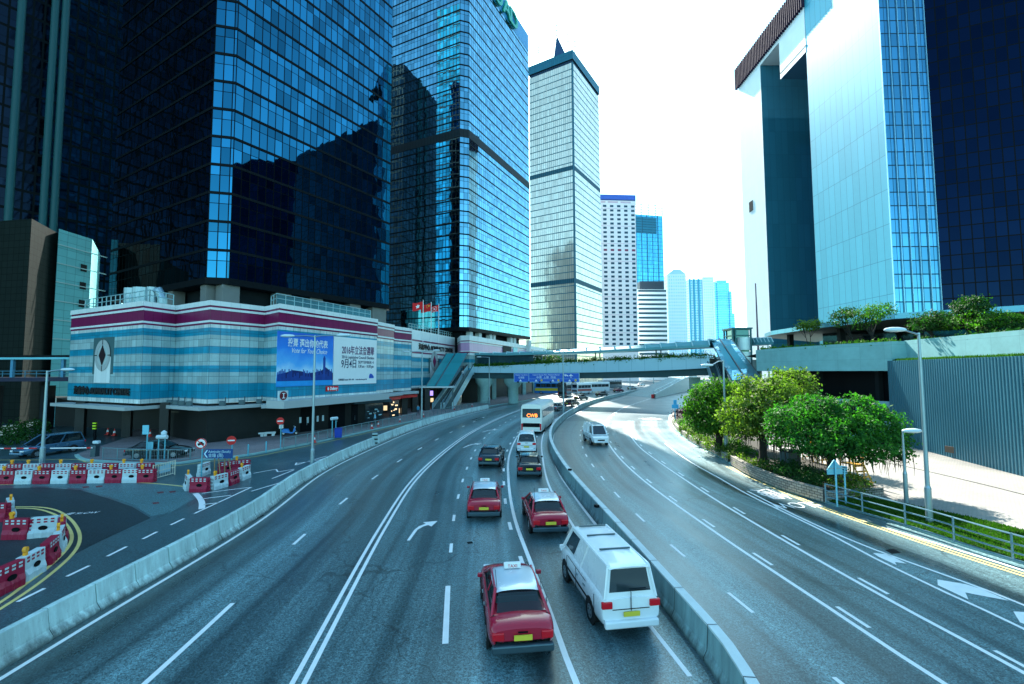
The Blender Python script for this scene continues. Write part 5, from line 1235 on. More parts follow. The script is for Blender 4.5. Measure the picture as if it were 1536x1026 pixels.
mb = MB(); mb.grid([[a + Vector((0, 0, -.5)), b_ + Vector((0, 0, -.5))], [a, b_], [a + Vector((0, .8, .9)), b_ + Vector((0, .8, .9))], [a + Vector((0, 4, .9)), b_ + Vector((0, 4, .9))], [a + Vector((0, 4.5, -.5)), b_ + Vector((0, 4.5, -.5))], [a + Vector((0, 0, -.5)), b_ + Vector((0, 0, -.5))]]); mb.build('roof', _pm['roof_teal'], t)
mb = MB()
for k in range(7): p = a.lerp(b_, k / 6); mb.tube([p, p + Vector((0, .8, 1.0)), p + Vector((0, 4, 1.0))], .1, 6)
for k in (0, 6): p = a.lerp(b_, k / 6); mb.box((p.x, p.y + 2, p.z / 2), (.2, .2, p.z))
mb.build('roof_rib', _pm['rib_pale'], t)
# ---- direction board hung from the bridge
a, b_ = V(771.6, 559.6, 99.8), V(868.4, 559.4, 96.6); zt_, zb_ = a.z - .03, V(771.6, 572.8, 99.8).z
t = thing('gantry_sign', 'wide blue direction board hanging under the footbridge', 'sign', (a.x, a.y, zb_)); Mx = wallM(Vector((a.x, a.y, 0)), a, b_); L = math.hypot(b_.x - a.x, b_.y - a.y)
mb = MB(); wquad(mb, 0, zb_, L, zt_, Mx, 0, .15); mb.build('board', pm('board_blue', (.010, .10, .50), .4, 0, .08), t)
mb = MB(); wquad(mb, -.1, zb_ - .08, L + .1, zb_ + .02, Mx, .05, .16); wquad(mb, L * .228, zb_, L * .234, zt_, Mx, .15, .02); wquad(mb, L * .235, zb_ + .62, L, zb_ + .66, Mx, .15, .02); wquad(mb, 0, zt_ - .03, L, zt_ + .03, Mx, .1, .08); wquad(mb, -.1, zb_, 0, zt_, Mx, .02, .16); wquad(mb, L, zb_, L + .1, zt_, Mx, .02, .16); mb.build('border', pm('border_pale', (.35, .6, .72), .4), t)
sw = pm('sign_text', (.7, .8, .85), .5)
for s, x, y, wd, sz in (('Cotton Tree Drive', .115, .8, .19, .42), ('紅棉路', .115, .48, .09, .5), ('Central, Sheung Wan, Western District', .5, .8, .42, .42), ('中環  上環  西區', .5, .5, .3, .5)):
    text(s, sz, sw, t, 'lettering', .008, 'CENTER', Mx @ Matrix.Translation((L * x, zb_ + (zt_ - zb_) * y, .165)), width=L * wd)
mb = MB()
for x in (.1, .345, .605, .86): mb.face([Mx @ Vector((L * x + q, zb_ + r_, .17)) for q, r_ in ((-.28, .12), (.28, .12), (0, .55))])
X_ = L * .88; Yc = zb_ + 1.32
for pl in ([(0, .42), (.07, .2), (.45, -.05), (.45, -.14), (.07, -.02), (.05, -.3), (.16, -.4), (-.16, -.4), (-.05, -.3), (-.07, -.02), (-.45, -.14), (-.45, -.05), (-.07, .2)],):
    mb.face([Mx @ Vector((X_ + x, Yc + y, .17)) for x, y in pl])
for dx in (-.2, .2): mb.face([Mx @ Vector((L * .8 + dx + x, Yc + y, .17)) for x, y in ((-.3, .2), (.3, -.2), (.3, .05), (-.3, .3))])
mb.build('symbol', M['white'], t)
mb = MB()
for x in (.43, .69, .95): mb.disc(Mx @ Vector((L * x, zb_ + .33, .155)), Mx.to_3x3() @ Vector((0, 0, 1)), .24, 12, 0, .02)
mb.build('route_symbol', pm('route_yellow', (.75, .48, .05), .4), t)
mb = MB()
for k in range(6): wquad(mb, L * (.05 + k * .17), zb_ - .12, L * (.05 + k * .17) + .35, zb_ + .1, Mx, .3, .3)
mb.build('sign_lamp', M['black'], t)

# ---------------------------------------------------------------- covered walkway at the left edge
t = thing('footbridge', 'dark covered walkway with blue posts entering the podium at the left edge', 'bridge', (-60, 58, 0))
a, b_ = V(-90, 533, 58), V(106, 534, 57.5); 
def wk(y): return V(50, y, 58).z
mb = MB(); mb.box(((a.x + b_.x) / 2, 60, (wk(533) + wk(537.5)) / 2), (b_.x - a.x, 5, wk(533) - wk(537.5))); mb.build('roof', M['black'], t)
mb = MB(); mb.box(((a.x + b_.x) / 2, 57.4, wk(537.8)), (b_.x - a.x, .15, .25)); mb.build('gutter', M['teal_paint'], t)
for px in (18, 94, -50): x = V(px, 550, 57.6).x; mb = MB(); mb.box((x, 57.7, (wk(566) + wk(538)) / 2), (.32, .32, wk(538) - wk(566))); mb.build('post', pm('post_blue', (.05, .22, .36), .5), t)
rail('railing', [(a.x, 57.6), (b_.x, 57.6)], wk(566), wk(556.5) - wk(566), t, 1.35, .05, pm('rail_blue', (.05, .17, .24), .5))
mb = MB(); mb.box(((a.x + b_.x) / 2, 60, (wk(566) + wk(572)) / 2), (b_.x - a.x, 5.2, wk(566) - wk(572))); mb.build('deck', pm('deck_navy', (.012, .014, .04), .6), t)
for px in (-20, 60): x = V(px, 600, 60).x; mb = MB(); mb.box((x, 61, 2.9), (1, 1, 5.6)); mb.build('pier', M['dark'], t)
t = thing('low_wall', 'low pale topped parapet wall behind the driveway at far left', 'wall', (-50, 52, 0)); a, b_ = G(60, 638), G(118, 631)
mb = MB(); mb.tube([(a.x, a.y, .9), (b_.x, b_.y, .9)], .1, 6); mb.build('top_rail', M['steel'], t)
mb = MB(); d = unit(a, b_); mb.box(((a.x + b_.x) / 2, (a.y + b_.y) / 2, .3), (math.hypot(b_.x - a.x, b_.y - a.y), .3, .6), math.atan2(d[1], d[0])); mb.build('wall', M['concrete'], t)
# ================================================================== CONCRETE BARRIERS
def jersey(mb, L, h=.82):
    pr = [(-.30, 0), (-.30, .07), (-.17, .27), (-.095, h), (.095, h), (.17, .27), (.30, .07), (.30, 0)]
    g = .02; A = [(-L / 2 + g, x, z) for x, z in pr]; B = [(L / 2 - g, x, z) for x, z in pr]
    mb.grid([A, B]); mb.face(A[::-1]); mb.face(B)
bar_line = smooth(offset(L_([(-260, 1178), (0, 1019), (128, 940.6), (385, 785), (468, 722), (555, 675), (633, 642), (700, 622), (770, 606)]), .62), .5)
mb = MB(); jersey(mb, 1.5); proto = mb.build('concrete_barrier', M['concrete_grimy'], bevel=.02)
tag(proto, 'grey concrete barrier block in the long row along the left road edge', 'barrier', 'concrete barriers along the left road edge')
lst = walk(bar_line, .8, 1.5, 200); gap1 = G(560, 670); n = 0
for i, (p, hd) in enumerate(lst):
    if p.y > 92: break
    o = proto if n == 0 else proto.copy()
    if n: COL.objects.link(o)
    n += 1; o.location = (p.x + random.uniform(-.02, .02), p.y, 0); o.rotation_euler = (0, 0, hd + random.uniform(-.012, .012))
q = G(562, 668); t = thing('crash_cushion', 'short dark striped post standing in the gap of the left barrier row', 'marker post', (q.x, q.y, 0))
mb = MB(); mb.box((q.x, q.y, .6), (.5, .5, 1.2), .4); mb.build('box', pm('cushion', (.30, .42, .42), .6), t)
mb = MB(); 
for k in range(3): mb.box((q.x, q.y, .25 + k * .38), (.52, .52, .12), .4)
mb.build('stripe', M['black'], t)
# ---- median wall between the carriageways
med = L_([(1120, 1110), (1076, 1024), (985, 902), (918, 815), (868, 752), (838, 709), (822, 672), (824, 652), (834, 638), (851, 624), (886.8, 606), (933.6, 593.3), (971, 584), (1003.7, 570)], .8)
med = [p for p in med if p.y < 330]
t = thing('median_barrier', 'curved concrete median wall with pale coping between the two carriageways', 'barrier', (med[0].x, med[0].y, 0))
mb = MB()
pr = [(-.02, 0), (-.02, .10), (-.11, .28), (-.16, .86), (-.38, .86), (-.43, .28), (-.52, .10), (-.52, 0)]
mb.grid([[(p.x, p.y, z) for p in offset(med, d)] for d, z in pr]); mb.build('wall', M['concrete_sooty'], t)
mb = MB(); cp = [(-.145, .84), (-.145, .90), (-.395, .90), (-.395, .84)]; mb.grid([[(p.x, p.y, z) for p in offset(med, d)] for d, z in cp]); mb.build('coping', M['concrete_light'], t)
for p, hd in walk(med, .5, 2.0, 90):
    mb = MB(); tv, lv = Vector((math.cos(hd), math.sin(hd), 0)), Vector((-math.sin(hd), math.cos(hd), 0)); ol = [(-.014, .02), (-.014, .10), (-.104, .283), (-.139, .84), (-.139, .906), (-.401, .906), (-.401, .84), (-.436, .283), (-.526, .10), (-.526, .02)]
    mb.grid([[p + lv * d - tv * .012 + Vector((0, 0, z)) for d, z in ol], [p + lv * d + tv * .012 + Vector((0, 0, z)) for d, z in ol]]); mb.build('joint', M['dark'], t)
for px, py in ((886, 790), (848, 727)):
    g = G(px, py); mb = MB(); mb.box((g.x + .3, g.y, .95), (.16, .2, .12), .6); mb.build('cable_box', M['black'], t)
# far flyover parapet on the right of the far carriageway
fl = [V(980, 597.5, 100), V(1010, 590, 118), V(1037, 564, 170)]
t = thing('ramp_wall', 'sloping pale side wall of the ramp climbing beyond the footbridge', 'wall', (fl[0].x, fl[0].y, 0))
mb = MB(); a, c = G(981, 597), V(1044, 562, 190)
rows = []
for f in (0, .25, .5, .75, 1):
    x, y = a.x + (c.x - a.x) * f, a.y + (c.y - a.y) * f; z = c.z * f; rows.append((x, y, z))
mb.grid([[(x, y, -.02) for x, y, z in rows], [(x, y, z + 1.1) for x, y, z in rows], [(x + .4, y, z + 1.1) for x, y, z in rows], [(x + .4, y, -.02) for x, y, z in rows]]); mb.build('wall', M['concrete_light'], t)
mb = MB()
for k in range(14):
    f = k / 14; x, y, z = a.x + (c.x - a.x) * f, a.y + (c.y - a.y) * f, c.z * f; mb.tube([(x, y, z), (x, y, z + 1.9)], .07, 5)
mb.tube([(a.x, a.y, 1.9), (c.x, c.y, c.z + 1.9)], .07, 5); mb.build('rail', M['steel'], t)
mb = MB(); mb.face([(a.x, a.y, .02), (c.x, c.y, c.z), (c.x - 7.5, c.y + 2, c.z), (a.x - 5, a.y + 12, .02)]); mb.build('ramp_deck', M['asphalt_pale'], t)
for px, py in ((981, 597), (985, 595.5)):
    g = G(px, py); mb = MB(); mb.box((g.x - .5, g.y - .5, .5), (.7, .3, 1)); mb.build('end_marker', M['red'], t)

# ================================================================== WATER-FILLED BARRIERS
def water_barrier(col, label, group, loc, rz, lamp=True):
    t = thing('water_barrier', label, 'barrier', (loc[0], loc[1], 0), rz, group)
    m, o = (M['red_plastic'], M['white_plastic']) if col == 'red' else (M['white_plastic'], M['red_plastic'])
    L, h = 1.08, .86
    mb = MB(); pr = [(-.24, 0), (-.24, .22), (-.15, .40), (-.13, h), (.13, h), (.15, .40), (.24, .22), (.24, 0)]
    secs = []
    for x, s in ((-L / 2, .8), (-L / 2 + .06, 1), (-.26, 1), (-.2, .9), (-.06, .9), (0, 1), (.06, 1), (.12, .9), (.24, .9), (.3, 1), (L / 2 - .06, 1), (L / 2, .8)):
        secs.append([(x, y * s if abs(y) > .2 else y, z) for y, z in pr])
    mb.grid(secs); mb.face(secs[0][::-1]); mb.face(secs[-1])
    for k in range(4):
        for s in (-1, 1): mb.box((s * (L / 2 + .03), 0, .14 + k * .2), (.08, .16, .10))
    mb.build('body', m, t, local=True, bevel=.015)
    mb = MB()
    for s in (-1, 1):
        n = 14; c = Vector((.06, s * .165, .42)); P = [c + Vector((math.cos(2 * math.pi * k / n) * .17, 0, math.sin(2 * math.pi * k / n) * .10)) for k in range(n)]
        mb = MB(); mb.grid([P, [p + Vector((0, s * .02, 0)) for p in P]], 0, True); mb.face([p + Vector((0, s * .02, 0)) for p in P])
        mb.build('forklift_hole', M['black'], t, local=True)
    mb = MB()
    for s in (-1, 1):
        for k in range(4):
            for r_ in (0, 1): mb.box((-.37 + k * .25, s * .141, .79 - r_ * .12), (.13, .012, .065))
    mb.build('reflector', o, t, local=True)
    if lamp:
        mb = MB(); mb.box((-.3, 0, h + .05), (.13, .1, .12)); mb.disc((-.3, -.05, h + .2), (0, 1, 0), .1, 14, 0, .1); mb.build('warning_lamp', M['amber'], t, local=True, bevel=.01)
    return t
ORD = ['first', 'second', 'third', 'fourth', 'fifth', 'sixth', 'seventh', 'eighth', 'ninth', 'tenth', 'eleventh', 'twelfth']
def brow(pts, cols, what, group, lamps, flip=0):
    cnt = {'red': 0, 'white': 0}
    for i, (a, b_) in enumerate(pts):
        a, b_ = G(*a), G(*b_); c = cols[i]; hd = math.atan2(b_.y - a.y, b_.x - a.x)
        water_barrier(c, '%s %s water filled barrier from the left in %s' % (ORD[cnt[c]], c, what), group, ((a.x + b_.x) / 2, (a.y + b_.y) / 2), hd, i in lamps); cnt[c] += 1
fx = [-28, -1, 24, 51, 78, 105.5, 133, 159.5, 185.5, 210.5, 229]
brow([((fx[k], 725.5 - .35 * max(0, k - 2)), (fx[k + 1], 725.5 - .35 * max(0, k - 1))) for k in range(10)], ['white', 'red'] * 5, 'the front row beside the black lane', 'water barriers in the front row', (1, 3, 5, 7, 9))
bx = [-14, 11, 35.5, 60, 85, 108, 132, 154.5, 178.5, 204, 232]
brow([((bx[k], 714.5 - .2 * k), (bx[k + 1], 714.5 - .2 * (k + 1))) for k in range(10)], ['white', 'red'] * 5, 'the rear row behind the front barriers', 'water barriers in the rear row', (1, 2, 4, 6, 8, 9))
g1 = 'water barriers round the road sign island'
for (a, b_), c, lab, lm in ((((279, 729), (286, 738.5)), 'white', 'white water filled barrier turned end on at the left of the sign island', True), (((287.5, 737.5), (311.5, 737.5)), 'red', 'red water filled barrier facing the camera at the front of the sign island', False), (((317.5, 735.5), (338.5, 729.5)), 'white', 'white water filled barrier in front of the blue sign props', True), (((339.5, 729.5), (356.5, 722.5)), 'red', 'red water filled barrier between two white ones on the sign island', False), (((357.5, 722), (374, 715)), 'white', 'white water filled barrier at the far right of the sign island', True), (((331, 712), (349, 709)), 'red', 'red water filled barrier behind the wooden props of the blue sign', False), (((350, 708.5), (373, 706.5)), 'red', 'red water filled barrier rearmost beside the road on the sign island', True), (((292, 718), (318, 708)), 'white', 'white water filled barrier rearmost left on the sign island', False)):
    a, b_ = G(*a), G(*b_); water_barrier(c, lab, g1, ((a.x + b_.x) / 2, (a.y + b_.y) / 2), math.atan2(b_.y - a.y, b_.x - a.x), lm)
g2 = 'water barriers curving round the lane corner'
for (a, b_), c, lab, lm in ((((-14, 897), (25.5, 878)), 'red', 'red water filled barrier nearest the camera at the left edge', False), (((26.5, 876), (61, 855)), 'white', 'large white water filled barrier second from the camera at left', True), (((62, 853), (83.5, 832.5)), 'red', 'red water filled barrier in the middle of the curving left group', False), (((84, 831), (90, 818)), 'white', 'narrow white water filled barrier seen end on in the curving group', True), (((90.5, 817), (92, 802)), 'red', 'red water filled barrier at the outer corner of the curving group', True), (((46.5, 806), (83, 803)), 'white', 'white water filled barrier side on at the back of the curving group', False), (((8, 807.5), (45, 807)), 'red', 'dark red water filled barrier side on at the back of the curving group', True), (((16, 781), (12, 768)), 'white', 'white water filled barrier end on at the far left edge', True), (((-22, 782), (9, 781)), 'red', 'dark red water filled barrier farthest back at the left edge', True)):
    a, b_ = G(*a), G(*b_); water_barrier(c, lab, g2, ((a.x + b_.x) / 2, (a.y + b_.y) / 2), math.atan2(b_.y - a.y, b_.x - a.x), lm)
# metal pedestrian fence closing the rows
a, b_ = G(229, 721), G(262, 712); t = thing('crowd_fence', 'pale metal fence panel closing the end of the barrier rows', 'fence', (a.x, a.y, 0))
mb = MB()
for z in (.12, .55, 1.0): mb.tube([(a.x, a.y, z), (b_.x, b_.y, z)], .025, 6)
for k in range(10): p = a.lerp(b_, k / 9); mb.tube([(p.x, p.y, .12), (p.x, p.y, 1.0)], .018, 6)
for p in (a, b_): mb.tube([(p.x, p.y, 0), (p.x, p.y, 1.05)], .035, 6)
mb.build('frame', pm('fence_cream', (.62, .58, .45), .5, .1), t)
mb = MB(); p = a.lerp(b_, .55); mb.box((p.x, p.y - .04, .6), (.9, .02, .5), math.atan2(b_.y - a.y, b_.x - a.x)); mb.build('plate', pm('plate_blue', (.3, .5, .58), .5), t)

# ================================================================== LAMP POSTS
def lamp(base, top_y, heads, label, thick=.11, cat='street lamp', z0=0.0):
    """base pixel on the ground, pixel row of the top, heads as pixel positions of lantern centres"""
    b_ = G(*base, z0); top = V(base[0], top_y, b_.y).z
    t = thing('street_lamp', label, cat, (b_.x, b_.y, z0), 0, 'street lamps')
    mb = MB(); mb.tube([(b_.x, b_.y, z0), (b_.x, b_.y, z0 + 1.6)], [thick * 1.5, thick * 1.45], 12); mb.tube([(b_.x, b_.y, z0 + 1.6), (b_.x, b_.y, z0 + 1.72), (b_.x, b_.y, top)], [thick * 1.45, thick, thick * .6], 12); mb.build('pole', M['steel'], t, smooth=False)
    for hx, hy in heads:
        h = V(hx, hy, b_.y - .3); s = 1 if h.x > b_.x else -1
        mb = MB(); mb.tube([(b_.x, b_.y, top - .1), (b_.x + (h.x - b_.x) * .3, b_.y - .1, top - .02 + (h.z - top) * .2), (h.x - s * .3, h.y, h.z)], [thick * .55, thick * .42, thick * .38], 8); ar = mb.build('arm', M['steel'], t)
        mb = MB(); k = 10; rows = []
        for f, r_ in ((-.55, .05), (-.45, .13), (-.2, .18), (.15, .19), (.4, .13), (.5, .04)):
            rows.append([(h.x + s * (f + .1), h.y + math.cos(2 * math.pi * j / k) * r_ * 1.1, h.z + math.sin(2 * math.pi * j / k) * r_ * (.75 if math.sin(2 * math.pi * j / k) > 0 else .55)) for j in range(k)])
        mb.grid(rows, 0, True); mb.face(rows[0]); mb.face(rows[-1][::-1]); mb.build('lantern', M['lamp_lens'], t, smooth=True)
    return t
lamp((468, 708), 503, ((433, 504), (514, 503)), 'double armed street lamp in front of the two billboards', .10)
lamp((632.5, 633), 527, ((610, 527.5), (654, 525.5)), 'double armed street lamp in front of the left escalator', .12)
lamp((734, 608), 535.5, ((719, 535.5),), 'single armed street lamp beside the left bridge pier', .13)
lamp((845.5, 624), 526, ((838, 526.5), (853, 525.8)), 'tall thin street lamp on the median crossing the blue direction board', .13)
lamp((62.5, 704), 556, ((100, 554.5),), 'dark slender street lamp behind the barrier rows at far left', .12)
lamp((1089.5, 680), 540, ((1062, 548),), 'single armed street lamp among the banyan trees', .12, z0=.13)
lamp((1394.5, 784), 499, ((1345, 495),), 'tallest street lamp standing on the lawn behind the railing', .095, z0=.15)
lamp((1360, 756), 647, ((1366, 646.5),), 'short street lamp beside the end of the last banyan', .07, z0=.15)
lamp((945.3, 588), 560, ((940, 560), (951, 560)), 'distant street lamp under the middle of the footbridge', .14)
lamp((980.5, 576), 558, ((976, 558.5),), 'farthest street lamp under the right half of the footbridge', .16)

# ================================================================== SIGNS AND SMALL THINGS ON THE LEFT
def post(mb, b_, h, r_=.04): mb.tube([(b_.x, b_.y, b_.z), (b_.x, b_.y, b_.z + h)], r_, 8)
nrm = Vector((.25, -1, 0)).normalized()
def rsign(base, cy, label, kind, r_=.36, z0=0.0):
    b_ = G(*base, z0); c = V(base[0], cy, b_.y); t = thing('road_sign', label, 'sign', tuple(b_), 0, None)
    mb = MB(); post(mb, b_, c.z - z0 + .1, .045); mb.build('pole', M['teal_paint'], t)
    c = c + nrm * .06
    mb = MB(); mb.disc(c, nrm, r_, 28, 0, .02); mb.build('plate', M['red'] if kind == 'noentry' else M['white'], t)
    mx = wallM(c, (0, 0), (nrm.y * -1, nrm.x)) 
    if kind == 'noentry':
        mb = MB(); wquad(mb, -r_ * .72, -r_ * .14, r_ * .72, r_ * .14, mx, .025, .01); mb.build('bar', M['white'], t)
    else:
        mb = MB(); n = 28
        for k in range(n):
            a0, a1 = 2 * math.pi * k / n, 2 * math.pi * (k + 1) / n; mb.face([mx @ Vector((math.cos(a) * q, math.sin(a) * q, .026)) for q, a in ((r_ * .82, a0), (r_, a0), (r_, a1), (r_ * .82, a1))])
        P = mx @ Matrix.Rotation(R(-45), 4, 'Z'); wquad(mb, -r_ * .85, -.03, r_ * .85, .03, P, .034, .008); mb.build('ring', M['red'], t)
        mb = MB(); wquad(mb, -.2, -.10, .2, .02, mx, .022, .006); wquad(mb, -.11, .02, .11, .12, mx, .022, .006); wquad(mb, -.16, -.15, -.08, -.1, mx, .022, .006); wquad(mb, .08, -.15, .16, -.1, mx, .022, .006); mb.build('pictogram', M['black'], t)
    return t
rsign((302, 716), 665, 'round red ringed no motor vehicles sign left of the blue direction sign', 'nocar')
rsign((347.5, 690), 660.5, 'red no entry sign behind the blue direction sign', 'noentry', .36, .13)
rsign((420.7, 673), 631.5, 'red no entry sign on the pavement beside the scooter', 'noentry', .34, .13)
Yb = 32.6; a, b_ = V(305, 680, Yb), V(349.5, 680, Yb); zt_, zb_ = V(327, 673.5, Yb).z, V(327, 687.5, Yb).z
t = thing('direction_sign', 'blue arrow shaped direction sign on wooden props inside the barrier island', 'sign', ((a.x + b_.x) / 2, Yb, 0))
mx = wallM(Vector((a.x, Yb, 0)), a, b_); L = b_.x - a.x; zc = (zt_ + zb_) / 2
mb = MB(); P = [(0, zc), (.22, zb_), (L, zb_), (L, zt_), (.22, zt_)]; F = [mx @ Vector((x, z, .05)) for x, z in P]; B = [mx @ Vector((x, z, 0)) for x, z in P]
mb.face(F); mb.face(B[::-1]); 
for k in range(5): mb.face([B[k], B[(k + 1) % 5], F[(k + 1) % 5], F[k]])
mb.build('board', pm('dir_blue', (.008, .055, .20), .4, 0, .08), t)
sw2 = pm('sign_text2', (.42, .62, .72), .5)
text('Admiralty (South)', .24, sw2, t, 'lettering', .004, 'CENTER', mx @ Matrix.Translation((L * .56, zb_ + (zt_ - zb_) * .72, .058)), width=L * .74)
text('金鐘 (南)', .28, sw2, t, 'lettering', .004, 'CENTER', mx @ Matrix.Translation((L * .44, zb_ + (zt_ - zb_) * .30, .058)), width=L * .5)
mb = MB(); mb.face([mx @ Vector((x, z, .056)) for x, z in ((.07, zc), (.25, zb_ + .06), (.36, zb_ + .06), (.18, zc), (.36, zt_ - .06), (.25, zt_ - .06))]); mb.build('chevron', sw2, t)
mb = MB()
for x, dx in ((.75, -.1), (1.0, .35), (1.45, -.08), (1.7, .4)):
    p = mx @ Vector((x, zb_ + .1, -.08)); q = mx @ Vector((x + dx, 0, -.25 if dx < 0 else .15)); mb.tube([q, p], .035, 6)
mb.build('prop', pm('prop_wood', (.30, .19, .10), .8, 0, .3), t)
# back of a square sign, notice stand and twin-post lamps on the brick island
def plate_sign(base, cy, w_, h, label, z0=.13, mat=None, name='road_sign'):
    b_ = G(*base, z0); c = V(base[0], cy, b_.y); t = thing(name, label, 'sign', tuple(b_)); mb = MB(); post(mb, b_, c.z - z0 + h / 2, .05); mb.build('pole', M['teal_paint'], t)
    mb = MB(); mb.box((c.x, c.y - .07, c.z), (w_, .03, h), .12); mb.build('plate', mat or M['sign_back'], t); return t
plate_sign((219.5, 690), 644.5, .48, .75, 'pale square sign on a tall post beside the black car')
plate_sign((225.5, 689), 669, .52, .68, 'grey notice panel on short legs in front of the black car')
def twin(b0, b1, yc, label):
    a, b_ = G(*b0, .13), G(*b1, .13); z = V(b0[0], yc, a.y).z; t = thing('bollard_light', label, 'bollard', tuple(a)); mb = MB()
    for p in (a, b_): post(mb, p, z - .13, .05)
    mb.build('post', M['teal_paint'], t)
    mb = MB(); d = (b_ - a).normalized(); p0, p1 = a - d * .15, b_ + d * .15; mb.tube([(p0.x, p0.y, z), (p1.x, p1.y, z)], .17, 12); mb.build('drum', pm('drum', (.5, .6, .64), .4), t, smooth=False); return t
twin((237, 689), (246.5, 689), 655.5, 'white drum on twin posts in front of the black car')
twin((498, 657), (503.5, 656.2), 628, 'white drum on twin posts beside the blue bin')
b_ = G(246, 688, .13); c = V(246, 650, b_.y); t = thing('camera_dome', 'small pale dome camera above the twin post drum', 'camera', tuple(c)); mb = MB(); mb.tube([c + Vector((0, 0, -.35)), c + Vector((0, 0, -.1)), c + Vector((0, 0, .1)), c + Vector((0, 0, .25))], [.05, .2, .22, .05], 12); mb.build('dome', M['lamp_lens'], t, smooth=True)
def fence(name, label, l, h, z0, mat, gap=1.6, bars=True, top=.04, group=None):
    P = smooth([(p.x, p.y, 0) for p in [G(x, y, z0) for x, y in l]], .5); t = thing(name, label, 'railing', (P[0].x, P[0].y, z0), 0, group); L = plength(P)
    for p, hd in walk(P, 0, gap, 90):
        mb = MB(); mb.tube([(p.x, p.y, z0), (p.x, p.y, z0 + h + .03)], .04, 6); mb.build('post', mat, t)
    mb = MB(); zs = (h, .12) if bars else (h, h * .66, h * .33, .06)
    for z in zs: mb.tube([(p.x, p.y, z0 + z) for p in P], top * .75, 6)
    mb.build('rail', mat, t)
    if bars:
        mb = MB()
        for p, hd in walk(P, .15, .15, 900): mb.tube([(p.x, p.y, z0 + .12), (p.x, p.y, z0 + h)], .011, 4, 0, False)
        tag(mb.build('bar', mat, t), kind='stuff')
    return t
rg = pm('railing_grey', (.16, .26, .28), .45, .4, .2)
fence('railing', 'grey barred railing round the brick island by the black car', [(154, 689), (200, 691.5), (240, 692.5), (270, 692), (300, 687.5)], .95, .13, rg)
fence('railing', 'long grey barred railing on the pavement below the billboards', [(425, 672.5), (470, 663), (520, 652), (570, 641), (625, 629.5)], .95, .13, rg)
fence('railing', 'far grey barred railing on the pavement near the left escalator', [(632, 628), (660, 621.5), (700, 613.5), (735, 607.5)], .95, .13, rg)
fence('railing', 'blue grey three rail fence along the lawn beside the road', [(1239, 754), (1262, 760.5), (1300, 772), (1342, 784.5), (1390, 799), (1438, 815), (1492, 833), (1560, 854), (1660, 887)], 1.0, .15, pm('railing_blue', (.12, .24, .30), .4, .4, .2), 2.0, False, .045)
for i, px in enumerate((399, 372)):
    g = G(px, 679 if px > 380 else 684, .13); t = thing('bollard', 'blue steel bollard at the pavement corner, %s of two' % ('right' if px > 380 else 'left'), 'bollard', tuple(g)); mb = MB(); mb.tube([g, g + Vector((0, 0, .95))], .06, 8); mb.tube([g + Vector((0, 0, .95)), g + Vector((0, 0, 1.0))], [.07, .03], 8); mb.build('post', M['teal_paint'], t)
# traffic cones
def cone(px, py, label, z0=.13):
    g = G(px, py, z0); t = thing('traffic_cone', label, 'cone', tuple(g), 0, 'traffic cones')
    mb = MB(); mb.box((g.x, g.y, z0 + .03), (.42, .42, .06)); mb.tube([g + Vector((0, 0, .05)), g + Vector((0, 0, .78))], [.17, .04], 12); mb.build('cone', pm('cone_red', (.65, .03, .02), .5), t)
    mb = MB(); mb.tube([g + Vector((0, 0, .32)), g + Vector((0, 0, .55))], [.122, .087], 12); mb.build('sleeve', M['white'], t)
for px, py, lb in ((471, 664, 'behind the double armed lamp post'), (557.5, 643.5, 'outside the railing below the white billboard'), (567.5, 640.5, 'second in line outside the railing below the billboards'), (600, 633.5, 'outside the railing before the arcade'), (635, 625.5, 'beside the lamp post at the left escalator'), (681.5, 615, 'on the kerb right of the left escalator'), (708, 610, 'near the left bridge pier'), (161.5, 652, 'leftmost under the podium driveway'), (171.5, 653.5, 'second under the podium driveway'), (225, 655, 'under the podium behind the black car')):
    cone(px, py, 'red and white traffic cone ' + lb)
g = G(507.5, 656.5, .13); t = thing('bin', 'blue plastic litter bin outside the pavement railing', 'bin', tuple(g)); mb = MB(); mb.box((g.x, g.y, .13 + .5), (.72, .6, .95), .3, 0, 1.08); mb.build('body', pm('bin_blue', (.01, .05, .36), .4, 0, .15), t, bevel=.04); mb = MB(); mb.box((g.x, g.y, 1.15), (.8, .68, .1), .3); mb.build('lid', pm('bin_lid', (.008, .035, .26), .4), t, bevel=.03)
for px, py, lb in ((387, 655, 'left'), (404, 654, 'right')):
    g = G(px, py, .13); t = thing('stone_bench', 'pale rough stone bench block against the granite wall, %s of two' % lb, 'bench', tuple(g)); mb = MB(); mb.box((g.x, g.y, .5), (1.3, .6, .2), .4); mb.build('seat', M['concrete_light'], t, bevel=.05)
    for s in (-.4, .4): mb = MB(); mb.box((g.x + s * .9, g.y + s * .4, .27), (.3, .5, .28), .4); mb.build('leg', M['concrete_light'], t, bevel=.03)
# barrier gate on the driveway
a, b_ = G(142, 687, 0), G(75, 688, 0); t = thing('boom_gate', 'white boom gate arm with dark post across the driveway', 'gate', tuple(a)); z = V(142, 671, a.y).z
mb = MB(); mb.box((a.x, a.y, .55), (.45, .45, 1.1)); mb.build('post', M['steel_dark'], t, bevel=.03); mb = MB(); mb.tube([(a.x, a.y - .25, z), (b_.x, a.y - .25, z - .03)], .05, 8); mb.build('arm', M['white'], t)
mb = MB(); mb.box((a.x - .3, a.y - .25, z), (.35, .12, .12)); mb.build('arm_band', M['red'], t); mb = MB(); mb.box((a.x + .1, a.y, 1.35), (.5, .3, .25)); mb.build('camera', M['lamp_lens'], t, bevel=.05)
a = G(-20, 690); t = thing('boom_gate', 'red and white boom gate arm lowered in front of the blue people carrier', 'gate', tuple(a)); p0, p1 = V(-40, 673, 38.2), V(53, 672.5, 38.2); mb = MB(); mb.tube([p0, p1], .05, 8); mb.build('arm', M['white'], t); mb = MB()
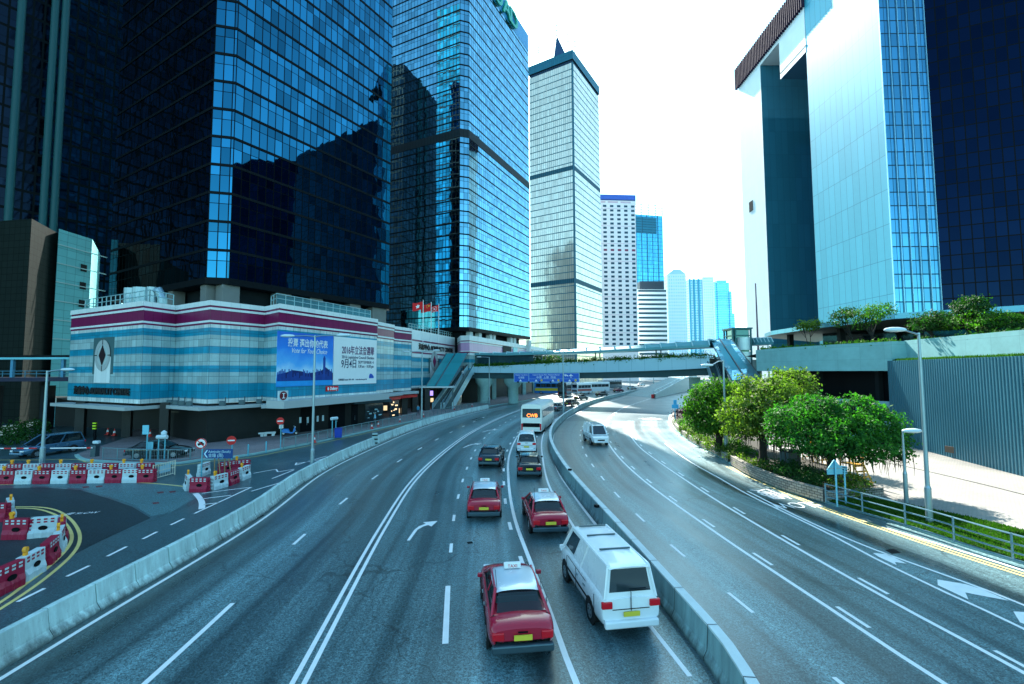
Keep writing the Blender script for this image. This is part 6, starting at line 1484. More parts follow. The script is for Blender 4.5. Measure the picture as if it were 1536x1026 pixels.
for k in range(5): q = p0.lerp(p1, .1 + k * .2); mb.tube([q, q + Vector((.6, 0, 0))], .056, 8)
mb.build('arm_band', M['red'], t); mb = MB(); mb.box((a.x, 38.2, .5), (.4, .4, 1.0)); mb.build('post', M['steel_dark'], t)
plate_sign((81, 640), 599, .75, .95, 'small white notice sign on a thin post under the walkway', 0, M['white'])
g = G(142, 661, .1); t = thing('warning_post', 'black post with bright yellow green bands under the podium', 'marker post', tuple(g)); mb = MB(); mb.tube([g, g + Vector((0, 0, 2.0))], .12, 8); mb.build('post', M['black'], t); mb = MB()
for k in range(3): mb.box(g + Vector((0, -.1, 1.3 + k * .28)), (.36, .14, .14))
mb.build('band', pm('lime', (.55, .75, .02), .4), t)
# shrubs in the dark corner at left
for i, (px, py, r_) in enumerate(((8, 664, 1.5), (-30, 672, 1.8))):
    g = G(px, py); mb = MB(); rnd = random.Random(i); foliage(mb, [((g.x, g.y + 2, .9), (r_ * 1.6, 1.2, .9)), ((g.x + 1, g.y + 2, 1.3), (1.1, 1, 1.0))], 900, .3, rnd); tag(mb.build('shrub', M['leaf_dark'], None), 'dark leafy shrub %s at the left edge' % ('beside the people carrier' if i == 0 else 'low behind the boom gate'), 'shrub')

# ================================================================== RIGHT: PLANTER, TREES
stone, nt, b = newmat('planter_stone'); Lk = nt.links.new
uvn = N(nt, 'UVMap'); bt = N(nt, 'TexBrick', Scale=1.0); bt.inputs['Brick Width'].default_value = .34; bt.inputs['Row Height'].default_value = .17; bt.inputs['Mortar Size'].default_value = .018
bt.inputs['Color1'].default_value = (.34, .31, .26, 1); bt.inputs['Color2'].default_value = (.20, .19, .17, 1); bt.inputs['Mortar'].default_value = (.05, .05, .045, 1); Lk(uvn.outputs[0], bt.inputs['Vector'])
geo = N(nt, 'NewGeometry'); ns = N(nt, 'TexNoise', Scale=3, Detail=8); Lk(geo.outputs['Position'], ns.inputs['Vector']); Lk(mixc(nt, 1.0, bt.outputs[0], math_(nt, 'MULTIPLY_ADD', ns.outputs[0], .9, .55), 'MULTIPLY'), b.inputs['Base Color']); b.inputs['Roughness'].default_value = .85
bp = N(nt, 'Bump', Strength=.6, Distance=.03); Lk(bt.outputs['Fac'], bp.inputs['Height']); bp.invert = True; Lk(bp.outputs[0], b.inputs['Normal'])
pf = smooth(GL([(1235, 752), (1180, 735.5), (1122, 711.5), (1096, 696)], .13), .8)
pf2 = smooth(GL([(1092, 692.5), (1074, 681.5), (1036, 661.5), (1017, 647), (1010, 638), (1008, 626), (1014, 618)], .13), .8)
back_ = [G(1325, 744.5, .13), G(1288, 722, .13), G(1210, 695, .13), G(1150, 679, .13)]
t = thing('planter', 'raised stone edged planting bed under the banyan trees', 'planter', (pf[0].x, pf[0].y, .13))
def pwall(line, h, parent, name='stone_wall'):
    mb = MB(); u = 0; i_ = offset(line, -.3)
    for a, b_, c, d in zip(line, line[1:], i_, i_[1:]):
        L = (b_ - a).length; mb.face([(a.x, a.y, .1), (b_.x, b_.y, .1), (b_.x, b_.y, h), (a.x, a.y, h)], 0, [(u, 0), (u + L, 0), (u + L, h), (u, h)]); mb.face([(a.x, a.y, h), (b_.x, b_.y, h), (d.x, d.y, h), (c.x, c.y, h)], 0, [(u, .1), (u + L, .1), (u + L, .25), (u, .25)]); u += L
    for e, f in ((line[0], i_[0]), (line[-1], i_[-1])): mb.face([(e.x, e.y, .1), (f.x, f.y, .1), (f.x, f.y, h), (e.x, e.y, h)])
    return mb.build(name, stone, parent)
pwall(pf, .78, t); pwall(pf2, .62, t)
e0, e1 = G(1238, 752, .13), G(1326, 744, .13); pwall([e1, e0], .6, t, 'end_wall')
soil = [(p.x, p.y) for p in pf] + [(p.x, p.y) for p in pf2] + [(38, 84), (33, 62)] + [(p.x, p.y) for p in back_[::-1]]
mb = MB(); mb.face([(x, y, .5) for x, y in soil]); mb.build('soil', M['soil'], t)
def bush(name, label, lobes, n, size, mat, cat='bush', seed=1):
    mb = MB(); foliage(mb, lobes, n, size, random.Random(seed)); return tag(mb.build(name, mat), label, cat)
def lob(px, py, r_, h, dy=.0):
    g = G(px, py, .5); return ((g.x, g.y + dy, .5 + h * .35), (r_, r_, h))
bush('bush', 'long dark green shrub bed behind the stone wall', [lob(1228, 727, .7, .5), lob(1208, 726, .8, .55), lob(1186, 718, .9, .6), lob(1164, 709, .9, .6), lob(1215, 715, .8, .55), lob(1190, 708, .9, .55)], 6000, .14, M['leaf_dark'], seed=3)
bush('bush', 'pale yellow green flowering shrubs along the planting bed edge', [lob(1150, 706, .5, .35), lob(1137, 702, .55, .4), lob(1120, 694, .6, .4), lob(1102, 687, .6, .4), lob(1085, 678, .7, .45), lob(1068, 670, .8, .45), lob(1053, 662, .8, .45), lob(1040, 653, .9, .45), lob(1030, 646, .9, .45)], 5600, .15, M['leaf_olive'], seed=4)
bush('bush', 'clipped bright green hedge behind the lamp post', [lob(1108, 675, .9, .5), lob(1122, 682, .8, .5), lob(1094, 668, .9, .5)], 3400, .14, M['leaf'], seed=5)
bush('bush', 'small yellow green round bush at the end of the stone bed', [lob(1274, 735, .75, .75), lob(1290, 733, .55, .45)], 1200, .15, M['leaf_olive'], seed=6)
bush('bush', 'dark purple bush at the far tip of the planting bed', [lob(1024, 627, 1.5, 1.2)], 900, .25, leafmat('leaf_purple', (.02, .008, .025), (.05, .02, .05), .2), seed=7)
bush('bush', 'bright ground shrubs at the far tip below the purple bush', [lob(1028, 636, 1.4, .6), lob(1038, 646, 1.4, .6)], 1500, .2, M['leaf'], seed=8)
def tree(label, base, lobes, n, size, mat, trunk_r, fork, roots=0, z0=.5, name='banyan_tree'):
    g = base if isinstance(base, Vector) else G(*base, z0); rnd = random.Random(len(label) * 7)
    t = thing(name, label, 'tree', tuple(g)); mb = MB()
    f = g + Vector((0, 0, fork))
    mb.tube([g + Vector((0, 0, -.1)), g + Vector((.05, 0, .4)), g + Vector((.12, .05, fork * .6)), f], [trunk_r * 1.5, trunk_r * 1.05, trunk_r * .95, trunk_r * .85], 12)
    for c, r_ in lobes:
        c = Vector(c); m_ = f.lerp(c, .5) + Vector((rnd.uniform(-.2, .2), .35, .25)); mb.tube([f - Vector((0, 0, .15)), m_, c + Vector((0, .3, 0)), c + Vector((rnd.uniform(-.4, .4), 0, r_[2] * .6))], [trunk_r * .6, trunk_r * .4, trunk_r * .22, .02], 8)
        for k in range(3):
            q = c + Vector((rnd.uniform(-1, 1) * r_[0], rnd.uniform(-1, 1) * r_[1], rnd.uniform(-.2, .7) * r_[2])); mb.tube([m_, q], [trunk_r * .25, .015], 6)
    mb.build('trunk', M['bark'], t, smooth=True)
    mb = MB(); foliage(mb, lobes, n, size, rnd); mb.build('crown', mat, t)
    if roots:
        mb = MB()
        for k in range(roots):
            c, r_ = lobes[rnd.randrange(len(lobes))]; x, y = c[0] + rnd.uniform(-.85, .85) * r_[0], c[1] + rnd.uniform(-.7, .7) * r_[1]; z1 = c[2] - r_[2] * rnd.uniform(.5, .75); L = rnd.uniform(.3, 1.3)
            mb.tube([(x, y, z1), (x + rnd.uniform(-.06, .06), y, z1 - L * .6), (x + rnd.uniform(-.1, .1), y, z1 - L)], [.025, .018, .006], 4, 0, False)
        mb.build('aerial_roots', M['bark'], t)
    return t
def lb(px, py, Y, rx, rz, ry=None):
    p = V(px, py, Y); s = Y / FPX; return (tuple(p), (rx * s, (ry or rx) * s, rz * s))
tree('wide banyan nearest the camera with a flat vivid green crown', (1247, 722), [lb(1190, 632, 29.8, 34, 27), lb(1222, 616, 30.3, 32, 22), lb(1255, 622, 28.8, 30, 24), lb(1292, 620, 29.8, 34, 22), lb(1318, 640, 28.8, 34, 28), lb(1268, 650, 28.0, 40, 30), lb(1168, 652, 30.3, 22, 18), lb(1340, 664, 27.8, 24, 26), lb(1215, 660, 28.3, 34, 22), lb(1300, 672, 27.8, 34, 20), lb(1250, 668, 27.8, 34, 18), lb(1282, 600, 29.8, 14, 10), lb(1212, 600, 30.8, 14, 9)], 21000, .19, M['leaf_teal'], .24, 2.3, 300)
tree('tall banyan with pale yellow green top behind the vivid one', (1144, 695), [lb(1110, 625, 34.8, 30, 34), lb(1150, 600, 35.8, 42, 36), lb(1125, 585, 36.8, 26, 24), lb(1160, 575, 36.8, 20, 20), lb(1190, 580, 37.8, 30, 28), lb(1130, 632, 34.8, 34, 24), lb(1170, 625, 34.8, 36, 30), lb(1205, 600, 36.8, 20, 18)], 17000, .22, M['leaf_olive'], .26, 2.6, 160)
tree('dense dark banyan at the far end of the planting bed', (1078, 672), [lb(1050, 605, 42.7, 20, 26), lb(1075, 590, 43.7, 28, 22), lb(1095, 610, 42.7, 26, 30), lb(1062, 630, 41.7, 26, 22), lb(1085, 635, 41.7, 22, 18), lb(1038, 622, 42.7, 9, 12)], 13000, .25, M['leaf'], .28, 2.4, 60)
tree('small round tree behind the footbridge planting', Vector((4.0, 118, 5)), [((4.5, 118, 9.6), (3.4, 3, 2.2)), ((8, 119, 10), (3.2, 3, 2.2)), ((10.5, 118, 9.4), (2.6, 3, 1.9))], 2600, .5, M['leaf_dark'], .3, 3, 0, 0, 'broadleaf_tree')
def decktree(label, px, base_y, Y, lobes, n, size, mat, fork):
    p = V(px, base_y, Y); p.z = 9.7; return tree(label, p, lobes, n, size, mat, .13, fork, 0, 0, 'umbrella_tree')
decktree('layered umbrella tree on the concrete podium, taller of the pair', 1308, 505, 52, [lb(1300, 470, 52, 24, 7), lb(1318, 463, 52, 20, 6), lb(1292, 484, 52, 16, 6), lb(1330, 468, 52, 12, 4), lb(1308, 478, 52, 18, 5)], 1900, .22, M['leaf'], 1.5)
decktree('smaller sparse umbrella tree left of the taller one on the podium', 1277, 505, 54, [lb(1262, 473, 54, 16, 6), lb(1270, 466, 54, 12, 4), lb(1255, 484, 54, 10, 4)], 1000, .22, M['leaf_dark'], 1.4)
for i, (px, py, rx, rz, m, lab) in enumerate(((1398, 480, 26, 12, 'leaf_dark', 'dark spreading conifer left of the group on the rear parapet'), (1455, 460, 22, 14, 'leaf_dark', 'tallest dark layered conifer on the podium near the right edge'), (1470, 480, 45, 12, 'leaf', 'broad green shrub mass below the tallest conifer'), (1522, 486, 36, 11, 'leaf_dark', 'dark shrub at the right edge on the rear parapet'))):
    Yt = 44 - i; p = V(px, 505, Yt); p.z = 9.7
    tree(lab, p, [lb(px, py, Yt, rx, rz), lb(px - rx * .6, py + 7, Yt, rx * .7, rz * .6), lb(px + rx * .6, py + 6, Yt - .5, rx * .7, rz * .6), lb(px + 4, py - rz * .7, Yt, rx * .45, rz * .5)], 2600, .2, M[m], .12, 1.0, 0, 0, 'conifer' if 'conifer' in lab else 'broadleaf_shrub')
decktree('yellow green bush beyond the flat canopy roof', 1215, 500, 92, [lb(1206, 489, 92, 10, 5), lb(1220, 487, 92, 9, 6)], 900, .4, M['leaf_olive'], 1)
gl_ = [offset(PAR, .9)[k] for k in range(len(PAR))]
hedge('hedge', 'low green planting along the top of the curved concrete parapet', gl_, lambda p: 9.9, .6, .38, 4200, .2, M['leaf'])
hedge('hedge', 'low green planting along the straight rear parapet', [Vector((40.0, 46, 0)), Vector((38.2, 33, 0)), Vector((36, 18, 0))], lambda p: 9.9, .6, .35, 3000, .2, M['leaf_dark'])
# cabinet, yellow steps, triangle sign, round sign
g = G(1186, 704, .5); t = thing('utility_cabinet', 'dark square utility cabinet between the banyan trunks', 'cabinet', tuple(g)); mb = MB(); mb.box((g.x, g.y, 1.1), (1.0, .8, 1.25), .2); mb.build('body', pm('cabinet', (.05, .08, .09), .5), t, bevel=.03); mb = MB(); mb.box((g.x, g.y, 1.76), (1.1, .9, .08), .2); mb.build('top', M['dark'], t)
def steps(px, py, label):
    g = G(px, py, .13); t = thing('step_ladder', label, 'ladder', tuple(g), .25, 'yellow steps'); mb = MB()
    for x in (-.4, .4):
        mb.tube([(x, -.7, 0), (x, -.1, 1.25)], .045, 6); mb.tube([(x, .8, 0), (x, .8, 2.1)], .045, 6); mb.tube([(x, -.1, 0), (x, -.1, 2.1)], .045, 6); mb.tube([(x, -.1, 2.1), (x, .8, 2.1)], .04, 6); mb.tube([(x, -.1, 1.65), (x, .8, 1.65)], .03, 6)
    for z in (.6, 2.1): mb.tube([(-.4, .8, z), (.4, .8, z)], .035, 6)
    mb.build('frame', M['yellow_metal'], t, local=True); mb = MB()
    for k in range(4): mb.box((0, -.62 + k * .17, .27 + k * .3), (.8, .2, .05))
    mb.box((0, .35, 1.25), (.8, .95, .05)); mb.build('tread', M['yellow_metal'], t, local=True)
steps(1225, 700, 'yellow metal step platform left of the nearest banyan trunk'); steps(1287, 727, 'yellow metal step platform right of the nearest banyan trunk')
b_ = G(1256, 760, .15); z0 = V(1254, 712, b_.y).z; z1 = V(1254, 690, b_.y).z; t = thing('road_sign', 'pale blue back of a triangular road sign behind the railing', 'sign', tuple(b_)); mb = MB(); post(mb, b_, z1 - .2, .045); mb.build('pole', M['sign_back'], t)
w_ = (z1 - z0) * .58; mx = wallM(Vector((b_.x, b_.y + .06, 0)), (0, 0), (1, .12)); mb = MB(); P = [(-w_, z0), (w_, z0), (w_, z0 + .35 * (z1 - z0)), (.02, z1), (-.02, z1), (-w_, z0 + .35 * (z1 - z0))]
F = [mx @ Vector((x, z, 0)) for x, z in P]; B = [mx @ Vector((x, z, -.03)) for x, z in P]; mb.face(F); mb.face(B[::-1]); [mb.face([F[k], F[(k + 1) % 6], B[(k + 1) % 6], B[k]]) for k in range(6)]; mb.build('plate', M['sign_back'], t)
mb = MB(); wquad(mb, -w_, z0 + .3, w_, z0 + .34, mx, .005, .02); mb.build('brace', M['steel'], t)
b_ = G(1269, 757, .15); c = V(1266.5, 705, b_.y); t = thing('road_sign', 'slanted rounded sign back with hoop brackets beside the triangular one', 'sign', tuple(b_)); mb = MB(); post(mb, b_, c.z - .1, .045); mb.build('pole', M['sign_back'], t)
mx = wallM(c + Vector((0, .06, 0)), (0, 0), (1, .5)) @ Matrix.Rotation(R(-10), 4, 'Z'); mb = MB(); wquad(mb, -.3, -.2, .3, .2, mx, 0, .04); mb.build('plate', M['sign_back'], t, bevel=.08); mb = MB(); wquad(mb, -.24, -.03, .24, .03, mx, .045, .02); wquad(mb, -.2, -.14, .2, -.1, mx, .045, .02); wquad(mb, -.2, .1, .2, .14, mx, .045, .02); mb.build('bracket', M['dark'], t)
for px, py, lab in ((1013, 634, 'blue stacked sign plates on a post at the far tip of the planting bed'),):
    b_ = G(px, py, .13); t = thing('road_sign', lab, 'sign', tuple(b_)); z = V(px, 606, b_.y).z; mb = MB(); post(mb, b_, V(px, 600, b_.y).z - .13, .06); mb.build('pole', M['sign_back'], t); mb = MB(); mb.box((b_.x, b_.y - .08, V(px, 603, b_.y).z), (.45, .04, .6)); mb.box((b_.x, b_.y - .08, V(px, 609.5, b_.y).z), (.9, .04, .55)); mb.build('plate', pm('plate_cyan', (.05, .35, .6), .4), t)
for i, px in enumerate((1046, 1050, 1062, 1066)):
    b_ = G(px, 652 + i * 1.2, .5); t = thing('tree_stake', 'short teal support stake below the far banyan, %s of four' % ['leftmost', 'second', 'third', 'rightmost'][i], 'stake', tuple(b_)); mb = MB(); mb.tube([b_, b_ + Vector((-.25 if i % 2 else .1, 0, 1.6))], .07, 6); mb.build('stake', M['teal_paint'] if i % 2 else M['dark'], t)
q = G(1097, 668, .13); t = thing('traffic_board', 'small orange red board on the pavement behind the hedge', 'board', tuple(q)); mb = MB(); mb.box((q.x + 1, q.y + 5, .8), (.8, .1, .7)); mb.build('board', pm('orange_board', (.75, .1, .02), .5), t); mb = MB(); mb.box((q.x + 1, q.y + 5, .28), (.1, .1, .5)); mb.build('leg', M['dark'], t)
q = V(1536, 667.5, 30); t = thing('wall_lamp', 'small pale lamp fixed to the ribbed wall at the right edge', 'lamp', (33.85, 30.2, q.z)); mb = MB(); mb.box((33.65, 30.2, q.z), (.4, .3, .2)); mb.build('lantern', M['lamp_lens'], t, bevel=.05); mb = MB(); mb.box((33.9, 30.2, q.z), (.2, .1, .1)); mb.build('arm', M['steel'], t)
# ================================================================== VEHICLES (built facing +Y, then placed)
def wheel(t, x, y, r_, w_=.2):
    mb = MB(); s = 1 if x > 0 else -1
    mb.tube([(x - s * w_, y, r_), (x - s * .03, y, r_), (x, y, r_)], [r_, r_, r_ * .88], 20); wh = mb.build('wheel', M['rubber'], t, local=True)
    mb = MB(); mb.disc((x - s * .01, y, r_), (s, 0, 0), r_ * .62, 16, 0, .025); 
    mb.build('rim', M['rim'], wh, local=True)
    mb = MB()
    for k in range(5): a = 2 * math.pi * k / 5; mb.box((x + s * .01, y + math.cos(a) * r_ * .4, r_ + math.sin(a) * r_ * .4), (.02, r_ * .13, r_ * .13))
    mb.build('rim_hole', M['rubber'], wh, local=True)
def loft(mb, secs, n=None):
    """secs: (y, [(x, z) ...] right half from sill to crown); mirrored"""
    rows = []
    for y, pts in secs: rows.append([(x, y, z) for x, z in pts] + [(-x, y, z) for x, z in pts[::-1]])
    mb.grid(rows); mb.face(rows[0]); mb.face(rows[-1][::-1])
def quadt(mb, pts, th=.012):
    pts = [Vector(p) for p in pts]; n = (pts[1] - pts[0]).cross(pts[2] - pts[0]).normalized()
    F = [p + n * th for p in pts]; mb.face(F); 
    for k in range(len(pts)): mb.face([pts[k], pts[(k + 1) % len(pts)], F[(k + 1) % len(pts)], F[k]])
def car(label, cat, loc, rz, paint, kind='sedan', roof=None, name='car', group='moving cars', extra=None):
    t = thing(name, label, cat, (loc[0], loc[1], 0), rz, group)
    if kind == 'sedan': L, W, H = 4.6, 1.74, 1.44; st = [(-2.3, .55, .84, .74), (-2.2, .42, .98, .84), (-1.7, .3, 1.02, .87), (-.3, .28, .97, .87), (.8, .28, .95, .87), (1.5, .3, .86, .86), (2.05, .35, .74, .80), (2.3, .45, .6, .66)]; gh = (-1.85, -1.2, .15, .98); zb = .95
    elif kind == 'mpv': L, W, H = 4.7, 1.82, 1.82; st = [(-2.35, .5, 1.05, .80), (-2.25, .35, 1.08, .90), (-1, .28, 1.06, .91), (.9, .28, 1.04, .91), (1.5, .3, .98, .88), (2.1, .35, .84, .82), (2.35, .45, .66, .68)]; gh = (-2.3, -2.05, .35, 1.45); zb = 1.02
    elif kind == 'van': L, W, H = 4.7, 1.72, 1.95; st = [(-2.35, .45, 1.05, .82), (-2.3, .35, 1.1, .86), (-1, .28, 1.1, .86), (1.2, .28, 1.08, .86), (1.9, .32, .98, .82), (2.35, .42, .78, .72)]; gh = (-2.32, -2.2, 1.15, 1.9); zb = 1.06
    def prof(z0, z1, w_): return [(w_ * .9, z0), (w_ * .99, z0 + .12), (w_, (z0 + z1) * .55), (w_ * .96, z1 - .05), (w_ * .84, z1), (w_ * .4, z1 + .025), (0, z1 + .03)]
    mb = MB(); loft(mb, [(y, prof(z0, z1, w_)) for y, z0, z1, w_ in st]); bd = mb.build('body', paint, t, smooth=True, local=True); sm_ = bd.modifiers.new('sub', 'SUBSURF'); sm_.levels = sm_.render_levels = 2
    b0, t0, t1, b1 = gh; wb, wt = W / 2 * .93, W / 2 * .72
    C = {'rb': (wb * .93, b0, zb), 'fb': (wb * .93, b1, zb - .03), 'rt': (wt * .96, t0, H - .06), 'ft': (wt * .96, t1, H - .06)}
    def P(k, s=1, f=0): return Vector((C[k][0] * s, C[k][1], C[k][2]))
    if kind == 'van':
        mb = MB()
        rows = [[P('rb', 1), P('rt', 1), P('ft', 1), P('fb', 1)], [P('rb', -1), P('rt', -1), P('ft', -1), P('fb', -1)]]; mb.grid(rows); mb.face([P('rb', 1), P('rt', 1), P('ft', 1), P('fb', 1)]); mb.face([P('rb', -1), P('rt', -1), P('ft', -1), P('fb', -1)]); mb.build('cabin', paint, t, local=True)
    else:
        mb = MB(); mb.face([(C['rb'][0] + .02, b0 - .02, zb + .045), (C['fb'][0] + .02, b1 + .02, zb + .045), (-C['fb'][0] - .02, b1 + .02, zb + .045), (-C['rb'][0] - .02, b0 - .02, zb + .045)]); mb.build('interior', M['rubber'], t, local=True)
        for s in (-1, 1):
            for y in ((t1 - .25), ): mb = MB(); mb.box((s * .38, y, zb + .14), (.46, .16, .34), 0, 0, .9); mb.box((s * .38, y, zb + .38), (.24, .1, .16)); mb.build('seat', M['steel_dark'], t, local=True, bevel=.04)
        mb = MB(); mb.box((0, t0 + .05, zb + .12), (1.2, .18, .26), 0, 0, .95); mb.build('rear_bench', M['steel_dark'], t, local=True, bevel=.04)
    mb = MB(); rr = []
    for y, w_, z in ((t0 - .12, .90, H - .08), (t0 + .08, .99, H - .02), ((t0 + t1) / 2, 1.02, H), (t1 - .1, .99, H - .015), (t1 + .12, .90, H - .08)):
        rr.append([(wt * w_ * 1.03, y, z - .06), (wt * w_ * .95, y, z), (0, y, z + .035), (-wt * w_ * .95, y, z), (-wt * w_ * 1.03, y, z - .06)])
    mb.grid(rr); rf_ = mb.build('roof', roof or paint, t, smooth=True, local=True); sm_ = rf_.modifiers.new('sub', 'SUBSURF'); sm_.levels = sm_.render_levels = 2
    for s in (-1, 1):
        mb = MB()
        for a, b_ in (('rb', 'rt'), ('fb', 'ft')): mb.tube([P(a, s), P(b_, s)], .045, 6)
        m0 = P('rb', s).lerp(P('fb', s), .52); m1 = P('rt', s).lerp(P('ft', s), .5); mb.tube([m0, m1], .04, 6); mb.tube([P('rt', s), P('ft', s)], .04, 6)
        mb.build('pillar', paint, t, local=True)
    def lerp4(a, b_, c, d, u0, u1, v0, v1):
        q = lambda u, v: a.lerp(b_, u).lerp(d.lerp(c, u), v); return [q(u0, v0), q(u1, v0), q(u1, v1), q(u0, v1)]
    mb = MB(); quadt(mb, lerp4(P('rb', -1), P('rb', 1), P('rt', 1), P('rt', -1), .08, .92, .14 if kind != 'van' else .2, .9)); mb.build('rear_window', M['glass_dark'] if kind == 'van' else M['car_glass'], t, local=True)
    mb = MB(); quadt(mb, lerp4(P('fb', 1), P('fb', -1), P('ft', -1), P('ft', 1), .06, .94, .06, .92)); mb.build('windscreen', M['glass_dark'] if kind == 'van' else M['car_glass'], t, local=True)
    if not (kind == 'van'):
        for s in (-1, 1):
            for u0, u1 in ((.08, .48), (.54, .93)):
                mb = MB(); q = lerp4(P('rb', s), P('fb', s), P('ft', s), P('rt', s), u0, u1, .1, .9); quadt(mb, q if s > 0 else q[::-1]); mb.build('side_window', M['glass_dark'] if kind == 'van' else M['car_glass'], t, local=True)
    else:
        for s in (-1, 1): mb = MB(); q = lerp4(P('rb', s), P('fb', s), P('ft', s), P('rt', s), .72, .95, .12, .86); quadt(mb, q if s > 0 else q[::-1]); mb.build('side_window', M['glass_dark'] if kind == 'van' else M['car_glass'], t, local=True)
    r_ = .315
    for y in (-1.35, 1.38):
        for s in (-1, 1):
            wheel(t, s * W / 2 * .985, y, r_)
        for s in (-1, 1): mb = MB(); mb.disc((s * (W / 2 - .06), y, r_ + .02), (s, 0, 0), r_ + .07, 20, 0, .058); mb.build('wheel_arch', M['rubber'], t, local=True)
    ye_ = st[0][0]; zr = st[0][2]; wr = st[0][3]
    for s in (-1, 1):
        mb = MB(); mb.box((s * wr * .84, ye_ - .0, zr - .13), (.3, .1, .18)); mb.build('tail_light', M['tail_red'], t, local=True, bevel=.02)
        mb = MB(); mb.box((s * st[-1][3] * .86, st[-1][0] - .06, st[-1][2] - .02), (.3, .14, .12)); mb.build('headlight', M['head_white'], t, local=True, bevel=.02)
        mb = MB(); mb.box((s * (W / 2 + .05), b1 - .35, zb + .05), (.16, .1, .12)); mb.build('wing_mirror', paint, t, local=True, bevel=.02)
    mb = MB(); mb.box((0, ye_ - .03, .42), (W * .9, .16, .2)); mb.build('rear_bumper', paint if kind != 'sedan' else M['steel_dark'], t, local=True, bevel=.04)
    mb = MB(); mb.box((0, st[-1][0] - .02, .42), (W * .82, .16, .18)); mb.build('front_bumper', paint, t, local=True, bevel=.04)
    mb = MB(); mb.box((0, ye_ - .06, .68), (.46, .04, .12)); mb.build('number_plate', pm('plate_yellow', (.7, .55, .05), .5), t, local=True)
    mb = MB(); mb.box((0, st[-1][0] + .005, .58), (.7, .04, .12)); mb.build('grille', M['black'], t, local=True)
    for s in (-1, 1):       # door gaps, handles and side trim
        mb = MB()
        for y in ((-.95, .05, .92) if kind != 'van' else (-1.75, .05, 1.1)): mb.box((s * (W / 2 + .001), y, .66), (.012, .014, .62))
        mb.box((s * (W / 2 + .001), 0, .98 if kind != 'van' else 1.0), (.012, 2.0, .012)); mb.build('door_gap', M['black'], t, local=True)
        mb = MB(); mb.box((s * (W / 2 + .006), .0, .60), (.02, 2.9, .05)); mb.build('side_trim', M['rubber'], t, local=True)
        for y in (-.1, -.85):
            mb = MB(); mb.box((s * (W / 2 + .012), y, .84), (.03, .16, .035)); mb.build('door_handle', M['steel'], t, local=True)
    mb = MB(); mb.box((0, ye_ - .012, (zr - .26)), (wr * 1.3, .03, .012)); mb.box((.0, ye_ - .02, zr - .05), (.012 if kind == 'van' else .25, .03, .5 if kind == 'van' else .03)); mb.build('boot_gap', M['black'], t, local=True)
    if kind == 'van':
        for y in (-1.2, 0, .9): mb = MB(); mb.box((0, y, H + .03), (W * .55, .05, .04)); mb.build('roof_bar', M['steel_dark'], t, local=True)
        mb = MB(); mb.box((.25, b0 - .06, zb + .22), (.5, .02, .025), 0); mb.build('wiper', M['black'], t, local=True)
    else:
        mb = MB(); mb.tube([(-.55, t0 + .1, H - .05), (-.62, t0 - .25, H + .55)], .007, 5); mb.build('aerial', M['black'], t, local=True)
    if extra == 'taxi':
        mb = MB(); mb.box((0, t1 - .25, H + .1), (.5, .16, .16)); sg = mb.build('roof_sign', M['white'], t, local=True, bevel=.03)
        text('TAXI', .13, M['red'], sg, 'lettering', .002, 'CENTER', Matrix.Translation((0, t1 - .335, H + .1)) @ Matrix.Rotation(R(90), 4, 'X'), kindm='local')
    return t
def head(pl, px, py, off=0.0):
    g = G(px, py); s = at_(pl, px, py); c = cut(pl, s, s + 3); d = (c[-1] - c[0]); return math.atan2(d.y, d.x) - R(90)
def spot(px, py): g = G(px, py); return (g.x, g.y)
red = pm('taxi_red', (.40, .012, .035), .22, 0, .06, coat=.6); silver = pm('taxi_silver', (.60, .64, .70), .25, .2, .05, coat=.5); whitep = pm('car_white', (.78, .80, .81), .25, 0, .04, coat=.5); blackp = pm('car_black', (.008, .012, .015), .14, 0, .1, coat=.8); bluep = pm('car_blue', (.06, .16, .26), .2, .4, .08, coat=.6); navyp = pm('car_navy', (.012, .03, .05), .2, .2, .1, coat=.6); greyp = pm('car_grey', (.2, .25, .28), .25, .5, .08, coat=.5)
TX = 'taxi'
car('red taxi with silver roof nearest the camera, beside the solid white line', 'taxi', spot(768, 925), head(solid4, 826, 925), red, roof=silver, name='taxi', group='red taxis', extra=TX)
car('second red taxi in the same lane, behind a dark saloon', 'taxi', spot(727.5, 763), R(2), red, roof=silver, name='taxi', group='red taxis', extra=TX)
car('red taxi in the lane beside the median wall', 'taxi', spot(815, 783), head(inner, 855, 783), red, roof=silver, name='taxi', group='red taxis', extra=TX)
car('dark navy saloon ahead of the second red taxi', 'car', spot(738, 694), R(-4), navyp)
car('dark saloon between the white car and the median lane taxi', 'car', spot(794, 708), head(inner, 818, 708), blackp)
car('white hatchback driving close behind the coach', 'car', spot(790, 675), R(-2), whitep, 'mpv')
car('white panel van nearest the median wall at the bottom', 'van', spot(903, 896), head(inner, 940, 896), whitep, 'van', name='van', group='vans')
car('white light van coming towards the camera on the right carriageway', 'van', spot(893, 664), R(184), whitep, 'van', name='van', group='vans')
car('dark saloon beyond the coach nearest the bend of the median', 'car', spot(858, 609), R(-34), blackp)
car('dark grey car far along the road just past the median lamp', 'car', spot(872, 600), R(-40), navyp)
car('small dark car far along the road behind the red one', 'car', spot(903, 594), R(-45), blackp)
car('small dark red car far along the road under the footbridge', 'car', spot(928, 588), R(-48), pm('car_wine', (.25, .02, .05), .25, 0, .1, coat=.5))
car('pale car far along the road under the footbridge', 'car', spot(962, 579), R(-48), whitep)
car('grey car farthest along the road under the footbridge', 'car', spot(948, 584), R(-48), greyp)
car('dark car passing the median lamp in the bend', 'car', spot(836, 616), R(-28), greyp)
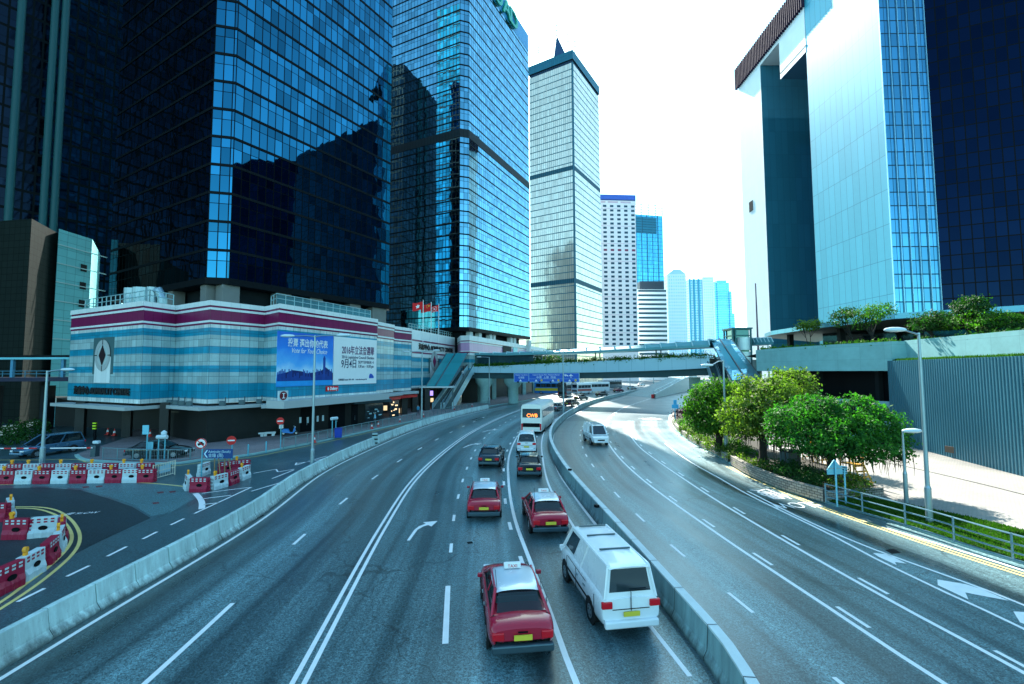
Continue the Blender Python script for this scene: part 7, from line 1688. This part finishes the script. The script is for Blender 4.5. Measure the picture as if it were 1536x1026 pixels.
# parked cars left
a, b_ = G(190, 690, .13), G(266, 687.5, .13); g = a.lerp(b_, .5)
tcar = car('glossy black saloon parked side on at the brick island', 'car', (g.x, g.y + .9), math.atan2(b_.y - a.y, b_.x - a.x) - R(90), blackp, group='parked cars'); tcar.location.z = .13
car('blue grey people carrier waiting at the boom gate in the driveway', 'car', (-41.8, 42.6), R(180 - 14), bluep, 'mpv', group='parked cars')
def bus(label, loc, rz, L, W, H, paint, band=None, sign=None, name='bus', group='buses', stripe=None):
    t = thing(name, label, 'bus', (loc[0], loc[1], 0), rz, group)
    mb = MB(); y0, y1 = -L / 2, L / 2
    secs = []
    for y, s in ((y0, .93), (y0 + .12, 1), (y1 - .15, 1), (y1, .92)):
        w_ = W / 2 * (.5 + .5 * s); secs.append((y, [(w_ * .96, .32), (w_, .5), (w_, H * .6), (w_ * .97, H - .3 * (2 - s)), (w_ * .85, H - .08), (w_ * .5, H - .01), (0, H)]))
    loft(mb, secs); mb.build('body', paint, t, local=True, bevel=.03)
    for y, s in ((y0, -1), (y1, 1)):
        mb = MB(); mb.box((0, y + s * .0, H * .70), (W * .84, .05, H * .30)); mb.build('rear_window' if s < 0 else 'windscreen', M['glass_dark'], t, local=True, bevel=.04)
    for s in (-1, 1):
        n = max(3, int(L / 1.7))
        for k in range(n):
            mb = MB(); c = y0 + .5 + (k + .5) * (L - 1) / n; mb.box((s * W / 2 * .99, c, H * .66), (.06, (L - 1) / n - .1, H * .26)); mb.build('side_window', M['glass_dark'], t, local=True)
    for y in (y0 + L * .24, y1 - L * .2):
        for s in (-1, 1): wheel(t, s * W / 2 * 1.0, y, .46, .3)
    mb = MB(); mb.box((0, y0 - .01, H * .30), (W * .8, .06, H * .13)); mb.build('engine_grille', M['black'], t, local=True)
    for s in (-1, 1):
        mb = MB(); mb.box((s * W * .44, y0 - .01, H * .24), (.16, .08, .75)); mb.build('tail_light', M['tail_red'], t, local=True)
        mb = MB(); mb.box((s * W * .36, y1 + .01, .75), (.35, .08, .2)); mb.build('headlight', M['head_white'], t, local=True)
    if sign:
        text(sign, .55, emis('route_led', (1, .2, .02), 1.1), t, 'route_display', .004, 'CENTER', Matrix.Translation((.1, y0 - .035, H * .62)) @ Matrix.Rotation(R(90), 4, 'X'), kindm='local')
    if stripe:
        for s in (-1, 1): mb = MB(); mb.box((s * W / 2 * 1.0, 0, H * .36), (.05, L - .4, H * .2)); mb.build('side_stripe', stripe, t, local=True)
    return t
bus('cream coach seen from behind with a glowing orange route display', (spot(803, 631)[0], 60.5), R(-12), 11.5, 2.5, 3.45, pm('cream', (.78, .77, .70), .3, 0, .04, coat=.4), sign='CWB')
yb_ = pm('bus_yellow', (.75, .55, .03), .35, 0, .1); bb_ = pm('bus_blue', (.03, .2, .55), .35, 0, .1)
bus('blue and yellow bus standing side on beyond the footbridge', (V(828, 588, 150).x, 150), R(72), 11, 2.5, 4.2, bb_, stripe=yb_)
bus('dark bus under the right half of the blue direction board', (V(842, 586, 135).x + 1, 135), R(-15), 10, 2.5, 4.2, navyp)
bus('pale coach parked beyond the direction board, left of two', (V(893, 580, 160).x, 160), R(-58), 11, 2.5, 3.6, whitep)
bus('pale coach parked beyond the direction board, right of two', (V(915, 577, 190).x, 190), R(-58), 11, 2.5, 3.6, greyp)
bus('white and red box truck among the far traffic', (V(873, 583, 150).x, 150), R(-50), 7, 2.3, 3.6, whitep, stripe=pm('truck_red', (.5, .12, .1), .5), name='truck', group='trucks')
# motor scooter by the granite wall
g = G(434, 653, .13); t = thing('motor_scooter', 'blue delivery scooter with white top box parked at the granite wall', 'scooter', tuple(g), R(-75))
mb = MB(); rows = []
for y, w_, z0, z1 in ((-.8, .08, .45, .62), (-.6, .17, .3, .78), (-.1, .16, .28, .74), (.1, .14, .22, .34), (.35, .14, .22, .36), (.5, .15, .3, .9), (.62, .07, .5, 1.0)): rows.append((y, [(w_, z0), (w_, (z0 + z1) / 2), (w_ * .7, z1), (0, z1 + .02)]))
loft(mb, rows); mb.build('body', bb_, t, smooth=True, local=True)
mb = MB(); mb.box((0, -.35, .82), (.26, .7, .1)); mb.build('seat', M['black'], t, local=True, bevel=.03)
mb = MB(); mb.box((0, -.85, 1.02), (.45, .42, .42)); bx_ = mb.build('top_box', M['white'], t, local=True, bevel=.03); mb = MB(); mb.box((-.23, -.85, 1.02), (.02, .3, .2)); mb.build('box_patch', M['red'], bx_, local=True)
for y in (-.62, .72):
    mb = MB(); mb.tube([(-.05, y, .24), (.05, y, .24)], .24, 18); wh = mb.build('wheel', M['rubber'], t, local=True); mb = MB(); mb.tube([(-.06, y, .24), (.06, y, .24)], .12, 12); mb.build('rim', M['rim'], wh, local=True)
mb = MB(); mb.tube([(0, .72, .24), (0, .52, .95), (0, .48, 1.06)], .035, 6); mb.tube([(-.3, .44, 1.06), (.3, .44, 1.06)], .025, 6); mb.build('handlebar', M['steel'], t, local=True)
mb = MB(); mb.box((0, .6, .92), (.16, .08, .14)); mb.build('headlight', M['head_white'], t, local=True, bevel=.02)

# ================================================================== PEOPLE (skin-modifier bodies)
def person(label, loc, rz, shirt, trousers, stride=.2):
    bm = bmesh.new(); sk = bm.verts.layers.skin.verify()
    J = {'pelvis': (0, 0, .95, .14), 'waist': (0, 0, 1.08, .125), 'chest': (0, .02, 1.32, .15), 'neck': (0, .03, 1.50, .055), 'head0': (0, .05, 1.58, .085), 'head1': (0, .05, 1.68, .088), 'head2': (0, .04, 1.74, .06)}
    for s, n_ in ((-1, 'l'), (1, 'r')):
        f = stride * s
        J.update({n_ + 'hip': (s * .10, 0, .88, .10), n_ + 'knee': (s * .11, f * .6 + .05, .48, .065), n_ + 'ankle': (s * .11, f, .09, .042), n_ + 'toe': (s * .12, f + .17, .04, .035), n_ + 'sh': (s * .19, .02, 1.40, .065), n_ + 'elbow': (s * .25, -f * .5, 1.12, .045), n_ + 'wrist': (s * .25, -f * .8 + .1, .88, .032), n_ + 'palm': (s * .25, -f * .8 + .13, .80, .036), n_ + 'finger': (s * .245, -f * .8 + .15, .72, .02)})
    V_ = {k: bm.verts.new(v[:3]) for k, v in J.items()}
    for k, v in J.items(): V_[k][sk].radius = (v[3], v[3])
    V_['pelvis'][sk].use_root = True
    E_ = [('pelvis', 'waist'), ('waist', 'chest'), ('chest', 'neck'), ('neck', 'head0'), ('head0', 'head1'), ('head1', 'head2')]
    for n_ in 'lr': E_ += [('pelvis', n_ + 'hip'), (n_ + 'hip', n_ + 'knee'), (n_ + 'knee', n_ + 'ankle'), (n_ + 'ankle', n_ + 'toe'), ('chest', n_ + 'sh'), (n_ + 'sh', n_ + 'elbow'), (n_ + 'elbow', n_ + 'wrist'), (n_ + 'wrist', n_ + 'palm'), (n_ + 'palm', n_ + 'finger')]
    for a, b_ in E_: bm.edges.new((V_[a], V_[b_]))
    me = bpy.data.meshes.new('person'); bm.to_mesh(me); bm.free()
    m, nt, b = newmat('clothes'); L = nt.links.new; tc = N(nt, 'TexCoord'); sp = N(nt, 'SeparateXYZ'); L(tc.outputs['Object'], sp.inputs[0])
    cr = nt.nodes.new('ShaderNodeValToRGB'); cr.color_ramp.interpolation = 'CONSTANT'; E = cr.color_ramp.elements; E[0].color = (.02, .02, .02, 1); E[1].position = .04; E[1].color = (*trousers, 1)
    for ps, cc in ((.48, shirt), (.745, (.45, .28, .2)), (.835, (.02, .017, .015))): e = E.new(ps); e.color = (*cc, 1)
    L(math_(nt, 'DIVIDE', sp.outputs[2], 2.0), cr.inputs[0]); L(cr.outputs[0], b.inputs['Base Color']); b.inputs['Roughness'].default_value = .8
    me.materials.append(m); o = bpy.data.objects.new('person', me); COL.objects.link(o); o.modifiers.new('skin', 'SKIN'); sb = o.modifiers.new('sub', 'SUBSURF'); sb.levels = sb.render_levels = 1
    o.location = loc; o.rotation_euler = (0, 0, rz); tag(o, label, 'person'); return o
g = G(627, 626, .13); person('person in a blue shirt walking by the arcade entrance', (g.x - .6, g.y + 3, .13), R(160), (.05, .35, .55), (.02, .03, .05))
g = G(562, 641, .13); person('person in a pale blue top outside the lit shop window', (g.x - .6, g.y + 2.2, .13), R(100), (.2, .5, .65), (.05, .05, .06), .1)
p = V(697, 553, 102); person('person in dark clothes riding near the top of the left escalator', (p.x - .2, 101.5, 7.0), R(180), (.05, .05, .06), (.03, .03, .04), .04)
p = V(694, 559, 99.5); person('person in a white top lower down the left escalator', (p.x, 99.3, 5.9), R(180), (.6, .62, .64), (.04, .05, .07), .04)
